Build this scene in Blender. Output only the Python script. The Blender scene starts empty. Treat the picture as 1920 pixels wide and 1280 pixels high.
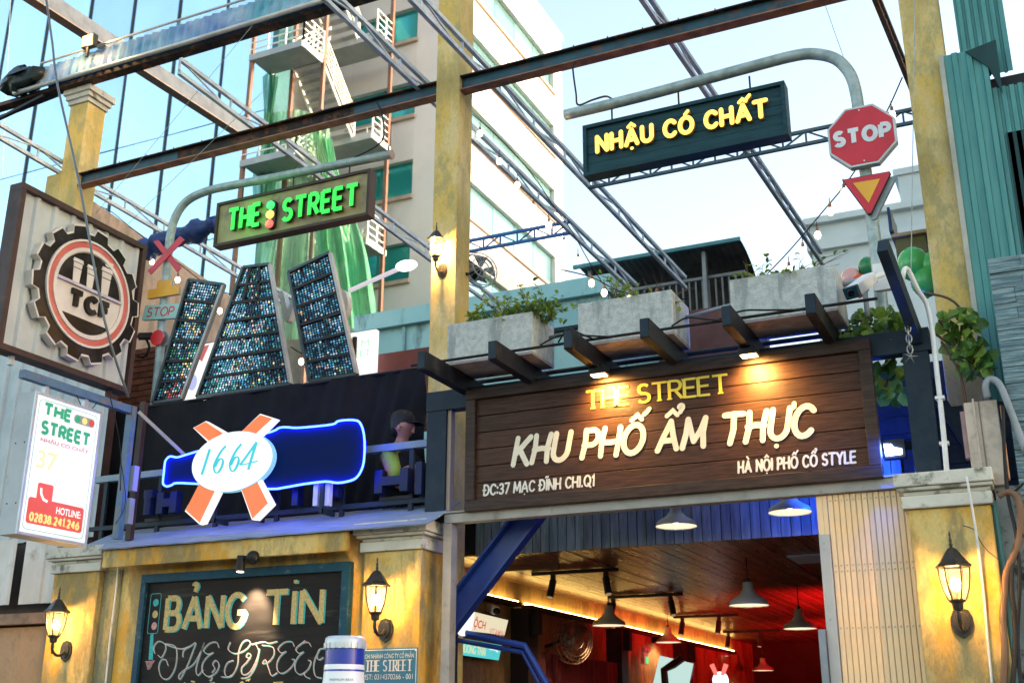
import bpy, bmesh, math, random, unicodedata
from mathutils import Vector, Matrix
from math import sin, cos, pi, radians as RAD
random.seed(7)
SC = bpy.context.scene
COL = SC.collection

# ---------------------------------------------------------------- camera
PITCH, YAW, ROLL, FPX = RAD(18.69), RAD(25.28), RAD(0.21), 2138.6
CAMPOS = Vector((0.0, 0.0, 1.6))
_f = Vector((-sin(YAW) * cos(PITCH), cos(YAW) * cos(PITCH), sin(PITCH)))
_r = Vector((cos(YAW), sin(YAW), 0)); _u = _r.cross(_f)
RI = _r * cos(ROLL) + _u * sin(ROLL); UP = _u * cos(ROLL) - _r * sin(ROLL); FW = _f
cd = bpy.data.cameras.new('camera'); cam = bpy.data.objects.new('camera', cd); COL.objects.link(cam)
cam.matrix_world = Matrix(((RI.x, UP.x, -FW.x, CAMPOS.x), (RI.y, UP.y, -FW.y, CAMPOS.y), (RI.z, UP.z, -FW.z, CAMPOS.z), (0, 0, 0, 1)))
cd.sensor_width = 36.0; cd.lens = 36.0 * FPX / 1920.0; cd.clip_start = 0.1; cd.clip_end = 3000
cd.dof.use_dof = True; cd.dof.focus_distance = 8.6; cd.dof.aperture_fstop = 3.2
SC.camera = cam
# ---------------------------------------------------------------- sky, sun, exposure
SUN_EL, SUN_AZ = RAD(11.0), RAD(70.0)      # azimuth measured from +Y towards +X
w = bpy.data.worlds.new('World'); SC.world = w; w.use_nodes = True
nt = w.node_tree; bg = nt.nodes['Background']
sky = nt.nodes.new('ShaderNodeTexSky'); sky.sky_type = 'NISHITA'; sky.sun_disc = False
sky.sun_elevation = SUN_EL; sky.sun_rotation = SUN_AZ; sky.air_density = 1.0; sky.dust_density = 2.5; sky.ozone_density = 0.0
nt.links.new(sky.outputs[0], bg.inputs[0]); bg.inputs[1].default_value = 0.15
sd = bpy.data.lights.new('sun', 'SUN'); sd.energy = 1.4; sd.angle = RAD(4.0); sd.color = (1.0, 0.95, 0.90)
sun = bpy.data.objects.new('sun', sd); COL.objects.link(sun)
SUND = Vector((sin(SUN_AZ) * cos(SUN_EL), cos(SUN_AZ) * cos(SUN_EL), sin(SUN_EL)))
sun.rotation_euler = (-SUND).to_track_quat('-Z', 'Y').to_euler(); sun.location = (30, 20, 30)
SC.view_settings.view_transform = 'Standard'; SC.view_settings.look = 'None'
EXPO = 2.32
SC.view_settings.exposure = EXPO; SC.view_settings.gamma = 1.0
SC.cycles.use_denoising = True
SC.cycles.max_bounces = 6; SC.cycles.transparent_max_bounces = 12
SC.cycles.sample_clamp_indirect = 6.0

# ---------------------------------------------------------------- photo ray helpers (real distances are chosen per thing)
def ray(px, py): return RI * (px - 960) - UP * (py - 640) + FW * FPX
def A(px, py, Y=8.0): d = ray(px, py); return CAMPOS + d * (Y / d.y)
def AX(px, py, X): d = ray(px, py); return CAMPOS + d * (X / d.x)
def AZ(px, py, Z): d = ray(px, py); return CAMPOS + d * ((Z - CAMPOS.z) / d.z)

# ---------------------------------------------------------------- materials
MATS = {}
def _nodes(name):
    m = bpy.data.materials.new(name); m.use_nodes = True
    n = m.node_tree.nodes; l = m.node_tree.links
    return m, n, l, n['Principled BSDF']
def c4(c): return (c[0], c[1], c[2], 1.0)
def texco(n, l, stretch=(1, 1, 1), kind='Object', rnd=True):
    tc = n.new('ShaderNodeTexCoord'); mp = n.new('ShaderNodeMapping'); mp.inputs['Scale'].default_value = stretch
    l.new(tc.outputs[kind], mp.inputs['Vector'])
    if rnd:
        oi = n.new('ShaderNodeObjectInfo'); mu = n.new('ShaderNodeMath'); mu.operation = 'MULTIPLY'; mu.inputs[1].default_value = 37.0
        l.new(oi.outputs['Random'], mu.inputs[0]); l.new(mu.outputs[0], mp.inputs['Location'])
    return mp
def noise(n, l, vec, scale, detail=6, rough=.6):
    t = n.new('ShaderNodeTexNoise'); t.inputs['Scale'].default_value = scale; t.inputs['Detail'].default_value = detail
    t.inputs['Roughness'].default_value = rough; l.new(vec.outputs[0], t.inputs['Vector']); return t
def ramp(n, l, src, a, b, ca, cb):
    r = n.new('ShaderNodeValToRGB'); r.color_ramp.elements[0].position = a; r.color_ramp.elements[1].position = b
    r.color_ramp.elements[0].color = c4(ca); r.color_ramp.elements[1].color = c4(cb); l.new(src, r.inputs[0]); return r
def mixc(n, l, fac, a, b, mode='MIX'):
    x = n.new('ShaderNodeMix'); x.data_type = 'RGBA'; x.blend_type = mode
    for s, v in ((x.inputs[0], fac), (x.inputs[6], a), (x.inputs[7], b)):
        if isinstance(v, (int, float)): s.default_value = v
        elif isinstance(v, tuple): s.default_value = c4(v)
        else: l.new(v, s)
    return x.outputs[2]
def M(name, col, rough=.6, metal=0.0, col2=None, scale=4.0, lo=.42, hi=.6, stretch=(1, 1, 1), bump=0.0, bscale=60.0, spec=.5, dirt=None, dscale=2.0, dlo=.5, dhi=.75, dstretch=(1, 1, 1), var=0.0, rvar=0.12):
    if name in MATS: return MATS[name]
    m, n, l, p = _nodes(name)
    if spec == .5 and metal < .3 and max(col) < .09: spec = .18
    v = texco(n, l, stretch); out = None
    if col2 is None: col2 = tuple(x * .8 for x in col)
    t = noise(n, l, v, scale); out = ramp(n, l, t.outputs[0], lo, hi, col, col2).outputs[0]
    if dirt is not None:
        v2 = texco(n, l, dstretch); t2 = noise(n, l, v2, dscale, 8, .65)
        f = ramp(n, l, t2.outputs[0], dlo, dhi, (0, 0, 0), (1, 1, 1)).outputs[0]
        out = mixc(n, l, f, out, dirt)
    if var > 0:
        oi = n.new('ShaderNodeObjectInfo'); mr = n.new('ShaderNodeMapRange'); mr.inputs[3].default_value = 1 - var; mr.inputs[4].default_value = 1 + var * .6
        l.new(oi.outputs['Random'], mr.inputs[0]); out = mixc(n, l, 1.0, out, mr.outputs[0], 'MULTIPLY')
    l.new(out, p.inputs['Base Color'])
    mr = n.new('ShaderNodeMapRange'); mr.inputs[3].default_value = max(.02, rough - rvar); mr.inputs[4].default_value = min(1, rough + rvar)
    l.new(t.outputs[0], mr.inputs[0]); l.new(mr.outputs[0], p.inputs['Roughness'])
    p.inputs['Metallic'].default_value = metal; p.inputs['Specular IOR Level'].default_value = spec
    if bump > 0:
        b = n.new('ShaderNodeBump'); b.inputs['Strength'].default_value = bump; b.inputs['Distance'].default_value = .01
        t3 = noise(n, l, v, bscale, 5); l.new(t3.outputs[0], b.inputs['Height']); l.new(b.outputs[0], p.inputs['Normal'])
    MATS[name] = m; return m
def E(name, col, st, mottle=0):
    if name in MATS: return MATS[name]
    m, n, l, p = _nodes(name); st = st / 2 ** EXPO
    p.inputs['Base Color'].default_value = c4(tuple(x * .3 for x in col)); p.inputs['Roughness'].default_value = .4
    p.inputs['Emission Color'].default_value = c4(col); p.inputs['Emission Strength'].default_value = st
    if mottle:
        v = texco(n, l); t = noise(n, l, v, mottle); mr = n.new('ShaderNodeMapRange'); mr.inputs[1].default_value = .3; mr.inputs[2].default_value = .7; mr.inputs[3].default_value = st * .75; mr.inputs[4].default_value = st * 1.15
        l.new(t.outputs[0], mr.inputs[0]); l.new(mr.outputs[0], p.inputs['Emission Strength'])
    MATS[name] = m; return m
def thin(name, col, trans, rough=.1, wob=0, trl=0.0, spec=.5):
    """thin see-through sheet: transparent mixed with a glossy / translucent film"""
    if name in MATS: return MATS[name]
    m, n, l, p = _nodes(name)
    tr = n.new('ShaderNodeBsdfTransparent'); mx = n.new('ShaderNodeMixShader'); tr.inputs[0].default_value = c4(tuple(min(1, .45 + x * .6) for x in col))
    p.inputs['Base Color'].default_value = c4(col); p.inputs['Roughness'].default_value = rough; p.inputs['Specular IOR Level'].default_value = spec
    last = p
    if trl > 0:
        tl = n.new('ShaderNodeBsdfTranslucent'); tl.inputs[0].default_value = c4(col); m2 = n.new('ShaderNodeMixShader'); m2.inputs[0].default_value = trl
        l.new(p.outputs[0], m2.inputs[1]); l.new(tl.outputs[0], m2.inputs[2]); last = m2
    mx.inputs[0].default_value = trans
    if wob:
        v = texco(n, l, (4, 4, .5) if trl else (1, 1, 1)); t = noise(n, l, v, wob, 6); r = n.new('ShaderNodeMapRange'); r.inputs[1].default_value = .3; r.inputs[2].default_value = .7; r.inputs[3].default_value = max(0, trans - .3); r.inputs[4].default_value = min(1, trans + .2)
        l.new(t.outputs[0], r.inputs[0]); l.new(r.outputs[0], mx.inputs[0])
    l.new(last.outputs[0], mx.inputs[1]); l.new(tr.outputs[0], mx.inputs[2]); l.new(mx.outputs[0], n['Material Output'].inputs[0])
    MATS[name] = m; return m
def plaster(name, a, b, grime, green, gl=.48, gh=.57):
    m, n, l, p = _nodes(name)
    v = texco(n, l, (1, 1, .55)); vs = texco(n, l, (1.7, 1.7, .6))
    t = noise(n, l, v, 2.2, 9, .66); base = ramp(n, l, t.outputs[0], .45, .56, a, b).outputs[0]
    t2 = noise(n, l, vs, 1.6, 8, .7); f2 = ramp(n, l, t2.outputs[0], gl, gh, (0, 0, 0), (.85, .85, .85)).outputs[0]
    x = mixc(n, l, f2, base, grime)
    t3 = noise(n, l, v, 4.5, 10, .75); f3 = ramp(n, l, t3.outputs[0], .52, .60, (0, 0, 0), (.7, .7, .7)).outputs[0]
    x = mixc(n, l, f3, x, green)
    t4 = noise(n, l, v, 70, 4); x = mixc(n, l, .35, x, ramp(n, l, t4.outputs[0], .3, .7, (.55, .55, .55), (1, 1, 1)).outputs[0], 'MULTIPLY')
    l.new(x, p.inputs['Base Color']); p.inputs['Roughness'].default_value = .82; p.inputs['Specular IOR Level'].default_value = .25
    bp = n.new('ShaderNodeBump'); bp.inputs['Strength'].default_value = .45; bp.inputs['Distance'].default_value = .008
    t5 = noise(n, l, v, 26, 8, .7); l.new(t5.outputs[0], bp.inputs['Height']); l.new(bp.outputs[0], p.inputs['Normal'])
    MATS[name] = m; return m

YEL = plaster('yellow_plaster', (.64, .34, .05), (.70, .50, .18), (.26, .21, .10), (.40, .34, .17))
YEL2 = plaster('pillar_plaster', (.68, .46, .12), (.70, .54, .25), (.48, .37, .14), (.38, .33, .15), .47, .58)
CAPM = M('capital_plaster', (.62, .58, .48), .8, col2=(.50, .47, .40), scale=3, bump=.3, dirt=(.16, .15, .11), dscale=5, dlo=.56, dhi=.65)
CONC = M('planter_concrete', (.47, .49, .47), .88, col2=(.37, .39, .38), scale=22, lo=.42, hi=.58, bump=.7, bscale=70, dirt=(.27, .29, .28), dscale=3.0, dlo=.52, dhi=.61, dstretch=(2.5, 2.5, .5))
CONCB = M('planter_underside', (.42, .33, .30), .9, col2=(.26, .21, .2), scale=5, bump=.4, dirt=(.07, .06, .055), dscale=4, dlo=.6, dhi=.7)
NAVY = M('navy_steel', (.010, .022, .036), .5, col2=(.02, .032, .045), scale=6, bump=.12, bscale=40, dirt=(.045, .05, .055), dscale=7, dlo=.6, dhi=.8)
BLUE = M('blue_steel', (.006, .034, .22), .42, col2=(.01, .045, .26), scale=5, bump=.1, dirt=(.03, .05, .12), dscale=6, dlo=.6, dhi=.8)
SLATE = M('slate_blue_steel', (.05, .12, .22), .5, col2=(.07, .15, .25), scale=6, bump=.12, dirt=(.16, .14, .12), dscale=8, dlo=.57, dhi=.66)
BLACKB = M('rafter_black', (.009, .009, .011), .5, col2=(.018, .018, .02), scale=7, bump=.15, dirt=(.06, .05, .04), dscale=6, dlo=.6, dhi=.8)
GREYST = M('grey_channel', (.30, .29, .27), .5, col2=(.24, .235, .22), scale=5, bump=.1, dirt=(.14, .12, .10), dscale=9, dlo=.6, dhi=.75)
GALV = M('galvanised_pipe', (.34, .41, .40), .5, .25, col2=(.23, .30, .29), scale=9, stretch=(1, 1, 1), bump=.15, bscale=80, dirt=(.13, .12, .10), dscale=10, dlo=.6, dhi=.8)
TRUSS = M('truss_grey', (.46, .51, .56), .5, .1, col2=(.33, .38, .43), scale=6, dirt=(.17, .14, .11), dscale=8, dlo=.6, dhi=.8)
TRUSSD = M('truss_dark', (.05, .09, .11), .55, .2, col2=(.08, .11, .12), scale=6)
TRUSSB = M('truss_brown', (.22, .12, .05), .6, .2, col2=(.14, .09, .05), scale=6)
RUST = M('rusty_beam', (.045, .03, .022), .6, .2, col2=(.02, .018, .02), scale=5, dirt=(.13, .055, .025), dscale=7, dlo=.52, dhi=.61)
TEALB = M('teal_beam', (.012, .07, .10), .5, .1, col2=(.008, .045, .07), scale=5, dirt=(.13, .05, .03), dscale=6, dlo=.57, dhi=.66)
FLANGE = M('beam_flange', (.32, .14, .07), .6, .1, col2=(.18, .08, .05), scale=6)
WOOD = M('sign_wood', (.082, .034, .018), .38, col2=(.042, .018, .011), scale=5, lo=.4, hi=.6, stretch=(1, 1, 14), bump=.25, bscale=30, var=.22)
WOODF = M('sign_frame_wood', (.050, .030, .022), .45, col2=(.028, .017, .013), scale=5, stretch=(1, 1, 10), bump=.2, bscale=30)
TEALW = M('teal_wood', (.012, .055, .07), .5, col2=(.008, .038, .05), scale=5, stretch=(1, 1, 12), bump=.3, bscale=26, var=.12)
BLK = M('black_paint', (.012, .012, .013), .45, col2=(.02, .02, .021))
LANT = M('lantern_black', (.02, .018, .016), .35, .3, col2=(.035, .028, .02), scale=30, bump=.2, bscale=120)
WHITE = M('white_paint', (.72, .72, .70), .5, col2=(.62, .62, .60), scale=4, bump=.05, dirt=(.4, .38, .34), dscale=5, dlo=.57, dhi=.66)
CREAM = M('cream_lettering', (.80, .72, .56), .6, col2=(.72, .63, .48), scale=9)
YLET = M('yellow_lettering', (.78, .62, .05), .55, col2=(.70, .52, .04), scale=9)
WLET = M('white_lettering', (.74, .70, .62), .6, col2=(.62, .58, .52), scale=12)

# ---------------------------------------------------------------- mesh builder
ORI = {}
class MB:
    def __init__(s): s.v = []; s.f = []; s.mi = []; s.cur = 0
    def add(s, vs, fs):
        b = len(s.v); s.v += [Vector(x) for x in vs]
        for f in fs: s.f.append([b + i for i in f]); s.mi.append(s.cur)
        return s
    def box(s, a, b):
        (x0, y0, z0), (x1, y1, z1) = a, b
        x0, x1 = min(x0, x1), max(x0, x1); y0, y1 = min(y0, y1), max(y0, y1); z0, z1 = min(z0, z1), max(z0, z1)
        return s.add([(x0, y0, z0), (x1, y0, z0), (x1, y1, z0), (x0, y1, z0), (x0, y0, z1), (x1, y0, z1), (x1, y1, z1), (x0, y1, z1)],
                     [(0, 3, 2, 1), (4, 5, 6, 7), (0, 1, 5, 4), (1, 2, 6, 5), (2, 3, 7, 6), (3, 0, 4, 7)])
    def prism(s, pts, vec):
        vec = Vector(vec); n = len(pts); P = [Vector(p) for p in pts]
        nrm = sum(((P[i] - P[0]).cross(P[(i + 1) % n] - P[0]) for i in range(n)), Vector())
        if nrm.dot(vec) > 0: P.reverse()
        return s.add(P + [p + vec for p in P], [tuple(range(n)), tuple(range(2 * n - 1, n - 1, -1))] + [(i, i + n, (i + 1) % n + n, (i + 1) % n) for i in range(n)])
    def bar(s, p, q, wd, ht=None, upv=(0, 0, 1)):
        p, q = Vector(p), Vector(q); ht = ht or wd; d = (q - p).normalized(); sd = d.cross(Vector(upv))
        if sd.length < 1e-4: sd = d.cross(Vector((0, 1, 0)))
        sd.normalize(); u = sd.cross(d); a, b = sd * wd / 2, u * ht / 2
        vs = [p - a - b, p + a - b, p + a + b, p - a + b, q - a - b, q + a - b, q + a + b, q - a + b]
        return s.add(vs, [(0, 1, 2, 3), (7, 6, 5, 4), (0, 4, 5, 1), (1, 5, 6, 2), (2, 6, 7, 3), (3, 7, 4, 0)])
    def tube(s, pts, r, n=8, cap=True, rs=None):
        pts = [Vector(p) for p in pts]; b = len(s.v); k = len(pts); prev = None
        for i, p in enumerate(pts):
            t = (pts[min(i + 1, k - 1)] - pts[max(i - 1, 0)]).normalized()
            if prev is None: a = t.orthogonal().normalized()
            else: a = (prev - t * prev.dot(t)).normalized()
            prev = a; c = t.cross(a); rr = rs[i] if rs else r
            s.v += [p + (a * cos(2 * pi * j / n) + c * sin(2 * pi * j / n)) * rr for j in range(n)]
        for i in range(k - 1):
            for j in range(n):
                s.f.append([b + i * n + j, b + i * n + (j + 1) % n, b + (i + 1) * n + (j + 1) % n, b + (i + 1) * n + j]); s.mi.append(s.cur)
        if cap:
            s.f.append([b + j for j in range(n - 1, -1, -1)]); s.mi.append(s.cur); s.f.append([b + (k - 1) * n + j for j in range(n)]); s.mi.append(s.cur)
        return s
    def lathe(s, o, prof, n=12, ax=(0, 0, 1), a0=0.0):
        ax = Vector(ax).normalized(); a = ax.orthogonal().normalized(); c = ax.cross(a); o = Vector(o); b = len(s.v); k = len(prof)
        for r, h in prof: s.v += [o + ax * h + (a * cos(a0 + 2 * pi * j / n) + c * sin(a0 + 2 * pi * j / n)) * max(r, 1e-4) for j in range(n)]
        for i in range(k - 1):
            for j in range(n):
                s.f.append([b + i * n + j, b + i * n + (j + 1) % n, b + (i + 1) * n + (j + 1) % n, b + (i + 1) * n + j]); s.mi.append(s.cur)
        return s
    def ball(s, c, r, n=12, m=8, sc=(1, 1, 1)):
        c = Vector(c); b = len(s.v)
        for i in range(m + 1):
            th = pi * i / m
            s.v += [c + Vector((sin(th) * cos(2 * pi * j / n) * sc[0], sin(th) * sin(2 * pi * j / n) * sc[1], cos(th) * sc[2])) * r for j in range(n)]
        for i in range(m):
            for j in range(n): s.f.append([b + i * n + j, b + (i + 1) * n + j, b + (i + 1) * n + (j + 1) % n, b + i * n + (j + 1) % n]); s.mi.append(s.cur)
        return s
    def build(s, name, mat, parent=None, smooth=False, bevel=0.0, sub=0):
        o0 = ORI.get(parent.name, Vector()) if parent else Vector()
        me = bpy.data.meshes.new(name); me.from_pydata([v - o0 for v in s.v], [], s.f)
        for m in (mat if isinstance(mat, (list, tuple)) else [mat]): me.materials.append(m)
        if isinstance(mat, (list, tuple)): me.polygons.foreach_set('material_index', s.mi)
        if smooth: me.polygons.foreach_set('use_smooth', [True] * len(me.polygons))
        me.update()
        o = bpy.data.objects.new(name, me); COL.objects.link(o)
        if parent: o.parent = parent
        ORI[o.name] = o0
        if bevel > 0:
            b = o.modifiers.new('bevel', 'BEVEL'); b.width = bevel; b.segments = 2; b.limit_method = 'ANGLE'; b.angle_limit = RAD(40)
        if sub:
            b = o.modifiers.new('sub', 'SUBSURF'); b.levels = sub; b.render_levels = sub
        return o
def empty(name, loc, label=None, cat=None, group=None, kind=None):
    o = bpy.data.objects.new(name, None); COL.objects.link(o); o.location = loc; o.empty_display_size = .1
    ORI[o.name] = Vector(loc); tag(o, label, cat, group, kind); return o
def tag(o, label=None, cat=None, group=None, kind=None):
    if label: o['label'] = label
    if cat: o['category'] = cat
    if group: o['group'] = group
    if kind: o['kind'] = kind
    return o
def copy_tree(o, parent=None):
    c = o.copy(); COL.objects.link(c); c.parent = parent; ORI[c.name] = ORI.get(o.name, Vector())
    for ch in list(o.children): copy_tree(ch, c)
    return c
def light(name, kind, loc, energy, col, parent=None, radius=.03, target=None, spot=60, blend=.6):
    d = bpy.data.lights.new(name, kind); d.energy = energy; d.color = col
    if kind in ('POINT', 'SPOT'): d.shadow_soft_size = radius
    if kind == 'SPOT': d.spot_size = RAD(spot); d.spot_blend = blend
    o = bpy.data.objects.new(name, d); COL.objects.link(o)
    if target is not None: o.rotation_euler = (Vector(target) - Vector(loc)).to_track_quat('-Z', 'Y').to_euler()
    if parent: o.parent = parent; o.location = Vector(loc) - ORI.get(parent.name, Vector())
    else: o.location = loc
    return o

# ---------------------------------------------------------------- planes for lettering: (u, v, w) -> world
class FR:
    def __init__(s, o, u, v): s.o = Vector(o); s.u = Vector(u); s.v = Vector(v); s.w = s.u.cross(s.v)
    def p(s, a, b, c=0.0): return s.o + s.u * a + s.v * b + s.w * c
def facade(Y): return FR((0, Y, 0), (1, 0, 0), (0, 0, 1))      # u = X, v = Z, w towards the street
def blade(X): return FR((X, 0, 0), (0, 1, 0), (0, 0, 1))       # u = Y, v = Z, w = +X
def poly(mb, fr, pts, w0, w1): mb.prism([fr.p(a, b, w1) for a, b in pts], fr.w * (w0 - w1)); return mb
def ring(mb, fr, outer, inner, w0, w1):
    n = len(outer); vs = []
    for L in (outer, inner):
        for c in (w1, w0): vs += [fr.p(a, b, c) for a, b in L]
    fs = []
    for i in range(n):
        j = (i + 1) % n
        fs += [(i, j, 2 * n + j, 2 * n + i), (n + j, n + i, 3 * n + i, 3 * n + j), (n + i, n + j, j, i), (2 * n + i, 2 * n + j, 3 * n + j, 3 * n + i)]
    mb.add(vs, fs); return mb
def rrect(x0, z0, x1, z1, r, n=5):
    out = []
    for cx, cz, a in ((x1 - r, z1 - r, 0), (x0 + r, z1 - r, 90), (x0 + r, z0 + r, 180), (x1 - r, z0 + r, 270)):
        out += [(cx + r * cos(RAD(a + 90 * k / n)), cz + r * sin(RAD(a + 90 * k / n))) for k in range(n + 1)]
    return out
def ell(cx, cz, rx, rz, n=32, a0=0, a1=360, closed=True):
    m = n if closed else n + 1
    return [(cx + rx * cos(RAD(a0 + (a1 - a0) * k / n)), cz + rz * sin(RAD(a0 + (a1 - a0) * k / n))) for k in range(m)]

# ---------------------------------------------------------------- stroke lettering
def arc(cx, cy, rx, ry, a0, a1, n=10): return [(cx + rx * cos(RAD(a0 + (a1 - a0) * k / n)), cy + ry * sin(RAD(a0 + (a1 - a0) * k / n))) for k in range(n + 1)]
GL = {
 'A': (.84, [[(0, 0), (.42, 1)], [(.42, 1), (.84, 0)], [(.15, .32), (.69, .32)]]),
 'B': (.66, [[(0, 0), (0, 1)], [(0, 1), (.34, 1)] + arc(.36, .76, .22, .24, 90, -90) + [(0, .52)], [(0, .52), (.38, .52)] + arc(.40, .26, .26, .26, 90, -90) + [(0, 0)]]),
 'C': (.74, [arc(.42, .5, .42, .5, 42, 318, 16)]),
 'D': (.74, [[(0, 0), (0, 1)], [(0, 1), (.28, 1)] + arc(.28, .5, .46, .5, 90, -90, 12) + [(0, 0)]]),
 'E': (.60, [[(0, 0), (0, 1)], [(0, 1), (.60, 1)], [(0, .52), (.54, .52)], [(0, 0), (.60, 0)]]),
 'F': (.54, [[(0, 0), (0, 1)], [(0, 1), (.54, 1)], [(0, .52), (.46, .52)]]),
 'G': (.80, [arc(.42, .5, .42, .5, 42, 345, 16) + [(.80, .44)], [(.48, .44), (.82, .44)]]),
 'H': (.72, [[(0, 0), (0, 1)], [(.72, 0), (.72, 1)], [(0, .5), (.72, .5)]]),
 'I': (.02, [[(0, 0), (0, 1)]]),
 'K': (.66, [[(0, 0), (0, 1)], [(.64, 1), (.04, .42)], [(.2, .56), (.68, 0)]]),
 'L': (.54, [[(0, 1), (0, 0)], [(0, 0), (.54, 0)]]),
 'M': (.92, [[(0, 0), (.08, 1)], [(.08, 1), (.46, .2)], [(.46, .2), (.84, 1)], [(.84, 1), (.92, 0)]]),
 'N': (.74, [[(0, 0), (0, 1)], [(0, 1), (.74, 0)], [(.74, 0), (.74, 1)]]),
 'O': (.88, [arc(.44, .5, .44, .5, 90, 450, 24)]),
 'P': (.62, [[(0, 0), (0, 1)], [(0, 1), (.34, 1)] + arc(.34, .73, .28, .27, 90, -90) + [(0, .46)]]),
 'Q': (.88, [arc(.44, .5, .44, .5, 90, 450, 24), [(.55, .25), (.92, -.1)]]),
 'R': (.66, [[(0, 0), (0, 1)], [(0, 1), (.34, 1)] + arc(.34, .74, .27, .26, 90, -90) + [(0, .48)], [(.3, .48), (.66, 0)]]),
 'S': (.62, [arc(.32, .745, .28, .255, 35, 270, 12)[:-1] + arc(.31, .25, .31, .25, 90, -150, 14)]),
 'T': (.80, [[(.40, 0), (.40, 1)], [(0, 1), (.80, 1)]]),
 'U': (.70, [[(0, 1), (0, .34)] + arc(.35, .34, .35, .34, 180, 360, 12) + [(.70, 1)]]),
 'V': (.8, [[(0, 1), (.4, 0)], [(.4, 0), (.8, 1)]]),
 'Y': (.74, [[(0, 1), (.37, .45)], [(.74, 1), (.37, .45)], [(.37, .45), (.37, 0)]]),
 '0': (.64, [arc(.32, .5, .32, .5, 90, 450, 22)]), '1': (.2, [[(.0, .8), (.2, 1), (.2, 0)]]),
 '2': (.6, [arc(.3, .72, .28, .28, 160, -40, 10) + [(0, 0)], [(0, 0), (.6, 0)]]),
 '3': (.58, [arc(.28, .75, .26, .25, 150, -90, 10), arc(.28, .25, .3, .25, 90, -150, 12)]),
 '4': (.66, [[(.48, 0), (.48, 1)], [(.48, 1), (0, .3)], [(0, .3), (.66, .3)]]),
 '6': (.62, [[(.5, 1)] + arc(.31, .31, .31, .31, 150, 510, 18)]),
 '7': (.58, [[(0, 1), (.58, 1)], [(.58, 1), (.18, 0)]]),
 '8': (.6, [arc(.3, .76, .24, .24, 90, 450, 14), arc(.3, .26, .3, .26, 90, 450, 16)]),
 ':': (.06, [[(.03, .12), (.03, .2)], [(.03, .62), (.03, .7)]]), '.': (.06, [[(.03, 0), (.03, .08)]]), '-': (.3, [[(0, .42), (.3, .42)]]), ' ': (.22, []),
}
GL['Đ'] = (.74, GL['D'][1] + [[(-.14, .5), (.26, .5)]])
MK = {'\u0302': [[(-.24, 1.14), (0, 1.32), (.24, 1.14)]], '\u0301': [[(-.05, 1.14), (.17, 1.34)]], '\u0300': [[(.05, 1.14), (-.17, 1.34)]],
      '\u0309': [arc(0, 1.27, .09, .09, 170, -70, 8) + [(0, 1.1)]], '\u0323': [[(-.01, -.2), (.01, -.2)]], '\u0303': [[(-.2, 1.14), (-.08, 1.23), (.08, 1.15), (.2, 1.24)]],
      '\u0307': [[(0, 1.18), (0, 1.28)]]}
def layout(text, gap=.2):
    """-> strokes [(pts, ismark)] in cap-height units, total width"""
    x = 0; out = []; global MARKS; MARKS = set()
    for ch in text:
        d = unicodedata.normalize('NFD', ch); base = d[0]; wd, st = GL[base]
        for s_ in st: out.append([(x + a, b) for a, b in s_])
        mid = x + wd / 2; marks = d[1:]
        for m_ in marks:
            if m_ == '\u031b': MARKS.add(len(out)); out.append([(x + wd, .92), (x + wd + .16, 1.02), (x + wd + .15, 1.14)]); continue
            two = '\u0302' in marks and m_ in '\u0301\u0309\u0300'
            off = (.34, .20) if two else (0, .06 if m_ != '\u0323' else -.06)
            for s_ in MK[m_]: MARKS.add(len(out)); out.append([(mid + a + off[0], b + off[1]) for a, b in s_])
        x += wd + gap
    return out, x - gap
def stroke(mb, fr, pts, wd, w0, w1, rnd=False, thick=None):
    """flat ribbon with front face, sides and ends; wd may depend on direction through thick(dx,dy)"""
    pts = [p for i, p in enumerate(pts) if i == 0 or (Vector(p) - Vector(pts[i - 1])).length > 1e-7]
    if rnd and len(pts) > 1:
        a, b = Vector(pts[0]), Vector(pts[1]); c, d = Vector(pts[-1]), Vector(pts[-2])
        e0 = (a - b).normalized(); e1 = (c - d).normalized(); h = wd / 2
        pre = [(tuple(a + e0 * h * .92), .30), (tuple(a + e0 * h * .62), .76)]; post = [(tuple(c + e1 * h * .62), .76), (tuple(c + e1 * h * .92), .30)]
        P = pre + [(p, 1.0) for p in pts] + post
    else: P = [(p, 1.0) for p in pts]
    closed = len(pts) > 4 and (Vector(pts[0]) - Vector(pts[-1])).length < 1e-6
    if closed: P = [(p, 1.0) for p in pts]
    n = len(P); L = []; R_ = []
    for i in range(n):
        p = Vector(P[i][0])
        ip, iq = (i - 1, i + 1)
        if closed: ip, iq = (i - 1) if i > 0 else n - 2, (i + 1) if i < n - 1 else 1
        d0 = (p - Vector(P[ip][0])).normalized() if ip >= 0 else None
        d1 = (Vector(P[iq][0]) - p).normalized() if iq < n else None
        d0 = d0 or d1; d1 = d1 or d0; t = (d0 + d1)
        t = t.normalized() if t.length > 1e-6 else d1
        nn = Vector((-t.y, t.x)); cs = max(.45, nn.dot(Vector((-d1.y, d1.x))))
        h = (thick(t) if thick else wd) / 2 * P[i][1] / cs
        L.append(p + nn * h); R_.append(p - nn * h)
    vs = [fr.p(q.x, q.y, w1) for q in L] + [fr.p(q.x, q.y, w1) for q in R_] + [fr.p(q.x, q.y, w0) for q in L] + [fr.p(q.x, q.y, w0) for q in R_]
    fs = []
    for i in range(n - 1): fs += [(i + 1, i, n + i, n + i + 1), (i, i + 1, 2 * n + i + 1, 2 * n + i), (n + i + 1, n + i, 3 * n + i, 3 * n + i + 1)]
    if not closed: fs += [(0, 2 * n, 3 * n, n), (n - 1, 2 * n - 1, 4 * n - 1, 3 * n - 1)]
    mb.add(vs, fs)
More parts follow.
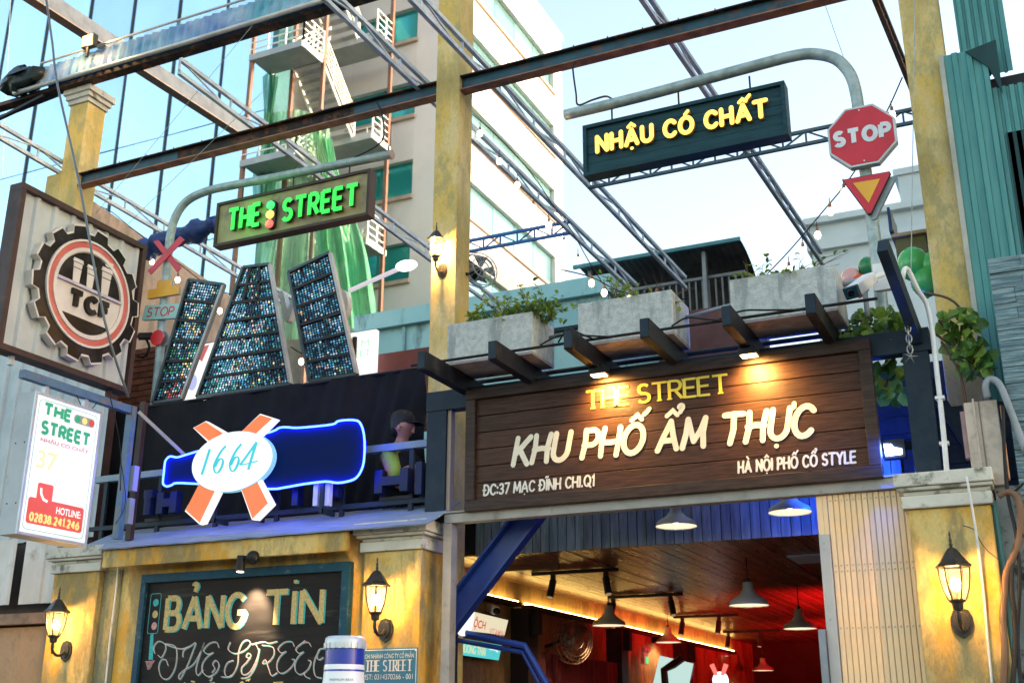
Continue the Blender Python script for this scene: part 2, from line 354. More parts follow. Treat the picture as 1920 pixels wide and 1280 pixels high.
def stext(mb, fr, text, x0, z0, x1, z1, wd, w0=0.001, w1=.006, gap=.2, rnd=False, shear=0.0, contrast=None, serif=0, jit=0.0):
    """fit `text` into the box (x0..x1 wide, cap height z0..z1)"""
    h = z1 - z0; gap = gap + wd / h * .85; st, tw = layout(text, gap); sx = (x1 - x0 - wd - shear * h) / tw; zi = z0 + wd / 2 * (0 if contrast else 1); hh = h - (0 if contrast else wd)
    thick = (lambda t: wd * (contrast + (1 - contrast) * abs(t.y))) if contrast else None
    for k, s_ in enumerate(st):
        j = random.uniform(-jit, jit) * h
        pts = [(x0 + wd / 2 + a * sx + shear * b * h, zi + b * hh + j) for a, b in s_]
        if jit and len(pts) == 2:
            a, b = Vector(pts[0]), Vector(pts[1]); m_ = (a + b) / 2 + Vector((-(b - a).y, (b - a).x)) * random.uniform(-.06, .06); pts = [tuple(a), tuple(m_), tuple(b)]
        stroke(mb, fr, pts, wd * (1 + random.uniform(-jit, jit) * 3) * (.78 if k in MARKS else 1), w0, w1 + (k % 7) * .00025, rnd, thick)
        if serif:
            for a, b in ((s_[0], s_[1]), (s_[-1], s_[-2])):
                if abs(a[0] - b[0]) < .02 and (a[1] < .02 or a[1] > .98):
                    q = (x0 + wd / 2 + a[0] * sx, zi + a[1] * hh); e = wd * serif
                    stroke(mb, fr, [(q[0] - e, q[1]), (q[0] + e, q[1])], wd * .45, w0, w1 + .002)
    return mb
def ftext(fr, text, x0, z0, x1, z1, mat, name, parent, w=.004, off=0.0, ext=.001):
    """built-in font, fitted to a box"""
    cu = bpy.data.curves.new('txt', 'FONT'); cu.body = text; cu.size = 1; cu.offset = off
    o = bpy.data.objects.new('txt', cu); me = bpy.data.meshes.new_from_object(o)
    xs = [v.co.x for v in me.vertices]; ys = [v.co.y for v in me.vertices]
    a0, a1, b0, b1 = min(xs), max(xs), min(ys), max(ys); o0 = ORI.get(parent.name, Vector())
    for v in me.vertices: v.co = fr.p(x0 + (v.co.x - a0) / (a1 - a0) * (x1 - x0), z0 + (v.co.y - b0) / (b1 - b0) * (z1 - z0), w) - o0
    bpy.data.objects.remove(o); bpy.data.curves.remove(cu); me.materials.clear(); me.materials.append(mat); me.name = name
    q = bpy.data.objects.new(name, me); COL.objects.link(q); q.parent = parent; ORI[q.name] = o0
    return q
def smooth_pts(pts, n=4):
    P = [Vector(p) for p in pts]; out = []
    for i in range(len(P) - 1):
        p0, p1, p2, p3 = P[max(i - 1, 0)], P[i], P[i + 1], P[min(i + 2, len(P) - 1)]
        for k in range(n):
            t = k / n
            out.append(.5 * ((2 * p1) + (p2 - p0) * t + (2 * p0 - 5 * p1 + 4 * p2 - p3) * t * t + (3 * p1 - p0 - 3 * p2 + p3) * t ** 3))
    out.append(P[-1]); return out
# ================================================================ setting: ground
GRD = M('ground_asphalt', (.05, .05, .052), .9, col2=(.07, .07, .07), scale=3, bump=.4)
MB().box((-400, -400, -.3), (400, 400, 0)).build('ground', GRD)['kind'] = 'structure'
MB().box((-400, -3, .004), (400, 4.6, .006)).build('road', M('road_asphalt', (.045, .045, .047), .85, bump=.5))['kind'] = 'structure'
MB().box((-60, 4.6, .004), (60, 7.3, .13)).build('pavement', M('pavement_concrete', (.3, .29, .27), .85, bump=.4))['kind'] = 'structure'

# ================================================================ glass tower
def glassmat(name, tint, rough=.04, wob=.5, metal=.85):
    m, n, l, p = _nodes(name); p.inputs['Metallic'].default_value = metal; p.inputs['Roughness'].default_value = rough
    v = texco(n, l); t = noise(n, l, v, .35, 3); x = ramp(n, l, t.outputs[0], .3, .7, tint, tuple(min(1, a * 1.15) for a in tint)).outputs[0]
    oi = n.new('ShaderNodeObjectInfo'); mr = n.new('ShaderNodeMapRange'); mr.inputs[3].default_value = .84; mr.inputs[4].default_value = 1.10; l.new(oi.outputs['Random'], mr.inputs[0])
    l.new(mixc(n, l, 1.0, x, mr.outputs[0], 'MULTIPLY'), p.inputs['Base Color'])
    b = n.new('ShaderNodeBump'); b.inputs['Strength'].default_value = wob; b.inputs['Distance'].default_value = .05
    t2 = noise(n, l, v, .5, 2); l.new(t2.outputs[0], b.inputs['Height']); l.new(b.outputs[0], p.inputs['Normal'])
    MATS[name] = m; return m
GT = glassmat('tower_glass', (.50, .68, .77), .06, .05)
tw = empty('glass_tower', (-30, 27, 0), 'tall blue glass curtain wall tower with dark mullions at upper left', 'building')
YT = 27.0; XR = A(508, 200, YT).x; PW = 2.25
MULL = M('mullion_dark', (.03, .04, .05), .4, .3); 
MB().box((XR - PW * 12, YT + .25, 0), (XR - .02, YT + 8, 44)).build('core', M('tower_core', (.10, .12, .14), .7), tw)
for i in range(11):
    for k in range(7):
        x1 = XR - i * PW; z0 = 8 + k * 4.4
        t1, t2 = random.uniform(-.012, .012), random.uniform(-.012, .012)
        MB().add([(x1 - PW + .04, YT + t1, z0 + .02), (x1 - .04, YT - t1, z0 + .02), (x1 - .04, YT - t1 + t2, z0 + 4.38), (x1 - PW + .04, YT + t1 + t2, z0 + 4.38)], [(0, 1, 2, 3)]).build('pane', GT, tw)
    MB().box((x1 - .03, YT - .06, 7), (x1 + .03, YT + .12, 43)).build('mullion', MULL, tw)
for z0 in (30,): MB().box((XR - PW * 11, YT + .03, z0 - .03), (XR, YT + .1, z0 + .05)).build('transom', MULL, tw)
MB().box((XR - .02, YT - .16, 5), (XR + .22, YT + .6, 44)).build('corner_post', M('teal_post', (.02, .13, .15), .5), tw)

# ================================================================ beige office building
BG = M('office_render', (.62, .585, .565), .85, col2=(.58, .545, .525), scale=.6, bump=.06, bscale=8, dirt=(.36, .31, .28), dscale=.5, dlo=.62, dhi=.85)
SILL = M('office_sill', (.42, .33, .26), .8, col2=(.36, .28, .22))
TGL = glassmat('teal_window_glass', (.03, .34, .34), .12, .2, .45)
PGL = glassmat('pale_window_glass', (.22, .42, .44), .12, .3, .6)
of = empty('office_building', (-20, 34, 0), 'beige office block with teal front windows and sunlit side bands', 'building')
XC, YB, ZR = -16.97, 30.0, 30.8
MB().box((-24.6, YB + .3, 0), (XC - .3, 41.0, ZR)).build('core', BG, of)
rows = [27.70 - 3.05 * k for k in range(8)]
MB().box((XC - .95, YB, 0), (XC, YB + .3, ZR)).build('corner_pier', BG, of)
MB().box((-24.6, YB, 0), (-20.62, YB + .3, ZR)).build('front_wall', BG, of)
for k, z in enumerate(rows):
    top = rows[k - 1] if k else ZR
    MB().box((-20.62, YB + .004, z + 1.36), (XC - .95, YB + .3, top)).build('spandrel', BG, of)
    MB().box((-20.7, YB - .12, z - .14), (XC - .9, YB + .14, z)).build('sill', SILL, of)
    for j in range(2):
        xa = -20.60 + j * 1.34; wn = MB().box((xa, YB + .2, z + .002), (xa + 1.31, YB + .24, z + 1.355)).build('window', TGL, of)
        MB().box((xa + 1.305, YB + .15, z), (xa + 1.345, YB + .26, z + 1.36)).build('frame', M('teal_frame', (.03, .2, .2), .5), wn)
MB().box((XC - .3, YB + .3, 0), (XC, YB + 1.0, ZR)).build('side_pier', BG, of)
MB().box((XC - .3, 40.1, 0), (XC, 41.0, ZR)).build('side_pier', BG, of)
for k, z in enumerate(rows):
    top = rows[k - 1] if k else ZR
    MB().box((XC - .3, YB + 1.0, z + 1.45), (XC - .004, 40.1, top)).build('side_spandrel', BG, of)
    MB().box((XC - .2, YB + .95, z - .12), (XC + .1, 40.15, z)).build('side_sill', SILL, of)
    for j in range(5): MB().box((XC - .26, YB + 1.02 + j * 1.82, z + .003), (XC - .2, YB + 2.8 + j * 1.82, z + 1.445)).build('side_window', PGL, of)
MB().box((-24.6, YB - .05, ZR + .002), (XC + .06, 41.06, ZR + .35)).build('parapet', BG, of)

# fire escape in front of the office block
FEW = M('escape_white', (.86, .84, .78), .5, .0, col2=(.75, .72, .64), scale=2, dirt=(.3, .17, .08), dscale=2, dlo=.6, dhi=.8)
FEB = M('escape_brown', (.22, .10, .06), .6, col2=(.16, .08, .05), scale=2)
FED = M('escape_deck', (.32, .34, .34), .6, .1, col2=(.42, .42, .41), scale=2)
fe = empty('fire_escape', A(610, 300, 28.3), 'zigzag steel fire escape with white railings on the office block', 'staircase')
X0F = -19.25; WF = 1.12; ZF = 22.05; HF = 1.90; yA0, yA1, yB0, yB1 = 25.25, 26.3, 28.3, 29.4
def rail_run(p, q, h=1.0, nb=4, posts=3):
    p, q = Vector(p), Vector(q)
    for k in range(nb): a = Vector((0, 0, h * (k + 1) / nb)); MB().bar(p + a, q + a, .034).build('rail', FEW, fe)
    for k in range(posts): a = p.lerp(q, k / (posts - 1)); MB().bar(a, a + Vector((0, 0, h + .02)), .045).build('post', FEW, fe)
for lev in range(-1, 2):
    z1 = ZF + 2 * HF * lev; z2 = z1 - HF
    for (y0, y1, z) in ((yA0, yA1, z1), (yB0, yB1, z2)):
        xr = X0F + (.75 if z == z2 else 0)
        MB().box((X0F - 2.05, y0, z - .08), (xr, y1, z)).build('landing', FED, fe)
        for x in (xr,): MB().box((x - .03, y0 - .03, z - .16), (x + .03, y1 + .03, z + .05)).build('edge_channel', FEW, fe)
        MB().box((X0F - 2.05, y0 - .06, z - .18), (xr, y0 - .002, z + .04)).build('edge_channel', FED, fe)
        rail_run((xr, y0, z), (xr, y1, z)); rail_run((X0F - 2.05, (y0 if z == z1 else y1), z), (xr, (y0 if z == z1 else y1), z), 1.0, 4, 4)
    for (xa, xb, ya, za, yb, zb) in ((X0F - WF, X0F, yA1, z1, yB0, z2), (X0F - 2.02, X0F - 2.02 + .80, yA1, z1, yB0, z2 + 2 * HF)):
        for x in (xa, xb): MB().bar((x, ya, za - .05), (x, yb, zb - .05), .05, .1).build('stringer', FEW, fe)
        for k in range(9):
            t = (k + .5) / 9; MB().box((xa + .03, ya + (yb - ya) * t - .12, za + (zb - za) * t - .02), (xb - .03, ya + (yb - ya) * t + .12, za + (zb - za) * t + .02)).build('tread', FED, fe)
        rail_run((xb + .03, ya, za), (xb + .03, yb, zb), 1.0, 5, 4)
for (x, y) in ((X0F - 1.2, yA1 + .1), (X0F + .02, yA1 + .08), (X0F + .72, yB1 - .1), (X0F - 2.0, yA0 + .05)): MB().box((x - .06, y - .06, 8), (x + .06, y + .06, 33)).build('column', FEB, fe)

# green scaffold netting hung on the tower corner
NET = thin('green_net', (.42, .70, .52), .60, 1.0, 1.5, .7, 0.0)
NETD = thin('green_net_dense', (.17, .50, .30), .40, 1.0, 1.6, .75, 0.0)
def net(name, label, quad, Y, mat, n=40, m=26, amp=.5, seed=0):
    rnd = random.Random(seed); mb = MB(); vs = []
    for i in range(m + 1):
        for j in range(n + 1):
            u, v = j / n, i / m; a = Vector(quad[0]).lerp(Vector(quad[1]), u); b = Vector(quad[3]).lerp(Vector(quad[2]), u); c = a.lerp(b, v)
            p = A(c.x + 5 * sin(v * 9 + seed) * (u - .5) * 2, c.y + 4 * sin(u * 7 + seed), Y + amp * sin(u * 17 + v * 4 + seed) * (.4 + .6 * v) + .12 * sin(u * 41 + v * 11)); vs.append(p)
    fs = [(i * (n + 1) + j, i * (n + 1) + j + 1, (i + 1) * (n + 1) + j + 1, (i + 1) * (n + 1) + j) for i in range(m) for j in range(n)]
    mb.add(vs, fs); o = mb.build(name, mat, smooth=True); tag(o, label, 'netting'); return o
net('scaffold_netting', 'pale green scaffold net draped below the fire escape landing', [(500, 205), (612, 215), (640, 640), (470, 640)], 26.4, NET, seed=1)
net('scaffold_netting', 'dark green net strip hanging beside the glass tower corner', [(497, 140), (518, 140), (512, 420), (470, 420)], 26.2, NETD, 16, 18, .25, 2)
net('scaffold_netting', 'bright green bunched net trailing to the right behind the sequin panels', [(585, 240), (622, 262), (728, 640), (612, 600)], 26.0, NETD, 30, 26, .5, 3)

# ================================================================ low buildings further back
TEALC = M('teal_render', (.26, .50, .50), .8, col2=(.36, .58, .57), scale=.8, lo=.35, hi=.65, bump=.2, dirt=(.06, .09, .08), dscale=1.6, dlo=.55, dhi=.72, dstretch=(2, 2, .5))
tb = empty('low_building', (-6, 14.5, 0), 'low teal rendered building with stained parapet behind the terrace', 'building')
MB().box((-9.4, 14.3, 3.6), (-5.22, 17.0, 7.45)).build('wall', TEALC, tb)
MB().box((-9.45, 14.2, 7.452), (-5.17, 17.1, 7.72)).build('parapet', TEALC, tb)
for x in (-8.6, -7.4, -6.2): MB().box((x, 14.26, 4.5), (x + .05, 14.298, 7.44)).build('rib', TEALC, tb)
MB().box((-9.3, 14.22, 6.98), (-5.2, 14.298, 7.03)).build('cable_tray', NAVY, tb)
brl = empty('barrel_roof_shed', (-5.2, 17, 7.7), 'dark shed with curved corrugated roof and balustrade on a rooftop', 'building')
DRK = M('shed_roof', (.06, .055, .055), .6, .2, col2=(.10, .09, .085), scale=3)
mb = MB(); x0b, x1b = -6.5, -3.80; R0 = 1.5
prof = [(16.4 + R0 * sin(RAD(a)), 8.84 - R0 * .75 * (1 - cos(RAD(a)))) for a in range(0, 91, 9)]
ys = [p[0] for p in prof]
def shed(mb, t):
    n = len(prof); vs = []
    NX = 48
    for i in range(NX + 1):
        x = x0b + (x1b - x0b) * i / NX
        for (y, z) in prof: vs.append((x, y, z + (.025 if i % 2 else 0) + t))
    mb.add(vs, [(i * n + j, i * n + j + 1, (i + 1) * n + j + 1, (i + 1) * n + j) for i in range(NX) for j in range(n - 1)])
shed(mb, 0); shed(mb, .05); mb.build('roof', DRK, brl)
MB().bar((x0b - .1, 16.36, 8.86), (x1b + .02, 16.36, 8.86), .05, .06).build('eave', M('teal_eave', (.04, .18, .19), .5), brl)
MB().box((x0b, 17.93, 7.2), (x1b, 18.1, 7.9)).build('back_wall', M('shed_wall', (.14, .15, .15), .8), brl)
for k in range(26): MB().box((x0b + .05 + k * .108, 16.62, 7.85), (x0b + .075 + k * .108, 16.64, 8.38)).build('baluster', M('shed_rail', (.14, .14, .14), .5), brl)
MB().box((x0b, 16.6, 8.382), (x1b, 16.66, 8.43)).build('top_rail', MATS['shed_rail'], brl)
MB().box((x0b, 16.5, 7.0), (x1b, 16.74, 7.85)).build('low_wall', M('shed_red_wall', (.12, .035, .03), .7), brl)
for x in (x0b + .1, -4.45): MB().box((x, 16.5, 7.85), (x + .06, 16.6, 8.82)).build('post', M('shed_post', (.22, .23, .23), .5), brl)
wt = empty('stepped_building', (-3, 41, 0), 'pale blue grey stepped building low in the sky at right', 'building')
WTM = M('stepped_render', (.42, .50, .54), .85, col2=(.38, .46, .50), scale=.5)
MB().box((-6.6, 40, 0), (3, 50, 18.3)).build('wall', WTM, wt)
MB().box((-6.75, 39.8, 18.302), (3, 50, 18.62)).build('cornice', WTM, wt); MB().box((-6.6, 40, 18.622), (3, 50, 19.35)).build('attic', WTM, wt)
MB().box((-6.8, 39.75, 19.352), (3, 50, 19.6)).build('cornice', WTM, wt); MB().box((-3.3, 39.9, 19.602), (3, 50, 20.7)).build('penthouse', WTM, wt); MB().box((-3.45, 39.8, 20.702), (3, 50, 20.95)).build('cornice', WTM, wt)

# ================================================================ tall plaster pillars
def pillar(label, x0, x1, z1, extra=None):
    e = empty('plaster_pillar', ((x0 + x1) / 2, 8.74, 0), label, 'pillar', 'tall roof pillars')
    MB().box((x0, 8.6, 0), (x1, 8.88, z1)).build('shaft', YEL2, e, bevel=.008); return e
pl = pillar('tall weathered yellow pillar at far left under the canopy end', -9.90, -9.62, 8.60)
for k, (g, za, zb) in enumerate(((.02, 8.602, 8.66), (.045, 8.662, 8.72), (.07, 8.722, 8.80))): MB().box((-9.9 - g, 8.6 - g, za), (-9.62 + g, 8.88 + g, zb)).build('capital_tier', CAPM, pl)
MB().box((-10.12, 8.603, 0), (-9.902, 8.88, 7.72)).build('buttress', YEL2, pl)
mb = MB(); mb.prism([(-9.625, 8.882, 0), (-9.625, 12.5, 0), (-9.625, 12.5, 7.0), (-9.625, 8.882, 7.42)], (-.2, 0, 0)); sw = mb.build('side_wall', plaster('peach_plaster', (.60, .42, .30), (.62, .46, .34), (.40, .30, .22), (.45, .33, .22)))
tag(sw, 'peach plaster party wall running back from the far left pillar', 'wall')
pillar('tall weathered yellow pillar carrying a lantern between the two hanging signs', -4.90, -4.64, 9.8)
pillar('tall weathered yellow pillar at right beside green corrugated cladding', -.55, -.25, 9.2)

# ================================================================ steel I-beams and roof trusses
def ibeam(label, x0, x1, z0, z1, web, parts):
    e = empty('steel_beam', ((x0 + x1) / 2, 8.66, z0), label, 'beam')
    for a, b, m in parts: MB().box((a, 8.655, z0 + .012), (b, 8.667, z1 - .012)).build('web', m, e)
    MB().box((x0, 8.603, z0), (x1, 8.72, z0 + .012)).build('flange', FLANGE, e); MB().box((x0, 8.603, z1 - .012), (x1, 8.72, z1)).build('flange', RUST, e)
    for k in range(12):
        x = x0 + (x1 - x0) * (k + .5) / 12; MB().tube([(x, 8.63, z1), (x, 8.63, z1 + .03)], .006, 6).build('bolt', RUST, e)
ibeam('rust brown steel I-beam between left and middle pillars', -9.62, -4.9, 7.50, 7.66, TEALB, [(-9.62, -8.2, TEALB), (-8.198, -5.9, RUST), (-5.898, -4.9, TEALB)])
ibeam('teal steel I-beam running right from the middle pillar', -4.64, -.55, 7.49, 7.65, TEALB, [(-4.64, -.55, TEALB)])
TD = Vector((.08, 1, -.08))
def truss(label, p, q, mat, h=.15, n=14, cw=.042, upv=(0, 0, 1), group='slender roof trusses'):
    p, q = Vector(p), Vector(q); e = empty('roof_truss', p, label, 'truss', group); hv = Vector((0, 0, h))
    MB().bar(p, q, cw).build('chord', mat, e); MB().bar(p + hv, q + hv, cw).build('chord', mat, e)
    for i in range(n):
        a, b = p.lerp(q, i / n), p.lerp(q, (i + 1) / n)
        MB().bar(a + Vector((0, 0, cw / 2)), a + hv - Vector((0, 0, cw / 2)), .02).build('upright', mat, e)
        s_, t_ = (a, b + hv) if i % 2 else (a + hv, b)
        MB().bar(s_.lerp(t_, .06), s_.lerp(t_, .94), .016).build('brace', mat, e)
def tline(x, y0, y1, z=7.70): return (Vector((x, 8.7, z)) + TD * (y0 - 8.7), Vector((x, 8.7, z)) + TD * (y1 - 8.7))
def on_truss(x, z, px):
    best = None
    for k in range(600):
        t = -2 + k * .015; p = Vector((x, 8.7, z)) + TD * t; v = p - CAMPOS; X = 960 + FPX * v.dot(RI) / v.dot(FW)
        if best is None or abs(X - px) < best[0]: best = (abs(X - px), p)
    return best[1]
truss('pale steel roof truss passing behind the far left pillar', *tline(-9.95, 7.0, 14.2, 7.74), TRUSS, n=11)
truss('pale steel roof truss crossing above the green lettered sign', on_truss(-7.18, 7.70, 335), tline(-7.18, 6.6, 14.2)[1], TRUSS, n=9)
truss('pale steel roof truss just left of the middle pillar', *tline(-5.13, 6.2, 14.0, 7.66), TRUSS, n=11)
truss('pale steel roof truss just right of the middle pillar', *tline(-4.44, 6.2, 14.0, 7.66), TRUSS, n=11)
truss('pale steel roof truss passing behind the dark teal hanging sign', *tline(-2.62, 6.2, 14.0, 7.70), TRUSS, n=11)
truss('brown steel roof truss passing behind the right pillar', *tline(-.80, 6.6, 12.5, 7.70), TRUSSB, n=16)
pp = on_truss(-4.44, 7.66, 1104); truss('dark cross truss running right below the dark teal hanging sign', pp + Vector((0, 0, -.02)), (-.3, pp.y, pp.z - .02), TRUSSD, .15, 16, .035)
pp = on_truss(-5.13, 7.66, 1068); truss('blue cross truss right of the middle pillar lantern', (pp.x - 1.9, pp.y, pp.z - .02), pp + Vector((0, 0, -.02)), M('truss_blue', (.02, .10, .30), .5, .2, col2=(.03, .13, .36)), .15, 8, .035)
# heavy grey rafter
p0, p1 = A(60, -15, 8.0), Vector(); 
gb = empty('steel_rafter', (-9.4, 9, 8.4), 'broad flat grey steel rafter above the far left pillar', 'beam')
q0 = A(85, 0, 8.9); q1 = A(465, 250, 13.6); MB().bar(q0 + (q0 - q1) * .15, q1, .06, .26).build('web', M('rafter_grey', (.10, .11, .12), .75, col2=(.075, .08, .09)), gb)
dq = (q1 - q0).normalized(); MB().bar(q0 + (q0 - q1) * .15 + Vector((0, 0, -.14)), q1 + Vector((0, 0, -.14)), .16, .02).build('flange', M('rafter_rust', (.25, .17, .12), .7), gb)

# ================================================================ canopy end with corrugated sheet and plastic film
cn = empty('corrugated_canopy', (-8.3, 8.6, 8.8), 'teal corrugated canopy edge wrapped in clear plastic film at upper left', 'canopy')
CT = M('canopy_teal', (.02, .28, .36), .45, .1, col2=(.02, .14, .42), scale=1.2, lo=.4, hi=.6, dirt=(.10, .05, .14), dscale=1.5, dlo=.55, dhi=.7)
NX = 150; vs = []; xa, xb = -10.3, -5.7
for i in range(NX + 1):
    x = xa + (xb - xa) * i / NX; d = .02 * (1 if (i // 2) % 2 else -1)
    for z, y in ((8.86, 8.44), (9.17, 8.47), (9.18, 8.52), (8.95, 8.6)): vs.append((x, y + d, z + d * .5))
MB().add(vs, [(i * 4 + j, (i + 1) * 4 + j, (i + 1) * 4 + j + 1, i * 4 + j + 1) for i in range(NX) for j in range(3)]).build('sheet', CT, cn)
rnd = random.Random(4); vs = []; NX = 240
for i in range(NX + 1):
    x = -10.25 + 4.5 * i / NX; sl = .10 * sin(i * .13)
    for k in range(6):
        t = k / 5; vs.append((x + (t - .5) * .16 * sin(i * .05 + 1), 8.385 + .05 * t - .012 * sin(i * .45 + k * .3) * (.4 + t) + rnd.uniform(-.003, .003), 8.84 + .34 * t + .02 * sin(i * .3)))
MB().add(vs, [(i * 6 + j, (i + 1) * 6 + j, (i + 1) * 6 + j + 1, i * 6 + j + 1) for i in range(NX) for j in range(5)]).build('plastic_film', thin('plastic_film', (.75, .85, .88), .90, .15, 3), cn, smooth=True)
MB().tube([(-10.65, 8.39, 8.85), (-8, 8.39, 8.83), (-5.6, 8.39, 8.84)], .028, 10).build('edge_pipe', M('pipe_pale', (.5, .5, .47), .4, .2), cn, smooth=True)
MB().tube([(-10.3, 8.42, 9.19), (-5.6, 8.42, 9.19)], .014, 8).build('top_pipe', MATS['pipe_pale'], cn)
MB().box((-11.2, 8.46, 8.79), (-5.6, 8.58, 8.84)).build('fascia_beam', RUST, cn)
for k in range(3): MB().bar((-11.4, 8.45 + k * .1, 8.5 + .13 * k), (-10.2, 8.45 + k * .1, 8.74 + .06 * k), .035).build('strut', BLK, cn)
mb = MB(); mb.ball((-10.55, 8.42, 9.02), .24, 14, 9, (1.5, .6, .62)); rb = mb.build('black_bag', M('bag_black', (.012, .02, .02), .35, bump=.8, bscale=12), smooth=True)
for v in rb.data.vertices: v.co += Vector((rnd.uniform(-.06, .06), rnd.uniform(-.04, .04), rnd.uniform(-.06, .06)))
tag(rb, 'black plastic bag bundled at the left end of the canopy', 'bag')
WARM = (1.0, .62, .25)
fl = empty('flood_lamp', A(165, 78, 8.3), 'small lit warm flood lamp standing on the canopy edge', 'lamp'); p = ORI[fl.name]
MB().box((p.x - .09, p.y - .01, p.z - .07), (p.x + .09, p.y + .06, p.z + .09)).build('housing', BLK, fl)
MB().box((p.x - .075, p.y - .016, p.z - .055), (p.x + .075, p.y - .012, p.z + .075)).build('lens', E('lens_warm', (1, .55, .14), 6), fl)
MB().box((p.x - .015, p.y, p.z - .2), (p.x + .015, p.y + .03, p.z - .07)).build('bracket', BLK, fl)
light('flood_glow', 'POINT', (p.x, p.y - .1, p.z - .02), 7, WARM, fl, .05)
# ================================================================ left street front: yellow wall
wl = empty('yellow_wall', (-6.4, 8.1, 0), 'weathered yellow plaster wall with two capped pilasters behind the chalkboard', 'wall')
xL0, xL1 = A(102, 1075, 7.93).x, A(187, 1070, 7.93).x; xR0, xR1 = A(684, 1030, 7.93).x, A(791, 1022, 7.93).x
MB().box((xL0, 8.0, 0), (xR1 - .02, 8.25, 3.12)).build('panel', YEL, wl)
ysd = AX(835, 1032, xR1).y
for x0, x1, y1 in ((xL0, xL1, 8.24), (xR0, xR1, ysd)):
    MB().box((x0, 7.93, 0), (x1, y1, 2.94)).build('pilaster', YEL, wl, bevel=.006)
    for g, za, zb in ((.03, 2.942, 3.02), (.015, 3.022, 3.05), (.055, 3.052, 3.075), (.075, 3.077, 3.17)):
        MB().box((x0 - g, 7.93 - g, za), (x1 + g, y1 + g * .5, zb)).build('capital_tier', CAPM, wl, bevel=.006)
MB().box((xL1 + .012, 7.985, 0), (xL1 + .22, 8.0 - .002, 2.95)).build('recess_strip', plaster('grey_green_plaster', (.36, .30, .14), (.42, .33, .15), (.17, .17, .11), (.15, .16, .1)), wl)
mb = MB(); pts = [A(222, 1062, 7.97), A(216, 1120, 7.97), A(206, 1200, 7.97), A(197, 1290, 7.97)]; mb.tube(smooth_pts(pts), .008, 6)
tag(mb.build('wall_cable', WHITE, smooth=True), 'thin white cable running down left of the chalkboard', 'cable')
# awning
aw = empty('awning', (-6.3, 8.0, 3.0), 'sloping blue grey awning with yellow fascia above the chalkboard', 'awning')
fx0, fx1 = A(192, 1050, 7.78).x, xR0 - .078
MB().box((fx0, 7.78, 2.945), (fx1, 7.82, 3.10)).build('fascia', YEL, aw, bevel=.004)
AWM = M('awning_sheet', (.14, .20, .30), .7, col2=(.30, .34, .40), scale=9, lo=.3, hi=.75, stretch=(.4, 3, 3), bump=.3, dirt=(.30, .27, .22), dscale=3, dlo=.58, dhi=.8)
vs = []; NX = 30; rnd = random.Random(3)
for i in range(NX + 1):
    x = fx0 - .35 + (xR1 + .15 - fx0 + .35) * i / NX; cut = .0 if i > 3 else (3 - i) * .09
    for k in range(5): t = k / 4; vs.append((x + .0 * t, 7.74 + .55 * t + (cut if k == 0 else 0), 3.108 + .26 * t + (.12 * cut if k == 0 else 0) + rnd.uniform(-.004, .004)))
mb = MB(); mb.add(vs, [(i * 5 + j, (i + 1) * 5 + j, (i + 1) * 5 + j + 1, i * 5 + j + 1) for i in range(NX) for j in range(4)])
o = mb.build('roof_sheet', AWM, aw); so = o.modifiers.new('t', 'SOLIDIFY'); so.thickness = .012; so.offset = -1

# ---------------------------------------------------------------- chalkboard
bb = empty('chalkboard', (-6.4, 7.96, 1.1), 'chalkboard in blue frame lettered BẢNG TİN under a spotlight', 'board')
bx0, bx1, bz1 = A(267, 1077, 7.94).x, A(657, 1052.5, 7.94).x, A(267, 1077, 7.94).z
BFR = M('board_frame', (.007, .045, .08), .6, col2=(.010, .06, .10), scale=6, bump=.2, dirt=(.10, .17, .20), dscale=9, dlo=.58, dhi=.75)
fw = .075
MB().box((bx0, 7.93, bz1 - fw), (bx1, 7.998, bz1)).build('frame_rail', BFR, bb, bevel=.004); MB().box((bx0, 7.93, 1.1), (bx1, 7.998, 1.1 + fw)).build('frame_rail', BFR, bb)
MB().box((bx0, 7.932, 1.1 + fw + .001), (bx0 + fw * .75, 7.998, bz1 - fw - .001)).build('frame_stile', BFR, bb); MB().box((bx1 - fw, 7.932, 1.1 + fw + .001), (bx1, 7.998, bz1 - fw - .001)).build('frame_stile', BFR, bb)
CHB = M('chalkboard_black', (.006, .005, .005), .6, col2=(.012, .010, .010), scale=4, stretch=(.5, 1, 3), dirt=(.06, .055, .05), dscale=3, dlo=.58, dhi=.8, dstretch=(.4, 1, 4))
MB().box((bx0 + fw * .75, 7.965, 1.15), (bx1 - fw, 7.996, bz1 - fw)).build('slate', CHB, bb)
fb = facade(7.965)
def cz(x, y): p = A(240 + x / 4.5714, 1000 + y / 4.5714, 7.965); return p.x, p.z
CHY = M('chalk_yellow', (.52, .40, .16), .9, col2=(.30, .24, .10), scale=60, lo=.42, hi=.68); CHT = M('chalk_teal', (.05, .42, .40), .9, col2=(.03, .26, .27), scale=60, lo=.42, hi=.68)
CHP = M('chalk_pink', (.62, .32, .30), .9, col2=(.4, .2, .2), scale=60); CHW = M('chalk_white', (.62, .55, .52), .9, col2=(.42, .38, .36), scale=70)
for (a, b, c, d), s_ in (((298, 850, 1030, 495), 'BẢNG'), ((1150, 812, 1692, 455), 'TİN')):
    x0, z0 = cz(a, b); x1, z1 = cz(c, d)
    stext(mb := MB(), fb, s_, x0 + .014, z0, x1 + .014, z1, .050, .0005, .0012, gap=.13); mb.build('letter_shadow', CHT, bb)
    stext(mb := MB(), fb, s_, x0, z0 + .004, x1, z1 + .004, .048, .003, .0045, gap=.13); mb.build('chalk_lettering', CHY, bb)
x0, z0 = cz(163, 858); x1, z1 = cz(290, 508); mb = MB(); ring(mb, fb, rrect(x0, z0, x1, z1, .022), rrect(x0 + .005, z0 + .005, x1 - .005, z1 - .005, .018), .0005, .0015); mb.build('traffic_light_outline', CHT, bb)
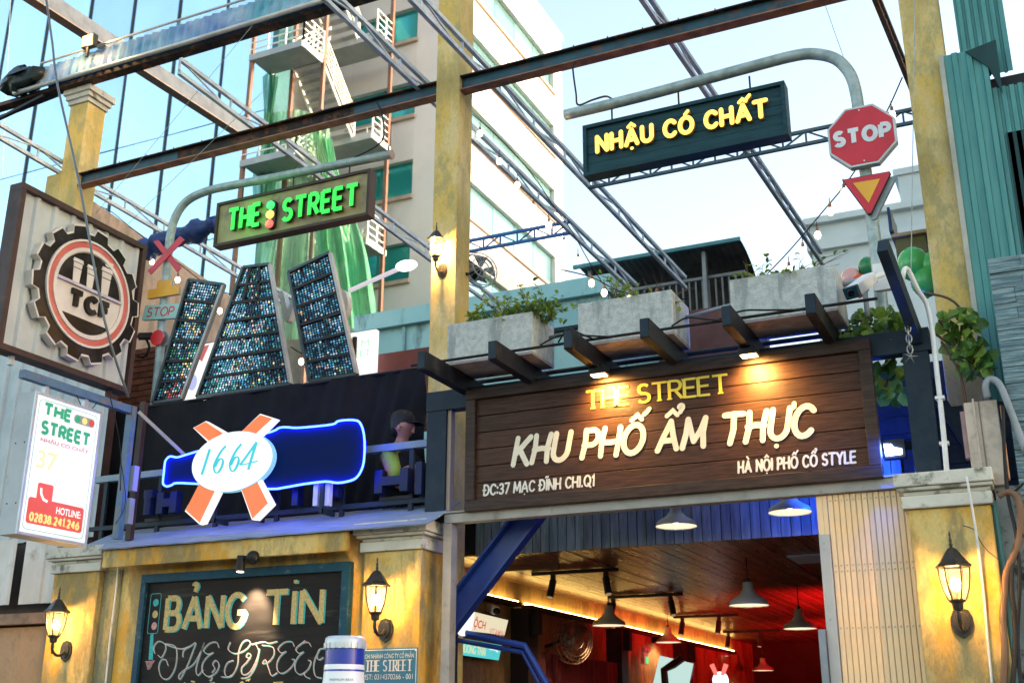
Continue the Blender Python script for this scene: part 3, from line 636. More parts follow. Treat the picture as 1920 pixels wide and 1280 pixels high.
for (x, y), m_ in (((240, 590), CHT), ((233, 690), CHY), ((225, 790), CHP)):
    a, b = cz(x, y); poly(MB(), fb, ell(a, b, .031, .033, 16), .0005, .0015).build('light_dot', m_, bb)
a, b = cz(205, 858); c, d = cz(192, 1078); poly(MB(), fb, [(a - .015, b), (a + .018, b), (c + .028, d), (c - .02, d)], .0005, .0015).build('light_stem', CHT, bb)
mb = MB()
for k in range(7): a, b = cz(150 + k * 3, 1095 + k * 11); c, d = cz(228 - k * 6, 1088 + k * 11); stroke(mb, fb, [(a, b), (c, d)], .006, .0005, .0015 + k * .0002)
mb.build('chalk_scribble', CHP, bb)
CUR = [[(230, 1025), (222, 970), (262, 922), (312, 940), (325, 985), (290, 1058), (258, 1040)], [(345, 1130), (325, 1080), (285, 1085), (265, 1150), (290, 1230), (350, 1240), (405, 1150), (420, 1030), (400, 960), (310, 942)], [(310, 942), (400, 975), (470, 985), (535, 962)],
 [(470, 1055), (480, 1000), (540, 960), (582, 935), (560, 1000), (510, 1130), (450, 1242), (437, 1215), (480, 1170), (560, 1120), (620, 1020), (655, 935), (630, 1000), (585, 1150), (600, 1212), (645, 1165)],
 [(780, 975), (760, 930), (700, 940), (650, 1000), (690, 1032), (732, 1018), (685, 1052), (642, 1110), (640, 1180), (690, 1222), (755, 1190), (782, 1125), (755, 1085), (728, 1115), (745, 1155), (720, 1190)],
 [(878, 930), (860, 990), (920, 1027), (1000, 1000), (1050, 945), (1030, 912), (985, 930), (950, 1010), (940, 1120), (895, 1212), (845, 1222), (828, 1170), (855, 1105), (905, 1085)], [(800, 1225), (860, 1228), (890, 1210)],
 [(1050, 1065), (1015, 1055), (1030, 1025), (1055, 1040), (1020, 1100), (975, 1150), (985, 1205), (1040, 1190), (1090, 1110), (1122, 1010), (1095, 945)], [(1060, 948), (1160, 925), (1210, 938), (1282, 922)], [(970, 1238), (1040, 1222), (1100, 1120), (1130, 985)],
 [(1150, 955), (1240, 970), (1252, 1035), (1210, 1095), (1155, 1112), (1180, 1080), (1205, 1150), (1232, 1215), (1280, 1190)],
 [(1425, 965), (1405, 925), (1340, 932), (1288, 985), (1318, 1022), (1355, 1008), (1308, 1048), (1278, 1110), (1285, 1175), (1330, 1195), (1395, 1150), (1432, 1085), (1405, 1075)],
 [(1570, 965), (1545, 930), (1490, 940), (1440, 990), (1470, 1025), (1505, 1012), (1460, 1055), (1432, 1115), (1440, 1180), (1485, 1205), (1545, 1160), (1570, 1095), (1545, 1085)], [(1520, 915), (1465, 960)],
 [(1675, 1060), (1640, 1080), (1620, 1050), (1645, 990), (1690, 985)], [(1645, 990), (1605, 1070), (1592, 1150), (1610, 1220), (1660, 1235)],
 [(1510, 1190), (1520, 1220), (1560, 1240)], [(690, 1230), (720, 1222), (715, 1250), (700, 1258)]]
for off, m_, wz in (((5, 6), CHT, .0010), ((-3, -3), CHW, .0016), ((2, 0), CHP, .0013)):
    mb = MB()
    for k, s_ in enumerate(CUR): stroke(mb, fb, [tuple(cz(p.x + off[0], p.y + off[1])) for p in smooth_pts([(a, b) for a, b in s_], 5)], .0045, .0003, wz + (k % 5) * .0001)
    mb.build('script_lettering', m_, bb)
mb = MB()
for k, s_ in enumerate(([(480, 1275), (500, 1290)], [(540, 1262), (570, 1268), (560, 1300)], [(700, 1282), (740, 1275), (745, 1310)], [(960, 1280), (980, 1268), (1010, 1300)], [(1010, 1258), (1045, 1245), (1030, 1262)], [(1245, 1275), (1330, 1272)], [(1290, 1272), (1290, 1320)])): stroke(mb, fb, [cz(*q) for q in s_], .012, .0005, .0015)
mb.build('chalk_lettering', CHY, bb)
# spotlight over the board
sp = empty('board_spotlight', A(452, 1048, 7.75), 'small black cylinder spotlight fixed under the awning above the chalkboard', 'spotlight'); p = ORI[sp.name]
mb = MB(); mb.lathe((p.x, p.y, p.z - .10), [(.0, 0), (.036, 0), (.036, .13), (.0, .13)], 16); mb.build('barrel', BLK, sp, smooth=False)
MB().ball((p.x + .11, p.y + .02, p.z + .012), .058, 14, 10).build('driver_housing', BLK, sp, smooth=True); MB().bar((p.x, p.y + .01, p.z + .01), (p.x + .11, p.y + .02, p.z + .02), .03).build('joint', BLK, sp)
MB().lathe((p.x, p.y, p.z - .104), [(0, 0), (.03, 0)], 16).build('lens', E('spot_lens', (1, .8, .55), 50), sp)
light('spot_beam', 'SPOT', (p.x, p.y, p.z - .13), 52, (1, .70, .40), sp, .02, (p.x + .02, 7.97, p.z - .42), 62, .9)

# ---------------------------------------------------------------- blue company plaque
pq = empty('company_plaque', (-4.8, 7.93, 1.8), 'blue company plaque lettered THE STREET on the right pilaster', 'plaque'); fp = facade(7.925)
a0, a1 = A(682, 1216, 7.925), A(784, 1210, 7.925); px0, px1, pz1 = a0.x - .03, a1.x, a0.z + .002; pz0 = pz1 - .45
PQB = M('plaque_blue', (.015, .12, .20), .35, col2=(.02, .15, .24), scale=3)
MB().box((px0, 7.926, pz0), (px1, 7.93 - .001, pz1)).build('plate', PQB, pq)
ring(MB(), fp, [(px0 + .01, pz0 + .01), (px1 - .01, pz0 + .01), (px1 - .01, pz1 - .01), (px0 + .01, pz1 - .01)], [(px0 + .016, pz0 + .016), (px1 - .016, pz0 + .016), (px1 - .016, pz1 - .016), (px0 + .016, pz1 - .016)], 0, .001).build('border', WLET, pq)
def pzz(y): return A(770, y, 7.925).z
ftext(fp, 'CHI NHÁNH CÔNG TY CỔ PHẦN', px0 + .045, pzz(1232), px1 - .035, pzz(1219), WLET, 'lettering', pq, .001)
stext(mb := MB(), fp, 'THE STREET', px0 + .05, pzz(1256), px1 - .045, pzz(1236), .012, .0003, .001, .14, False, 0, .4, 1.1); mb.build('lettering', WLET, pq)
ftext(fp, 'MST: 0314370266 - 001', px0 + .03, pzz(1272), px1 - .04, pzz(1262), WLET, 'lettering', pq, .001)
for x, z in ((px0 + .02, pz1 - .02), (px1 - .02, pz1 - .02)): MB().lathe((x, 7.925, z), [(0, .004), (.007, .003), (.008, 0)], 8, (0, -1, 0)).build('screw', WHITE, pq)

# ---------------------------------------------------------------- giant beer bottle standee
bt = empty('beer_bottle', (-4.78, 7.3, 0), 'giant white beer bottle standee with blue neck band in front of the plaque', 'bottle')
bc = A(646, 1240, 7.3); bx, by = bc.x, 7.3; zt = A(646, 1193, 7.3).z
BTW = M('bottle_white', (.78, .80, .82), .35, col2=(.72, .75, .78), scale=3); BTB = M('bottle_blue', (.01, .03, .30), .3, col2=(.012, .04, .36), scale=3); BTC = M('bottle_cap', (.55, .60, .63), .35, .2, col2=(.5, .55, .58), scale=4)
def at_b(z): return zt - z
prof = [(.0, 0), (.15, 0), (.168, .012), (.172, .03), (.172, .085)]
mb = MB(); mb.lathe((bx, by, zt), [(r, -h) for r, h in prof], 40)
o = mb.build('crown_cap', BTC, bt, smooth=True)
for k in range(20):
    a = 2 * pi * k / 20; c_ = MB().box((-.012, -.006, -.028), (.012, .006, .012)).build('crimp', BTC); c_.parent = bt; c_.matrix_local = Matrix.Translation(Vector((bx + .174 * cos(a), by + .174 * sin(a), zt - .06)) - ORI[bt.name]) @ Matrix.Rotation(a + pi / 2, 4, 'Z')
MB().lathe((bx, by, zt), [(.163, -.086), (.165, -.20)], 40).build('neck_band', BTB, bt, smooth=True)
MB().lathe((bx, by, zt), [(.166, -.2), (.169, -.22), (.170, -.235)], 40).build('white_ring', BTW, bt, smooth=True)
MB().lathe((bx, by, zt), [(.169, -.235), (.170, -.248)], 40).build('blue_ring', BTB, bt, smooth=True)
MB().lathe((bx, by, zt), [(.168, -.248), (.172, -.30), (.19, -.45), (.215, -.62), (.26, -.85), (.29, -1.1), (.30, -1.4), (.30, -2.05), (.28, -zt + .15), (0, -zt + .15)], 40).build('body', BTW, bt, smooth=True)
MB().lathe((bx, by, 0.13), [(.34, 0), (.34, .06), (0, .06)], 32).build('base', BLK, bt)
def wrap(o, z_mid):
    o0 = ORI[o.name]
    for v in o.data.vertices:
        u, z = v.co.x + o0.x, v.co.z + o0.z; h = zt - z; r = .172 + max(0, h - .30) * .125 + .002; a = -pi / 2 - YAW * 0 + (u - bx) / r + .38
        v.co = Vector((bx + r * cos(a), by + r * sin(a), z)) - o0
DKB = M('bottle_print', (.02, .12, .22), .5)
wrap(ftext(facade(7.1), 'PREMIUM BEER', bx - .09, zt - .315, bx + .12, zt - .300, DKB, 'lettering', bt), 0)
wrap(ftext(facade(7.1), 'BLANC', bx - .14, zt - .46, bx + .16, zt - .345, DKB, 'lettering', bt, .004, .012), 0)
MB().box((bx - .35, by - .35, .128), (bx + .35, by + .35, .15)).build('foot', BLK, bt)
bt.scale = (.87, .87, 1); bt.location.x += .13 * (bx - ORI[bt.name].x)

# ---------------------------------------------------------------- wall lanterns
GLS = thin('lantern_glass', (1.0, .82, .55), .8, .15, 6)
def lantern():
    e = empty('wall_lantern', (0, 0, 0), None, 'lantern', 'coach lanterns'); yy = -.17; zb = .12
    pts = [(0, -.10), (.045, -.07), (.066, -.02), (.066, .03), (.045, .075), (0, .09), (-.045, .075), (-.066, .03), (-.066, -.02), (-.045, -.07)]
    f = facade(0); poly(MB(), f, pts, 0, .016).build('back_plate', LANT, e, bevel=.003); poly(MB(), f, [(a * .7, b * .7) for a, b in pts], .016, .026).build('plate_boss', LANT, e, bevel=.003)
    mb = MB(); mb.tube(smooth_pts([(0, -.02, -.005), (0, -.06, -.04), (0, -.12, -.045), (0, yy, .0), (0, yy, zb - .06)]), .013, 8); mb.build('arm', LANT, e, smooth=True)
    MB().lathe((0, yy, zb - .16), [(0, 0), (.008, .01), (.006, .03), (.012, .05), (.016, .07)], 10).build('drop', LANT, e, smooth=True)
    MB().lathe((0, yy, zb - .07), [(.0, 0), (.03, .012), (.036, .05), (.05, .06), (.052, .072), (0, .072)], 12).build('cup', LANT, e)
    zs = [zb, zb + .06, zb + .13, zb + .20]; rs = [.05, .074, .088, .093]
    for k in range(6):
        a0, a1 = pi / 3 * k, pi / 3 * (k + 1)
        vs = [(rs[i] * cos(a) * .985, yy + rs[i] * sin(a) * .985, zs[i]) for i in range(4) for a in (a0, a1)]
        MB().add(vs, [(2 * i, 2 * i + 1, 2 * i + 3, 2 * i + 2) for i in range(3)]).build('pane', GLS, e)
        MB().tube([(r * cos(a0), yy + r * sin(a0), z) for r, z in zip(rs, zs)], .0055, 6).build('rib', LANT, e)
    MB().lathe((0, yy, zb + .195), [(.09, 0), (.112, .004), (.114, .016), (.085, .04), (.08, .05), (.062, .075), (.056, .085), (.03, .118), (.012, .128), (.006, .14)], 6).build('roof_cap', LANT, e)
    MB().lathe((0, yy, zb + .33), [(.007, 0), (.014, .012), (.007, .022), (.011, .034), (.005, .06), (.008, .075), (0, .10)], 8).build('finial', LANT, e, smooth=True)
    MB().lathe((0, yy, zb), [(.014, .0), (.014, .05)], 8).build('socket', M('lamp_socket', (.5, .4, .25), .5), e)
    MB().ball((0, yy, zb + .095), .032, 12, 8, (1, 1, 1.35)).build('bulb', E('bulb_warm', (1, .70, .34), 60), e, smooth=True)
    light('lamp_light', 'POINT', (0, yy, zb + .10), 55, (1, .56, .19), e, .035)
    return e
ln = lantern()
spots = [(A(1804, 1166, 7.83), 1.0, 'black coach lantern on the pilaster right of the folding gate'), (A(724, 1180, 7.93), 1.0, 'black coach lantern on the pilaster between chalkboard and entrance'),
         (A(125, 1219, 7.93), 1.0, 'black coach lantern on the pilaster at far left of the yellow wall'), (A(830, 508, 8.6), .80, 'small coach lantern high on the middle pillar')]
for i, (p, s_, lab) in enumerate(spots):
    o = ln if i == 0 else copy_tree(ln); o.location = p; o.scale = (s_, s_, s_); o['label'] = lab

# ================================================================ blade sign with gear emblem
XB = -7.45
def bz(px, py, X=XB): p = AX(px, py, X); return p.y, p.z
gs = empty('gear_emblem_sign', (XB, 6.8, 4.5), 'square projecting sign of white corrugated metal with TCF gear emblem', 'sign')
BRN = M('sign_brown', (.055, .033, .030), .5, col2=(.04, .025, .024), scale=5, dirt=(.10, .055, .035), dscale=6, dlo=.6, dhi=.8)
Y0, Y1, Z0, Z1 = 6.10, 7.60, 4.48, 5.95; T = .15; fwd_ = .05
CORW = M('white_corrugated', (.40, .45, .46), .5, .05, col2=(.34, .39, .41), scale=3, bump=.08, dirt=(.24, .20, .16), dscale=3, dlo=.62, dhi=.82, dstretch=(3, 3, .4))
for a, b in (((Y0, Z1 - fwd_), (Y1, Z1)), ((Y0, Z0), (Y1, Z0 + fwd_))): MB().box((XB - T, a[0], a[1]), (XB, b[0], b[1])).build('frame_rail', BRN, gs)
for a, b in ((Y0, Y0 + fwd_), (Y1 - fwd_, Y1)): MB().box((XB - T, a, Z0 + fwd_ + .001), (XB - .001, b, Z1 - fwd_ - .001)).build('frame_stile', BRN, gs)
def corrug(x_or_y, u0, u1, z0, z1, axis, pitch=.2, dep=.024, flat=.66):
    """vertical-rib metal sheet; axis 'Y': sheet lies in plane X=x_or_y and runs along Y; 'X': plane Y=x_or_y, runs along X"""
    prof = []; u = u0
    while u < u1:
        for du, d in ((0, 0), (pitch * flat, 0), (pitch * (flat + .08), dep), (pitch * .92, dep), (pitch * .999, 0)):
            if u + du <= u1: prof.append((u + du, d))
        u += pitch
    prof.append((u1, 0)); mb = MB(); vs = []
    for u, d in prof:
        for z in (z0, z1): vs.append((x_or_y + d, u, z) if axis == 'Y' else (u, x_or_y - d, z))
    fs = [(2 * i, 2 * i + 2, 2 * i + 3, 2 * i + 1) for i in range(len(prof) - 1)]
    mb.add(vs, fs); return mb
corrug(XB - .055, Y0 + fwd_, Y1 - fwd_, Z0 + fwd_, Z1 - fwd_, 'Y').build('corrugated_face', CORW, gs)
MB().box((XB - T + .002, Y0 + fwd_, Z0 + fwd_), (XB - T + .02, Y1 - fwd_, Z1 - fwd_)).build('back_sheet', CORW, gs)
fg = blade(XB - .03)
cyl, czl = bz(45, 560)[0], 0; cyr = bz(253, 590)[0]; gy = (cyl + cyr) / 2; gR = (cyr - cyl) / 2; gz = (bz(147, 420)[1] + bz(150, 680)[1]) / 2
def gear(R, r, n=14, a0=.1):
    out = []
    for k in range(n):
        a = a0 + 2 * pi * k / n; s_ = 2 * pi / n
        for t, rr in ((-.34, r), (-.24, R), (.22, R), (.32, r)): out.append((gy + rr * cos(a + t * s_), gz + rr * sin(a + t * s_)))
    return out
def circ(r, a0=0, a1=360, n=48, closed=True): return ell(gy, gz, r, r, n, a0, a1, closed)
CRE = M('emblem_cream', (.56, .54, .50), .45, col2=(.50, .48, .44), scale=4); EBL = M('emblem_black', (.006, .005, .006), .35, col2=(.022, .02, .02)); ERD = M('emblem_red', (.42, .09, .08), .4, col2=(.46, .12, .10), scale=4); ELI = M('emblem_lilac', (.45, .43, .50), .4)
poly(MB(), fg, gear(gR, gR * .90), .0, .075).build('gear_backing', CRE, gs)
poly(MB(), fg, gear(gR * .972, gR * .872), .0752, .079).build('gear_face', EBL, gs)
ring(MB(), fg, circ(gR * .775), circ(gR * .745), .079, .098).build('rim', CRE, gs); ring(MB(), fg, circ(gR * .745), circ(gR * .655), .079, .086).build('red_ring', ERD, gs)
ring(MB(), fg, circ(gR * .655), circ(gR * .60), .079, .096).build('rim', CRE, gs)
poly(MB(), fg, circ(gR * .60), .079, .081).build('disc', CRE, gs)
poly(MB(), fg, ell(gy, gz, gR * .585, gR * .585, 24, 8, 172, False), .0812, .088).build('disc_upper', EBL, gs)
poly(MB(), fg, ell(gy, gz, gR * .585, gR * .585, 16, 222, 318, False), .0812, .087).build('disc_lower', EBL, gs)
MB().box((fg.p(0, 0, .081).x, gy - gR * .6, gz + gR * .035), (fg.p(0, 0, .105).x, gy + gR * .6, gz + gR * .075)).build('shelf_bar', ELI, gs)
def zt2(x, y): return bz(x / 2.977, 330 + y / 2.977, XB + .06)
for (c, wd_, h_) in ((-.27, .16, .34), (-.02, .145, .33), (.27, .18, .40)):
    u = gy + c * gR; z = gz + .085 * gR; wd_ *= gR; h_ *= gR
    poly(MB(), fg, [(u - wd_ * .36, z), (u + wd_ * .36, z), (u + wd_ * .5, z + h_ * .82), (u - wd_ * .5, z + h_ * .82)], .0882, .093).build('cup', CRE, gs)
    poly(MB(), fg, [(u - wd_ * .6, z + h_ * .85), (u + wd_ * .6, z + h_ * .85), (u + wd_ * .52, z + h_), (u - wd_ * .52, z + h_)], .0882, .094).build('cup_lid', CRE, gs)
    MB().box((fg.p(0, 0, .0925).x, u - wd_ * .47, z + h_ * .58), (fg.p(0, 0, .0945).x, u + wd_ * .47, z + h_ * .61)).build('cup_band', EBL, gs)
poly(MB(), fg, ell(gy + .27 * gR, gz + .53 * gR, .05 * gR, .025 * gR, 12), .0882, .092).build('steam', CRE, gs)
poly(MB(), fg, ell(gy + .34 * gR, gz + .57 * gR, .035 * gR, .02 * gR, 12), .0882, .092).build('steam', CRE, gs)
stext(mb := MB(), fg, 'TCF', gy - .36 * gR, gz - .30 * gR, gy + .40 * gR, gz - .02 * gR, .075 * gR, .082, .11, .22); mb.build('lettering', EBL, gs)

# ================================================================ back-lit light box
lb = empty('light_box_sign', (XB, 6.9, 3.05), 'tall lit white light box lettered THE STREET with red hotline panel', 'sign'); fl_ = blade(XB)
LY0, LY1, LZ0, LZ1 = 6.54, 7.29, 3.05, 4.23
ALU = M('aluminium', (.42, .47, .52), .4, .4, col2=(.36, .41, .46), scale=3)
MB().box((XB - .20, LY0, LZ0), (XB - .012, LY1, LZ1)).build('cabinet', M('cabinet_grey', (.34, .38, .40), .5, col2=(.30, .33, .36), scale=3, dirt=(.2, .2, .2), dscale=7, dlo=.6, dhi=.7), lb)
ring(MB(), fl_, [(LY0, LZ0), (LY1, LZ0), (LY1, LZ1), (LY0, LZ1)], [(LY0 + .022, LZ0 + .022), (LY1 - .022, LZ0 + .022), (LY1 - .022, LZ1 - .022), (LY0 + .022, LZ1 - .022)], -.012, .006).build('trim', ALU, lb)
for k, (pts, r_) in enumerate((([(.0, .6, 4.38), (.02, .75, 4.20), (.0, .9, 4.36)], .004), ([(.03, 1.0, 4.40), (.05, 1.1, 4.15), (.04, 1.2, 3.9), (.03, 1.25, 3.6)], .005), ([(.03, 1.22, 3.85), (.06, 1.3, 3.5), (.02, 1.25, 3.3)], .004))):
    mb = MB(); mb.tube(smooth_pts([(-7.52 + a, 6.4 + b, c) for a, b, c in pts], 5), r_, 5); tag(mb.build('loose_cable', BLK, smooth=True), ['thin black wire drooping from the bracket arm above the light box', 'black wire running down the blue bracket post', 'short black wire beside the lower junction box on the bracket'][k], 'cable')
for k in range(4): MB().lathe((XB - .15 + (k % 2) * .1, LY0, 3.3 + (k // 2) * .5), [(0, .004), (.006, .003), (.007, 0)], 8, (0, -1, 0)).build('rivet', BLK, lb)
MB().box((XB - .012, LY0 + .022, LZ0 + .022), (XB - .002, LY1 - .022, LZ1 - .022)).build('lit_face', E('face_lit', (.90, .95, 1.0), .98, 1.5), lb)
EG = E('print_green', (.03, .42, .22), .75, 20); ER = E('print_red', (.80, .10, .07), .8, 3); EP = E('print_pink', (.72, .18, .24), .8); EW = E('print_white', (1, .95, .9), 1.0); EYL = E('print_yellow', (1, .72, .22), .95); EPY = E('print_pale', (1.0, .80, .42), .85)
def lz(x, y): return bz(x / 2.977, 680 + y / 2.977)
def boxz(a, b):   # zoom px: bottom-left, top-right -> plane box
    u0, v0 = lz(*a); u1, v1 = lz(*b); return u0, v0, u1, v1
W_ = LY1 - LY0; H_ = LZ1 - LZ0
def lu(t): return LY0 + t * W_
def lv(t): return LZ0 + t * H_
stext(mb := MB(), fl_, 'THE', lu(.13), lv(.845), lu(.55), lv(.945), .030, .0005, .001, .12); mb.build('lettering', EG, lb)
stext(mb := MB(), fl_, 'STREET', lu(.13), lv(.71), lu(.87), lv(.815), .030, .0005, .001, .10); mb.build('lettering', EG, lb)
ftext(fl_, 'NHẬU CÓ CHẤT', lu(.15), lv(.655), lu(.86), lv(.70), EP, 'lettering', lb, .001, .025)
poly(MB(), fl_, rrect(lu(.585), lv(.86), lu(.90), lv(.925), .034), 0, .0008).build('traffic_light', E('print_grey', (.35, .38, .36), .6), lb)
for t, m_ in ((.64, EG), (.745, EYL), (.85, ER)): poly(MB(), fl_, ell(lu(t), lv(.8925), .030, .030, 16), .001, .0014).build('light_dot', m_, lb)
ftext(fl_, '37', lu(.14), lv(.47), lu(.42), lv(.60), EPY, 'lettering', lb, .001, .01); 
ftext(fl_, 'MẠC ĐĨNH CHI', lu(.47), lv(.54), lu(.86), lv(.58), EPY, 'lettering', lb, .001); ftext(fl_, 'QUẬN 1', lu(.47), lv(.47), lu(.80), lv(.51), EPY, 'lettering', lb, .001)
poly(MB(), fl_, rrect(lu(.10), lv(.085), lu(.90), lv(.265), .025), 0, .0008).build('hotline_panel', ER, lb)
stext(mb := MB(), fl_, '02838.241.246', lu(.14), lv(.10), lu(.86), lv(.165), .017, .001, .0014, .16); mb.build('lettering', EYL, lb)
ftext(fl_, 'HOTLINE:', lu(.50), lv(.185), lu(.86), lv(.235), EW, 'lettering', lb, .0012, .02)
poly(MB(), fl_, rrect(lu(.20), lv(.225), lu(.42), lv(.375), .02), .001, .0018).build('phone_panel', ER, lb)
stroke(mb := MB(), fl_, [tuple(q) for q in [(lu(.25), lv(.34)), (lu(.26), lv(.30)), (lu(.30), lv(.265)), (lu(.36), lv(.255))]], .022, .002, .0026); mb.build('handset', EW, lb)
ring(MB(), fl_, rrect(LY0 + .05, LZ0 + .05, LY1 - .05, LZ1 - .05, .04), rrect(LY0 + .054, LZ0 + .054, LY1 - .054, LZ1 - .054, .038), 0, .0008).build('border_line', EG, lb)
# blue steel bracket carrying both blade signs
br = empty('sign_bracket', (-7.5, 7.7, 3.2), 'blue steel bracket frame holding the light box and the gear sign', 'bracket')
yp = AX(246, 800, -7.52).y
MB().box((-7.57, yp - .03, 3.18), (-7.50, yp + .03, 4.40)).build('post', SLATE, br); MB().box((-7.575, 6.45, 4.33), (-7.51, yp - .031, 4.40)).build('arm', SLATE, br)
MB().box((-7.62, yp + .18, 3.2), (-7.56, yp + .23, 4.5)).build('rear_post', BRN, br); MB().bar((-7.5, yp + .05, 4.36), (-7.1, 8.15, 3.9), .03).build('brace', GREYST, br)
for y in (6.7, 7.15): MB().box((-7.57, y, 4.232), (-7.53, y + .04, 4.33)).build('hanger', ALU, br); 
MB().box((-7.56, 6.3, 4.402), (-7.52, 6.34, 4.48)).build('hanger', ALU, br); MB().box((-7.56, 7.4, 4.402), (-7.52, 7.44, 4.48)).build('hanger', BRN, br)
MB().box((-7.53, yp + .04, 3.62), (-7.46, yp + .1, 3.85)).build('junction_box', ALU, br); MB().box((-7.53, yp + .03, 3.32), (-7.46, yp + .09, 3.55)).build('junction_box', ALU, br)
# neighbouring corrugated wall, brick wall, low wall at far left
nb = empty('corrugated_wall', (-9.6, 8.35, 0), 'pale corrugated metal wall of the neighbour at far left', 'wall')
for k in range(3): corrug(8.36 - k * .004, -11.6 + k * 1.04, -10.56 + k * 1.04 + .02, 3.35, 6.3, 'X', .2).build('sheet', CORW, nb)
MB().box((-11.6, 8.38, 0), (-8.5, 8.5, 6.3)).build('backing', BRN, nb)
for x, s_ in ((-9.9, 0), (-9.2, 1), (-8.85, 2)): corrug(8.2 + .02 * s_, x, x + (.6 if s_ < 2 else .3), 2.72, 3.36, 'X', .3, .012).build('lower_sheet', M('pale_lower_sheet', (.55, .53, .50), .5, col2=(.5, .46, .42), scale=3, dirt=(.2, .13, .09), dscale=4, dlo=.6, dhi=.8), nb)
MB().box((-11.6, 8.1, 2.52), (-8.57, 8.34, 2.62)).build('ledge', M('ledge_wood', (.25, .14, .08), .7, dirt=(.05, .04, .03), dscale=6), nb)
MB().box((-11.6, 8.2, 0), (-8.575, 8.32, 2.5)).build('low_wall', plaster('brown_plaster', (.42, .25, .13), (.46, .28, .16), (.34, .2, .11), (.3, .2, .12), .62, .85), nb)
bw = empty('brick_wall', (-8.4, 9.3, 0), 'red brick wall behind the left sign pole', 'wall')
BRK = M('red_brick', (.36, .14, .08), .85, col2=(.27, .10, .06), scale=9, bump=.3, var=.3); MB().box((-10.4, 9.32, 3), (-8.05, 9.5, 5.6)).build('mortar', M('mortar', (.4, .33, .27), .9, bump=.3), bw)
bm = bpy.data.meshes.new('brick'); t = MB().box((-.10, -.02, -.03), (.10, .02, .03)); bm.from_pydata(t.v, [], t.f); bm.materials.append(BRK)
for r in range(22):
    for c in range(11):
        x = -10.3 + c * .213 + (.106 if r % 2 else 0); z = 4.1 + r * .072
        if x < -8.1:
            o = bpy.data.objects.new('brick', bm); COL.objects.link(o); o.parent = bw; o.location = Vector((x, 9.31 + random.uniform(-.004, .004), z)) - ORI[bw.name]
# ================================================================ terrace over the wall
terr = MB().box((-8.6, 8.05, 3.13), (-4.95, 9.6, 3.22)).build('terrace_slab', M('terrace_concrete', (.2, .2, .2), .9)); tag(terr, kind='structure')
fbx = empty('black_fabric_screen', (-6.6, 8.6, 3.3), 'black fabric screen stretched along the terrace below the sequin panels', 'screen')
FAB = M('black_fabric', (.004, .0045, .006), .8, col2=(.009, .009, .011), scale=3, bump=.3, bscale=8)
rnd = random.Random(11); vs = []; NX, NZ = 90, 14; zf = A(500, 730, 8.6).z; xf0, xf1 = A(190, 772, 8.6).x, -4.92
for i in range(NX + 1):
    for k in range(NZ + 1):
        x = xf0 + (xf1 - xf0) * i / NX; t = k / NZ; g = max(0, (x + 6.2) / 1.3)
        vs.append((x, 8.6 + .02 * sin(x * 9 + t * 3) + .02 * sin(x * 31 + t * (6 + 8 * g)) * (.3 + g) + rnd.uniform(-.003, .003), zf - 1.42 * t - (.012 * sin(x * 2.3) if k == 0 else 0)))
MB().add(vs, [(i * (NZ + 1) + j, i * (NZ + 1) + j + 1, (i + 1) * (NZ + 1) + j + 1, (i + 1) * (NZ + 1) + j) for i in range(NX) for j in range(NZ)]).build('cloth', FAB, fbx, smooth=True)
MB().tube([(xf0, 8.61, zf), (xf1, 8.61, zf)], .015, 8).build('top_rail', BLK, fbx)
rl = empty('terrace_railing', (-6.5, 8.15, 3.2), 'blue grey steel terrace railing behind the neon bottle sign', 'railing')
za, zb_ = A(700, 842, 8.15).z, A(260, 888, 8.15).z; xa, xb = A(180, 895, 8.15).x, A(802, 835, 8.15).x
MB().box((xa, 8.13, za - .03), (xb, 8.19, za + .03)).build('top_rail', M('rail_paint', (.20, .28, .34), .5, col2=(.16, .23, .29), scale=5, dirt=(.1, .09, .08), dscale=9, dlo=.6, dhi=.75), rl)
MB().box((xa, 8.135, 3.36), (xb, 8.175, 3.40)).build('bottom_rail', NAVY, rl)
for k in range(6): x = xa + .15 + (xb - xa - .3) * k / 5; MB().box((x - .02, 8.14, 3.22), (x + .02, 8.17, za - .03)).build('post', NAVY, rl)
# big dark channel letters standing along the railing
LTB = M('letter_navy', (.006, .012, .05), .4, col2=(.01, .018, .07), scale=4); fch = facade(8.10)
for ch, x0p, x1p in (('T', 272, 300), ('H', 303, 340), ('A', 478, 520), ('I', 555, 566), ('N', 600, 640), ('H', 708, 770), ('I', 784, 796)):
    c = empty('channel_letter', A((x0p + x1p) / 2, 960, 8.1), None, 'letter', 'dark channel letters along the railing')
    lab = {272: 'leftmost dark channel letter on the railing below the bottle neck', 303: 'dark channel letter H below the neon bottle neck', 478: 'dark channel letter A below the crossed ribbons', 555: 'narrow dark channel letter right of the crossed ribbons',
           600: 'dark channel letter N below the neon bottle body', 708: 'blue lit channel letter H in front of the seated person', 784: 'narrow blue channel letter beside the dark entrance post'}[x0p]
    c['label'] = lab; x0, x1 = A(x0p, 930, 8.1).x, A(x1p, 925, 8.1).x; z0, z1 = 3.41, A(740, 873, 8.1).z
    if ch == 'I': MB().box((x0, 8.04, z0), (x1, 8.125, z1)).build('body', LTB, c)
    else: stext(mb := MB(), fch, ch, x0, z0, x1, z1, .075, -.02, .06); mb.build('body', LTB, c)
    MB().box((x0, 8.127, z0 - .01), (x1, 8.134, z0 + .02)).build('foot', BLK, c)
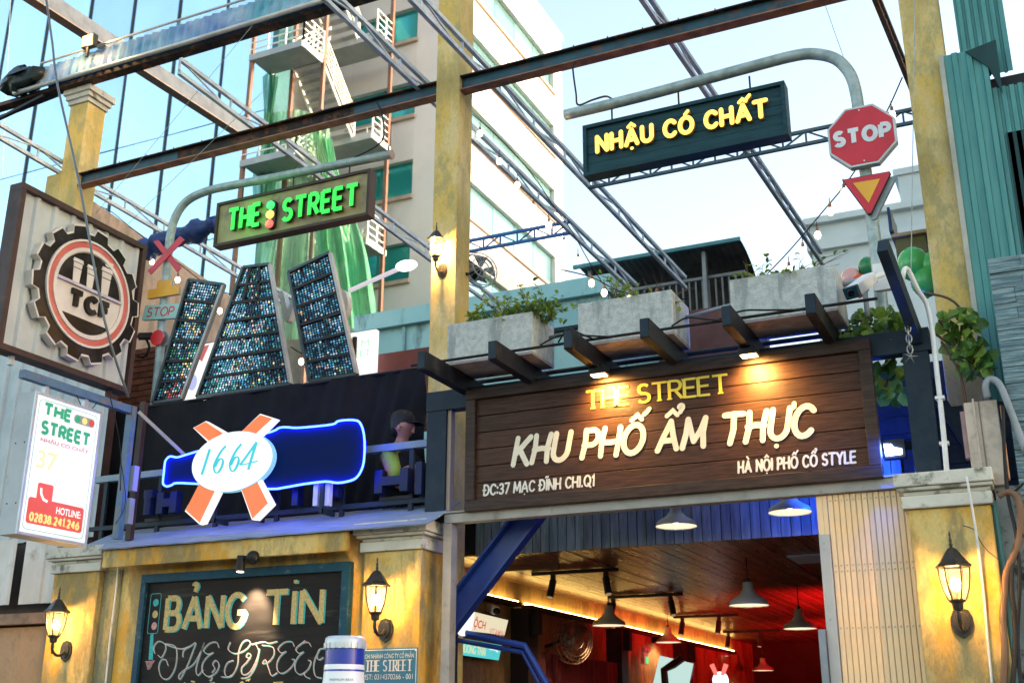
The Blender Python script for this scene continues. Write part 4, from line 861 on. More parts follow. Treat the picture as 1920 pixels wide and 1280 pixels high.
# ---------------------------------------------------------------- person sitting on the terrace
def person():
    h = A(752, 800, 8.36); base = Vector((h.x, 8.36, 0)); zt_ = A(752, 774, 8.36).z; zs = 3.22
    e = empty('person', (base.x, base.y, zs), 'person in black cap and dark shirt seated behind the terrace railing, facing right', 'person')
    hd = zt_ - .125; V = []; Ed = []; Rd = []
    def v(x, y, z, r, link=None):
        V.append((base.x + x, base.y + y, z)); Rd.append(r); i = len(V) - 1
        if link is not None: Ed.append((link, i))
        return i
    pel = v(0, 0, zs + .42, .14); ab = v(0, .0, (zs + .42 + hd - .30) / 2, .13, pel); ch = v(0, 0, hd - .30, .15, ab); nk = v(0.005, .01, hd - .15, .058, ch); nk2 = v(.02, 0, hd - .09, .055, nk); h1 = v(.028, 0, hd - .03, .118, nk2); h2 = v(.02, 0, hd + .05, .115, h1)
    for s_, hx in ((-1, .22), (1, .24)):
        sh = v(.03 * s_, s_ * .14 - .02, hd - .28, .075, ch); el = v(.10, s_ * .19 - .03, hd - .55, .05, sh); wr = v(.30, s_ * .10 - .03, hd - .60, .036, el); v(.38, s_ * .08 - .03, hd - .60, .03, wr)
        hp = v(.05, s_ * .09, zs + .40, .10, pel); kn = v(.42, s_ * .10, zs + .43, .075, hp); an = v(.42, s_ * .10, zs + .09, .05, kn); v(.54, s_ * .10, zs + .04, .04, an)
    me = bpy.data.meshes.new('body'); me.from_pydata([Vector(q) - ORI[e.name] for q in V], Ed, []); o = bpy.data.objects.new('body', me); COL.objects.link(o); o.parent = e; ORI[o.name] = ORI[e.name]
    sk = o.modifiers.new('skin', 'SKIN'); o.modifiers.new('sub', 'SUBSURF').levels = 2
    for i, r in enumerate(Rd): me.skin_vertices[0].data[i].radius = (r, r)
    me.skin_vertices[0].data[0].use_root = True; sk.use_smooth_shade = True
    SK = M('skin', (.42, .20, .12), .5, col2=(.38, .17, .10), scale=8); DK = M('dark_shirt', (.012, .012, .014), .8, bump=.3, bscale=20); me.materials.append(SK)
    hx, hy = base.x + .02, base.y
    MB().lathe((hx, hy, hd - .46), [(.175, -.18), (.178, 0), (.182, .10), (.165, .17), (.10, .225), (.064, .25), (.066, .27)], 20).build('shirt', DK, e, smooth=True)
    for s_ in (-1, 1): MB().tube([(base.x + .02 * s_, hy + s_ * .13 - .02, hd - .27), (base.x + .06, hy + s_ * .165 - .025, hd - .42), (base.x + .10, hy + s_ * .19 - .03, hd - .53)], .08, 10, True, [.078, .062, .052]).build('sleeve', M('neon_sleeve', (.26, .36, .05), .8) if s_ < 0 else DK, e, smooth=True)
    MB().lathe((hx - .008, hy, hd + .02), [(.106, -.05), (.110, .02), (.108, .065), (.085, .105), (.04, .125), (0, .13)], 20).build('cap', BLK, e, smooth=True)
    mb = MB(); mb.add([(hx + .08, hy - .085, hd + .02), (hx + .19, hy - .065, hd + .01), (hx + .205, hy, hd + .018), (hx + .19, hy + .065, hd + .01), (hx + .08, hy + .085, hd + .02), (hx + .10, hy, hd + .045)], [(0, 1, 2, 5), (5, 2, 3, 4)]); b = mb.build('cap_brim', BLK, e, smooth=True); b.modifiers.new('t', 'SOLIDIFY').thickness = .008
    mb = MB(); mb.ball((hx - .036, hy, hd - .03), .086, 14, 8, (.9, 1.04, .95)); mb.build('hair', M('hair_black', (.01, .009, .009), .6, bump=.5, bscale=90), e, smooth=True)
    MB().ball((hx + .012, hy - .096, hd - .03), .026, 10, 7, (.75, .45, 1.2)).build('ear', SK, e, smooth=True)
    MB().lathe((hx + .105, hy, hd - .045), [(.018, -.02), (.014, .0), (.006, .03)], 8, (.25, 0, 1)).build('nose', SK, e, smooth=True)
    st = empty('stool', (base.x, base.y, zs), 'round stool under the seated person on the terrace', 'stool')
    MB().lathe((base.x, base.y, zs), [(0, .30), (.16, .30), (.16, .33), (0, .33)], 20).build('seat', BLK, st)
    for a in (45, 135, 225, 315): MB().tube([(base.x + .1 * cos(RAD(a)), base.y + .1 * sin(RAD(a)), zs + .3), (base.x + .15 * cos(RAD(a)), base.y + .15 * sin(RAD(a)), zs)], .012, 6).build('leg', BLK, st)
person()

# ---------------------------------------------------------------- neon bottle sign
YN = 7.93; ns = empty('neon_bottle_sign', A(480, 980, YN), 'bottle shaped sign outlined in blue neon with 1664 oval and crossed ribbons', 'sign'); fn = facade(YN)
def nz(x, y, Y=YN): p = A(270 + x / 3.3103, 740 + y / 3.3103, Y); return p.x, p.z
top = [(160, 390), (178, 384), (215, 390), (262, 377), (370, 345), (600, 285), (800, 232), (850, 207), (900, 204), (950, 208), (1050, 201), (1180, 186), (1210, 168), (1260, 160), (1325, 162), (1352, 182), (1370, 230), (1378, 300), (1375, 400), (1360, 465), (1325, 518), (1270, 540), (1205, 548), (1135, 540), (1000, 556), (880, 577), (800, 586), (600, 575), (370, 556), (215, 549), (185, 560), (155, 570), (133, 560), (128, 540), (135, 470), (142, 415)]
op = [nz(*q) for q in top]; cxm = sum(a for a, b in op) / len(op); czm = sum(b for a, b in op) / len(op)
m_, n_, l_, p_ = _nodes('perforated_blue'); v_ = n_.new('ShaderNodeTexCoord'); vo = n_.new('ShaderNodeTexVoronoi'); vo.inputs['Scale'].default_value = 60; vo.inputs['Randomness'].default_value = 0.0; l_.new(v_.outputs['Object'], vo.inputs['Vector'])
l_.new(ramp(n_, l_, vo.outputs['Distance'], .25, .4, (.006, .055, .26), (.001, .010, .06)).outputs[0], p_.inputs['Base Color']); p_.inputs['Roughness'].default_value = .6; p_.inputs['Specular IOR Level'].default_value = .08
MATS['perforated_blue'] = m_
poly(MB(), fn, op, 0, .006).build('perforated_panel', m_, ns)
NEON = E('neon_blue', (.008, .022, 1.0), 62)
mb = MB(); mb.tube([fn.p(a, b, .022) for a, b in smooth_pts([Vector(q).to_2d() if len(q) == 2 else q for q in [(a, b) for a, b in op + [op[0]]]], 3)], .009, 8); mb.build('neon_tube', NEON, ns, smooth=True)
NWT = E('ribbon_white', (1, .97, .95), 1.0); ORG = E('ribbon_orange', (1.0, .23, .07), .85, 2); CY = E('numeral_cyan', (.05, .62, .72), .8)
for k, (w_, o_) in enumerate(([[(335, 215), (415, 172), (545, 245), (455, 330)], [(340, 215), (412, 178), (520, 248), (440, 300)]], [[(600, 270), (750, 128), (858, 162), (720, 300)], [(612, 258), (750, 135), (825, 158), (705, 268)]],
                              [[(400, 520), (285, 728), (378, 812), (408, 805), (530, 560)], [(380, 550), (292, 722), (378, 800), (478, 590)]], [[(620, 560), (700, 782), (735, 785), (834, 686), (735, 500)], [(630, 575), (705, 775), (800, 680), (720, 520)]])):
    poly(MB(), fn, [nz(*q) for q in w_], .028 + k * .001, .066 + k * .001).build('ribbon', NWT, ns); poly(MB(), fn, [nz(*q) for q in o_], .0665 + k * .001, .0695 + k * .001).build('ribbon_face', ORG, ns)
ec = nz(582, 424); er = (nz(832, 400)[0] - nz(332, 445)[0]) / 2; ez = (nz(580, 240)[1] - nz(580, 607)[1]) / 2
poly(MB(), fn, ell(ec[0], ec[1], er, ez, 48), .03, .085).build('oval', E('oval_side', (.35, .75, .9), .7), ns); poly(MB(), fn, ell(ec[0], ec[1], er * .985, ez * .985, 48), .0852, .088).build('oval_face', E('oval_face', (1, 1, 1), 1.15), ns)
x0, z0 = nz(385, 498); x1, z1 = nz(742, 470)[0], nz(560, 335)[1]; z0 = nz(560, 490)[1]
for i, ch in enumerate('1664'):
    a = x0 + (x1 - x0) * [.02, .17, .45, .70][i]; b = x0 + (x1 - x0) * [.17, .44, .71, 1.0][i]; hh = z1 - z0
    G = {'1': [[(.15, 0), (.85, 1)]], '6': [[(.95, 1.05), (.62, .80), (.34, .42), (.30, .18), (.45, .02), (.65, .06), (.82, .28), (.84, .48), (.68, .56), (.48, .44), (.36, .26)]], '4': [[(.85, 1.05), (.3, .5), (.0, .22)], [(.0, .22), (.5, .25), (1.0, .30)], [(.85, 1.05), (.62, .4), (.5, 0)]]}[ch]
    mb = MB()
    for k, s_ in enumerate(G): stroke(mb, fn, [(a + (b - a) * q.x, z0 + hh * q.y) for q in smooth_pts([(u, w) for u, w in s_], 5)], .030, .0882, .0905 + k * .0003, False, lambda t: .011 + .020 * abs(t.y) * (1 if t.x * t.y >= 0 else .5))
    mb.build('numeral', CY, ns)
for px in (468, 600, 400): a = A(px, 960, YN); MB().box((a.x - .015, YN + .002, 3.3), (a.x + .015, 8.13, 3.34)).build('bracket', NAVY, ns); MB().box((a.x - .015, YN + .001, 3.3), (a.x + .015, YN + .025, A(px, 900, YN).z)).build('strut', NAVY, ns)
for k, px in enumerate((590, 612)): a = A(px, 925, YN + .02); MB().box((a.x - .022, YN + .03, a.z - .10), (a.x + .022, YN + .08, a.z + .10)).build('power_unit', M('unit_white', (.6, .62, .66), .4), ns)

# ---------------------------------------------------------------- sequin panels
SEQ = [M('sequin_silver', (.50, .54, .56), .22, .9, col2=(.35, .4, .44), scale=50), M('sequin_blue', (.10, .28, .44), .2, .85), M('sequin_teal', (.07, .28, .30), .2, .85), M('sequin_gold', (.85, .55, .22), .18, .9), M('sequin_dark', (.03, .06, .08), .2, .8), M('sequin_green', (.05, .30, .12), .25, .7), M('sequin_red', (.70, .06, .07), .3, .5), M('sequin_copper', (.80, .42, .30), .2, .85)]
def sequin(label, quad, rows, nc, nr, seed, split=None, wts=(3, 2, 3, 1.6, 9, .3, 0, 1.2), edge=None):
    Y = 8.70; e = empty('sequin_panel', A(*quad[3], Y), label, 'panel', 'sequin panels above the terrace'); rnd = random.Random(seed)
    Q = [A(*q, Y) for q in quad]
    def at(u, v): return Q[0].lerp(Q[1], u).lerp(Q[3].lerp(Q[2], u), v)
    PB = M('panel_backing', (.008, .014, .018), .5)
    MB().prism([Q[0], Q[1], Q[2], Q[3]], (0, .03, 0)).build('backing', PB, e)
    for a, b in ((0, 1), (1, 2), (2, 3), (3, 0)): MB().bar(Q[a] + Vector((0, -.005, 0)), Q[b] + Vector((0, -.005, 0)), .05, .028).build('frame_bar', M('panel_frame', (.03, .05, .06), .4, .3) if (a, b) != (1, 2) else M('panel_edge', (.30, .28, .26), .4, .4), e)
    for r in range(1, rows): MB().bar(at(0, r / rows) + Vector((0, -.012, 0)), at(1, r / rows) + Vector((0, -.012, 0)), .02, .03).build('cross_bar', BLK, e)
    if split:
        for u in split: MB().bar(at(u, 0) + Vector((0, -.012, 0)), at(u, 2 / rows) + Vector((0, -.012, 0)), .02, .03).build('upright_bar', BLK, e)
    mb = MB(); dx = (at(1, .5) - at(0, .5)).length / nc
    from mathutils import noise as NZ
    for i in range(nr):
        v = (i + .5) / nr; n_here = max(6, int(nc * (at(1, v) - at(0, v)).length / (at(1, .5) - at(0, .5)).length))
        for j in range(n_here):
            u = (j + .6) / (n_here + .2); c = at(u, v); f = NZ.noise(Vector((u * 3.1 + seed, v * 5.3, seed * 2.7)))
            wt = list(wts); wt[0] *= max(.05, 1 + 4.5 * f); wt[4] *= max(.1, 1 - 4 * f); wt[3] *= max(.02, .6 + 5 * NZ.noise(Vector((u * 2.2, v * 4 + 9, seed)))); wt[7] *= max(.02, .6 + 5 * NZ.noise(Vector((u * 2.7 + 5, v * 3, seed))))
            if seed == 1 and v > .8 and u > .4: wt[6] = 9
            if seed == 1 and .55 < v < .8: wt[5] = 6
            mb.cur = rnd.choices(range(8), wt)[0]
            nrm = Vector((rnd.gauss(0, .13), -1, rnd.gauss(0, .13) + .05)).normalized(); a = nrm.orthogonal().normalized(); b = nrm.cross(a); r = dx * .37; cc = c + Vector((0, -.009, 0))
            mb.add([cc + (a * cos(2 * pi * k / 6) + b * sin(2 * pi * k / 6)) * r for k in range(6)], [(0, 1, 2, 3, 4, 5)])
    mb.build('sequins', SEQ, e)['kind'] = 'stuff'
    for u in (.15, .85): p = at(u, 1); MB().box((p.x - .02, Y + .032, 3.22), (p.x + .02, Y + .06, p.z + .4)).build('leg', BLK, e)
sequin('narrow sequin panel leaning left behind the left sign pole', [(356, 525), (421, 534), (342, 748), (288, 756)], 6, 13, 44, 1)
sequin('wide tapering sequin panel in the middle of the three', [(458, 502), (507, 496), (546, 720), (371, 745)], 7, 22, 52, 2, (.28, .62), (2.5, 2, 5, 1.0, 8, .2, 0, 1.0))
sequin('sequin panel with slanting bars leaning right', [(543, 511), (620, 474), (670, 702), (582, 715)], 6, 17, 50, 3, None, (2, 4, 4, .5, 9, .1, 0, .6))

# ================================================================ street sign poles
def arcpole(e, pts, r): MB().tube(smooth_pts(pts, 6), r, 14).build('pole', GALV, e, smooth=True)
YL = 8.75; spl = empty('street_sign_pole', A(286, 770, YL), 'curved grey steel pole at left carrying four small signs and a hanging board', 'pole')
b0 = A(288, 760, YL); b0.z = 3.22
arcpole(spl, [b0, A(294, 720, YL), A(303, 620, YL), A(313, 510, YL), A(319, 445, YL), A(330, 405, YL), A(352, 376, YL), A(390, 358, YL), A(440, 347, YL), A(520, 332, YL), A(640, 308, YL), A(733, 290, YL)], .046)
MB().lathe(A(734, 290, YL), [(.05, -.01), (.05, .012), (0, .012)], 14, (1, 0, 0)).build('end_cap', M('cap_peach', (.5, .36, .28), .6), spl)
f9 = facade(YL - .06)
RDM = M('sign_red', (.52, .008, .022), .45, col2=(.44, .008, .02), scale=4, bump=.05); AMB = M('sign_amber', (.72, .36, .02), .5, col2=(.66, .32, .02)); MNT = M('sign_mint', (.30, .52, .46), .5, col2=(.26, .47, .42)); GBK = M('sign_back_grey', (.25, .30, .31), .5, .3)
def zz(x, y, Y=YL - .06): p = A(240 + x / 4.575, 400 + y / 4.571, Y); return p.x, p.z
def flat_sign(name, label, cat, pts, mat, w=.012, Y=YL - .06):
    e = empty(name, fpt(facade(Y), pts), label, cat); poly(MB(), facade(Y), pts, 0, w).build('face', mat, e)
    c = Vector((sum(a for a, b in pts) / len(pts), sum(b for a, b in pts) / len(pts)))
    poly(MB(), facade(Y), [(c.x + (a - c.x) * .97, c.y + (b - c.y) * .97) for a, b in pts], -.03, -.001).build('backing', GBK, e)
    return e
def fpt(fr, pts): return fr.p(*pts[0])
cr = empty('cross_sign', fpt(f9, [zz(338, 365)]), 'red X shaped plate on the left sign pole', 'sign')
poly(MB(), f9, [zz(222, 245), zz(262, 230), zz(462, 465), zz(425, 508)], 0, .01).build('bar', RDM, cr); poly(MB(), f9, [zz(455, 200), zz(495, 232), zz(205, 530), zz(178, 497)], .011, .02).build('bar', RDM, cr)
MB().box((zz(338, 365)[0] - .05, YL - .06, zz(338, 365)[1] - .03), (zz(338, 365)[0] + .05, YL - .04, zz(338, 365)[1] + .03)).build('clamp', GALV, cr)
flat_sign('step_sign', 'amber step shaped plate below the red X on the left sign pole', 'sign', [zz(172, 735), zz(180, 660), zz(250, 648), zz(262, 582), zz(377, 570), zz(370, 630), zz(440, 620), zz(436, 692)], AMB)
e = flat_sign('stop_plate', 'pale mint plate lettered STOP on the left sign pole', 'sign', [zz(122, 918), zz(155, 792), zz(452, 772), zz(428, 898)], MNT)
u0, v0 = zz(165, 885); u1, v1 = zz(405, 808); st_, tw_ = layout('STOP', .2); mb = MB()
for k, s_ in enumerate(st_):
    stroke(mb, facade(YL - .06), [tuple(zz(165 + a / tw_ * 225 + b * 18, 888 - a / tw_ * 14 - b * 72)) for a, b in s_], .014, .012, .0135 + k * .0002)
mb.build('lettering', RDM, e)
dc = zz(258, 1068); e = empty('red_disc', f9.p(*dc), 'round red reflector disc low on the left sign pole', 'sign'); poly(MB(), f9, ell(dc[0], dc[1], .085, .085, 28), 0, .02).build('face', M('disc_red', (.60, .015, .02), .3), e); poly(MB(), f9, ell(dc[0] + .02, dc[1], .085, .085, 28), -.06, -.03).build('backing', GBK, e)
MB().box((dc[0] + .02, YL - .04, dc[1] - .02), (dc[0] + .06, YL - .0, dc[1] + .02)).build('clamp', GALV, e)
# left hanging board THE STREET
YH = YL - .02; hb = empty('hanging_sign', A(555, 460, YH), 'hanging board lettered THE STREET in green with traffic light', 'sign'); HX0, HX1 = A(407, 381, YH - .06).x, A(694, 326, YH - .06).x; HZ1, HZ0 = A(407, 381, YH - .06).z, A(405, 462, YH - .06).z
fh = facade(YH - .05); OLV = M('board_olive', (.30, .25, .10), .6, col2=(.20, .17, .08), scale=4, bump=.1, dirt=(.10, .06, .03), dscale=4, dlo=.55, dhi=.8)
MB().box((HX0 + .02, YH - .04, HZ0 + .02), (HX1 - .02, YH + .05, HZ1 - .02)).build('panel', OLV, hb)
ring(MB(), fh, [(HX0, HZ0), (HX1, HZ0), (HX1, HZ1), (HX0, HZ1)], [(HX0 + .03, HZ0 + .03), (HX1 - .03, HZ0 + .03), (HX1 - .03, HZ1 - .03), (HX0 + .03, HZ1 - .03)], -.11, .012).build('frame', M('board_frame_brown', (.05, .035, .028), .5), hb)
GRN = E('letter_green', (.02, .95, .06), 1.3); fhl = facade(YH - .04)
def hz(px, py): p = A(px, py, YH - .09); return p.x, p.z
for s_, a, b, c, d in (('THE', 424, 437, 491, 390), ('STREET', 527, 418, 674, 352)):
    x0, z0 = hz(a, b); x1 = hz(c, d)[0]; z1 = hz(a, b - 44 * (1 if s_ == 'THE' else 1.0))[1]
    stext(mb := MB(), fhl, s_, x0, z0, x1, z1, .047, .014, .05, .17); mb.build('letter_side', M('letter_dark', (.02, .05, .02), .5), hb)
    stext(mb := MB(), fhl, s_, x0, z0, x1, z1, .044, .0525, .056, .17); mb.build('lettering', GRN, hb)
tx, tz = hz(506, 402); poly(MB(), fhl, rrect(tx - .045, tz - .155, tx + .06, tz + .16, .04), .005, .04).build('traffic_light_body', BLK, hb)
for dz, m_ in ((.105, E('tl_green', (.06, .9, .2), 1.2)), (.0, E('tl_amber', (1, .62, .12), 2.0)), (-.105, E('tl_red', (1, .16, .12), 1.2))): MB().lathe(fhl.p(tx, tz + dz, .04), [(.047, 0), (.047, .018), (.03, .028), (0, .03)], 18, (0, -1, 0)).build('lens', m_, hb, smooth=True)
for px in (455, 550, 655): 
    a = A(px, 375 - (px - 420) * .2, YL); MB().tube([(a.x, YL, HZ1 - .015), (a.x, YL, HZ1 + .16)], .008, 6).build('hanger', BLK, hb)
light('green_glow', 'POINT', (HX0 + .5, YH - .2, HZ0 + .25), 1.2, (.1, 1, .15), hb, .2)

# right pole with STOP octagon
YR = 8.25; spr = empty('street_sign_pole', A(1650, 560, YR), 'curved grey steel pole at right carrying STOP octagon and hanging board', 'pole'); b0 = A(1652, 560, YR); b0.z = 4.2
arcpole(spr, [b0, A(1648, 520, YR), A(1634, 400, YR), A(1620, 300, YR), A(1612, 230, YR), A(1606, 180, YR), A(1594, 140, YR), A(1568, 112, YR), A(1530, 102, YR), A(1490, 105, YR), A(1400, 128, YR), A(1200, 182, YR), A(1060, 216, YR)], .047)
YS = YR - .07; fs = facade(YS); oc = A(1617, 258, YS); orr = (A(1679, 245, YS).x - A(1552, 263, YS).x) / 2 * 1.0
so_ = empty('stop_octagon', oc, 'red octagonal STOP sign on the right pole', 'sign')
def octo(r): return [(oc.x + r * cos(RAD(22.5 + 45 * k)) / cos(RAD(22.5)) , oc.z + r * sin(RAD(22.5 + 45 * k)) / cos(RAD(22.5))) for k in range(8)]
poly(MB(), fs, octo(orr), -.03, .035).build('plate', M('sign_rim_grey', (.50, .53, .53), .45, .2), so_); poly(MB(), fs, octo(orr * .935), .0352, .038).build('face', RDM, so_)
stext(mb := MB(), fs, 'STOP', oc.x - orr * .86, oc.z - orr * .27, oc.x + orr * .88, oc.z + orr * .30, .036, .0385, .041, .18); mb.build('lettering', M('sign_white', (.62, .66, .68), .5), so_)
for s_ in (-1, 1): MB().lathe((oc.x, YS - .038, oc.z + s_ * orr * .86), [(.007, 0), (.006, .004), (0, .005)], 8, (0, -1, 0)).build('rivet', WHITE, so_)
def tz_(x, y): p = A(1440 + x / 2.977, y / 2.977, YS); return p.x, p.z
ty = empty('yield_triangle', fs.p(*tz_(560, 1080)), 'red triangular sign with yellow centre below the STOP octagon', 'sign')
TR = [tz_(415, 1010), tz_(680, 962), tz_(688, 975), tz_(578, 1200), tz_(560, 1205)]; poly(MB(), fs, TR, 0, .02).build('plate', BLK, ty)
c = tz_(555, 1060); poly(MB(), fs, [(c[0] + (a - c[0]) * .955, c[1] + (b - c[1]) * .955) for a, b in TR], .0202, .023).build('face', RDM, ty); poly(MB(), fs, [tz_(478, 1030), tz_(628, 1005), tz_(565, 1140)], .0232, .026).build('centre', AMB, ty)
poly(MB(), fs, [(a + .025, b - .03) for a, b in TR], -.05, -.015).build('backing', GBK, ty)
# right hanging board NHẬU CÓ CHẤT
YK = YR; nb_ = empty('hanging_sign', A(1290, 290, YK), 'dark teal plank board with glowing yellow letters NHẬU CÓ CHẤT', 'sign')
KX0, KX1 = A(1092, 236, YK - .07).x, A(1469, 140, YK - .07).x; KZ1, KZ0 = A(1092, 236, YK - .07).z, A(1094, 330, YK - .07).z; fk = facade(YK - .05)
np_ = 5; hgt = (KZ1 - KZ0 - .06) / np_
for k in range(np_): MB().box((KX0 + .03, YK - .045 - random.uniform(0, .003), KZ0 + .03 + k * hgt + .002), (KX1 - .03, YK + .05, KZ0 + .03 + (k + 1) * hgt - .002)).build('plank', TEALW, nb_)
ring(MB(), fk, [(KX0, KZ0), (KX1, KZ0), (KX1, KZ1), (KX0, KZ1)], [(KX0 + .032, KZ0 + .032), (KX1 - .032, KZ0 + .032), (KX1 - .032, KZ1 - .032), (KX0 + .032, KZ1 - .032)], -.115, .02).build('frame', TEALW, nb_)
YG = E('letter_yellow', (1.0, .62, .09), 2.2); fkl = facade(YK - .05)
def kz(px, py): p = A(px, py, YK - .09); return p.x, p.z
x0, z0 = kz(1116, 289); z1 = kz(1116, 254)[1]; x1 = kz(1440, 190)[0]
stext(mb := MB(), fkl, 'NHẬU CÓ CHẤT', x0, z0, x1, z1, .040, .004, .035, .20, True); mb.build('letter_side', M('letter_amber_side', (.35, .15, .02), .5), nb_)
stext(mb := MB(), fkl, 'NHẬU CÓ CHẤT', x0, z0, x1, z1, .037, .037, .040, .20, True); mb.build('lettering', YG, nb_)
for px in (1147, 1273, 1409): a = A(px, 200, YR); MB().tube([(a.x, YR, KZ1 - .01), (a.x, YR, KZ1 + .15)], .009, 6).build('hanger', BLK, nb_)
mb = MB(); mb.tube(smooth_pts([A(1078, 118, 8.6), A(1074, 128, 8.55), A(1080, 175, 8.5), A(1084, 197, 8.45), A(1110, 188, 8.35), A(1135, 181, 8.3), A(1148, 186, 8.25)], 5), .009, 6); tag(mb.build('hanging_cable', BLK, smooth=True), 'black cable looping from the teal beam to the right pole arm', 'cable')
# ================================================================ entrance steel frame
fr_ = empty('entrance_frame', (-2.6, 8.15, 0), 'dark navy steel entrance frame with grey lintel around the main sign', 'frame')
pxl0, pxl1 = A(802, 740, 8.06).x, A(838, 740, 8.06).x
MB().box((pxl0, 8.06, 3.18), (pxl1, 8.16, 4.10)).build('post', NAVY, fr_, bevel=.004)
MB().box((pxl1 + .002, 8.08, 3.16), (pxl1 + .035, 8.15, 4.10)).build('trim', M('tan_trim', (.36, .26, .20), .6), fr_)
XP0, XP1 = A(1702, 760, 8.06).x, A(1752, 760, 8.06).x
MB().box((pxl0 - .01, 8.055, 4.10), (XP1 + .02, 8.165, 4.27)).build('top_beam', NAVY, fr_, bevel=.004)
MB().box((XP0, 8.06, 2.98), (XP1, 8.16, 4.10 - .001)).build('post', NAVY, fr_, bevel=.004)
zl = A(1180, 955, 8.05).z
MB().box((A(836, 970, 8.05).x, 8.02, zl), (XP0 + .02, 8.12, zl + .075)).build('lintel', GREYST, fr_, bevel=.004)
MB().box((A(836, 970, 8.05).x, 8.0, zl + .077), (XP0, 8.1, zl + .09)).build('lintel_lip', GREYST, fr_)
jx0, jx1 = A(835, 1000, 8.05).x, A(850, 1000, 8.05).x
MB().box((jx0, 8.02, 0), (jx1, 8.12, zl - .002)).build('door_jamb', GREYST, fr_)
# diagonal arm of the frame at the upper right with chain
dg = A(1655, 460, 7.35); MB().bar(dg, (XP1 - .06, 8.06, 4.2), .07, .12).build('brace_arm', NAVY, fr_)
# ---------------------------------------------------------------- main sign
ms = empty('main_sign', (-2.58, 8.0, 3.2), 'large brown plank sign lettered KHU PHỐ ẨM THỰC above the entrance', 'sign')
SX0, SX1, SZ0, SZ1 = -4.178, -.975, 3.218, 4.217; fm = facade(8.0); bw_ = .085
MB().box((SX0, 7.965, SZ1 - bw_), (SX1, 8.05, SZ1)).build('frame_rail', WOODF, ms, bevel=.005); MB().box((SX0, 7.965, SZ0), (SX1, 8.05, SZ0 + bw_)).build('frame_rail', WOODF, ms, bevel=.005)
MB().box((SX0, 7.966, SZ0 + bw_ + .001), (SX0 + bw_, 8.05, SZ1 - bw_ - .001)).build('frame_stile', WOODF, ms, bevel=.005); MB().box((SX1 - bw_, 7.966, SZ0 + bw_ + .001), (SX1, 8.05, SZ1 - bw_ - .001)).build('frame_stile', WOODF, ms, bevel=.005)
npk = 6; ph = (SZ1 - SZ0 - 2 * bw_) / npk
for k in range(npk): MB().box((SX0 + bw_ + .001, 8.0 - random.uniform(0, .002), SZ0 + bw_ + k * ph + .0025), (SX1 - bw_ - .001, 8.045, SZ0 + bw_ + (k + 1) * ph - .0025)).build('plank', WOOD, ms, bevel=.003)
MB().box((SX0 + bw_, 8.03, SZ0 + bw_), (SX1 - bw_, 8.049, SZ1 - bw_)).build('backing', BLK, ms)
def sz(px, py): p = A(px, py, 8.0); return p.x, p.z
x0, z0 = sz(1097, 767); x1, z1 = sz(1367, 702)[0], sz(1097, 735)[1]
stext(mb := MB(), fm, 'THE STREET', x0, z0, x1, z1, .025, .003, .006, .0, False, 0, .72, .8); mb.build('lettering', YLET, ms)
x0, z0 = sz(958, 877); x1, z1 = sz(1533, 755); z1 = (z1 + sz(976, 815)[1]) / 2
stext(mb := MB(), fm, 'KHU PHỐ ẨM THỰC', x0, z0, x1, z1, .043, .003, .006, .12, True, .17, None, 0, .012); mb.build('lettering', CREAM, ms)
x0, z0 = sz(906, 930); x1 = sz(1116, 900)[0]; z1 = sz(906, 908)[1]
stext(mb := MB(), fm, 'ĐC:37 MẠC ĐĨNH CHI.Q1', x0, z0, x1, z1, .0145, .003, .005, .16, True, .05, None, 0, .012); mb.build('lettering', WLET, ms)
x0, z0 = sz(1383, 888); x1 = sz(1607, 860)[0]; z1 = sz(1383, 864)[1]
stext(mb := MB(), fm, 'HÀ NỘI PHỐ CỔ STYLE', x0, z0, x1, z1, .0155, .003, .005, .16, True, .05, None, 0, .012); mb.build('lettering', WLET, ms)
for i, (px, py, lab) in enumerate(((-2.96, 0, 'small black floodlight shining down on the left of the main sign'), (-1.80, 0, 'small black floodlight shining down on the right of the main sign'))):
    q = Vector((px, 7.83, 4.175)); e = empty('sign_floodlight', q, lab, 'floodlight', 'sign floodlights')
    MB().box((q.x - .07, q.y - .05, q.z - .02), (q.x + .07, q.y + .05, q.z + .03)).build('housing', BLK, e, bevel=.006); MB().box((q.x - .055, q.y - .038, q.z - .026), (q.x + .055, q.y + .038, q.z - .0215)).build('lens', E('flood_lens', (1, .66, .26), 40), e)
    for k in range(5): MB().box((q.x - .06 + k * .027, q.y - .045, q.z + .031), (q.x - .052 + k * .027, q.y + .045, q.z + .05)).build('fin', BLK, e)
    MB().bar((q.x, q.y + .05, q.z + .01), (q.x, 7.964, q.z + .02), .018).build('bracket', BLK, e)
    light('flood_beam', 'SPOT', (q.x, q.y, q.z - .04), 27, (1, .58, .15), e, .03, (q.x + .04, 8.0, q.z - .20), 140, 1.0)
# ---------------------------------------------------------------- rafters and planters
rx = [-4.222, -3.612, -2.995, -2.410, -1.815, -1.245]
ords = ['first', 'second', 'third', 'fourth', 'fifth', 'sixth']
for i, x in enumerate(rx):
    e = empty('pergola_rafter', (x, 7.3, 4.21), f'{ords[i]} black pergola rafter from the left projecting above the main sign', 'rafter', 'pergola rafters')
    MB().box((x - .036, 7.3, 4.212), (x + .036, 9.0, 4.36)).build('timber', BLACKB, e, bevel=.004)
    MB().box((x - .03, 7.295, 4.222), (x + .03, 7.2995, 4.35)).build('end_plate', NAVY, e)
rail = empty('pergola_purlin', (-2.7, 8.25, 4.36), 'dark pipes running across the rafters behind the planters', 'pipe')
MB().tube([(-4.5, 8.3, 4.385), (-.9, 8.3, 4.385)], .02, 8).build('pipe', NAVY, rail); MB().tube([(-4.5, 7.62, 4.372), (-.85, 7.62, 4.372)], .012, 8).build('cable_conduit', BLK, rail)
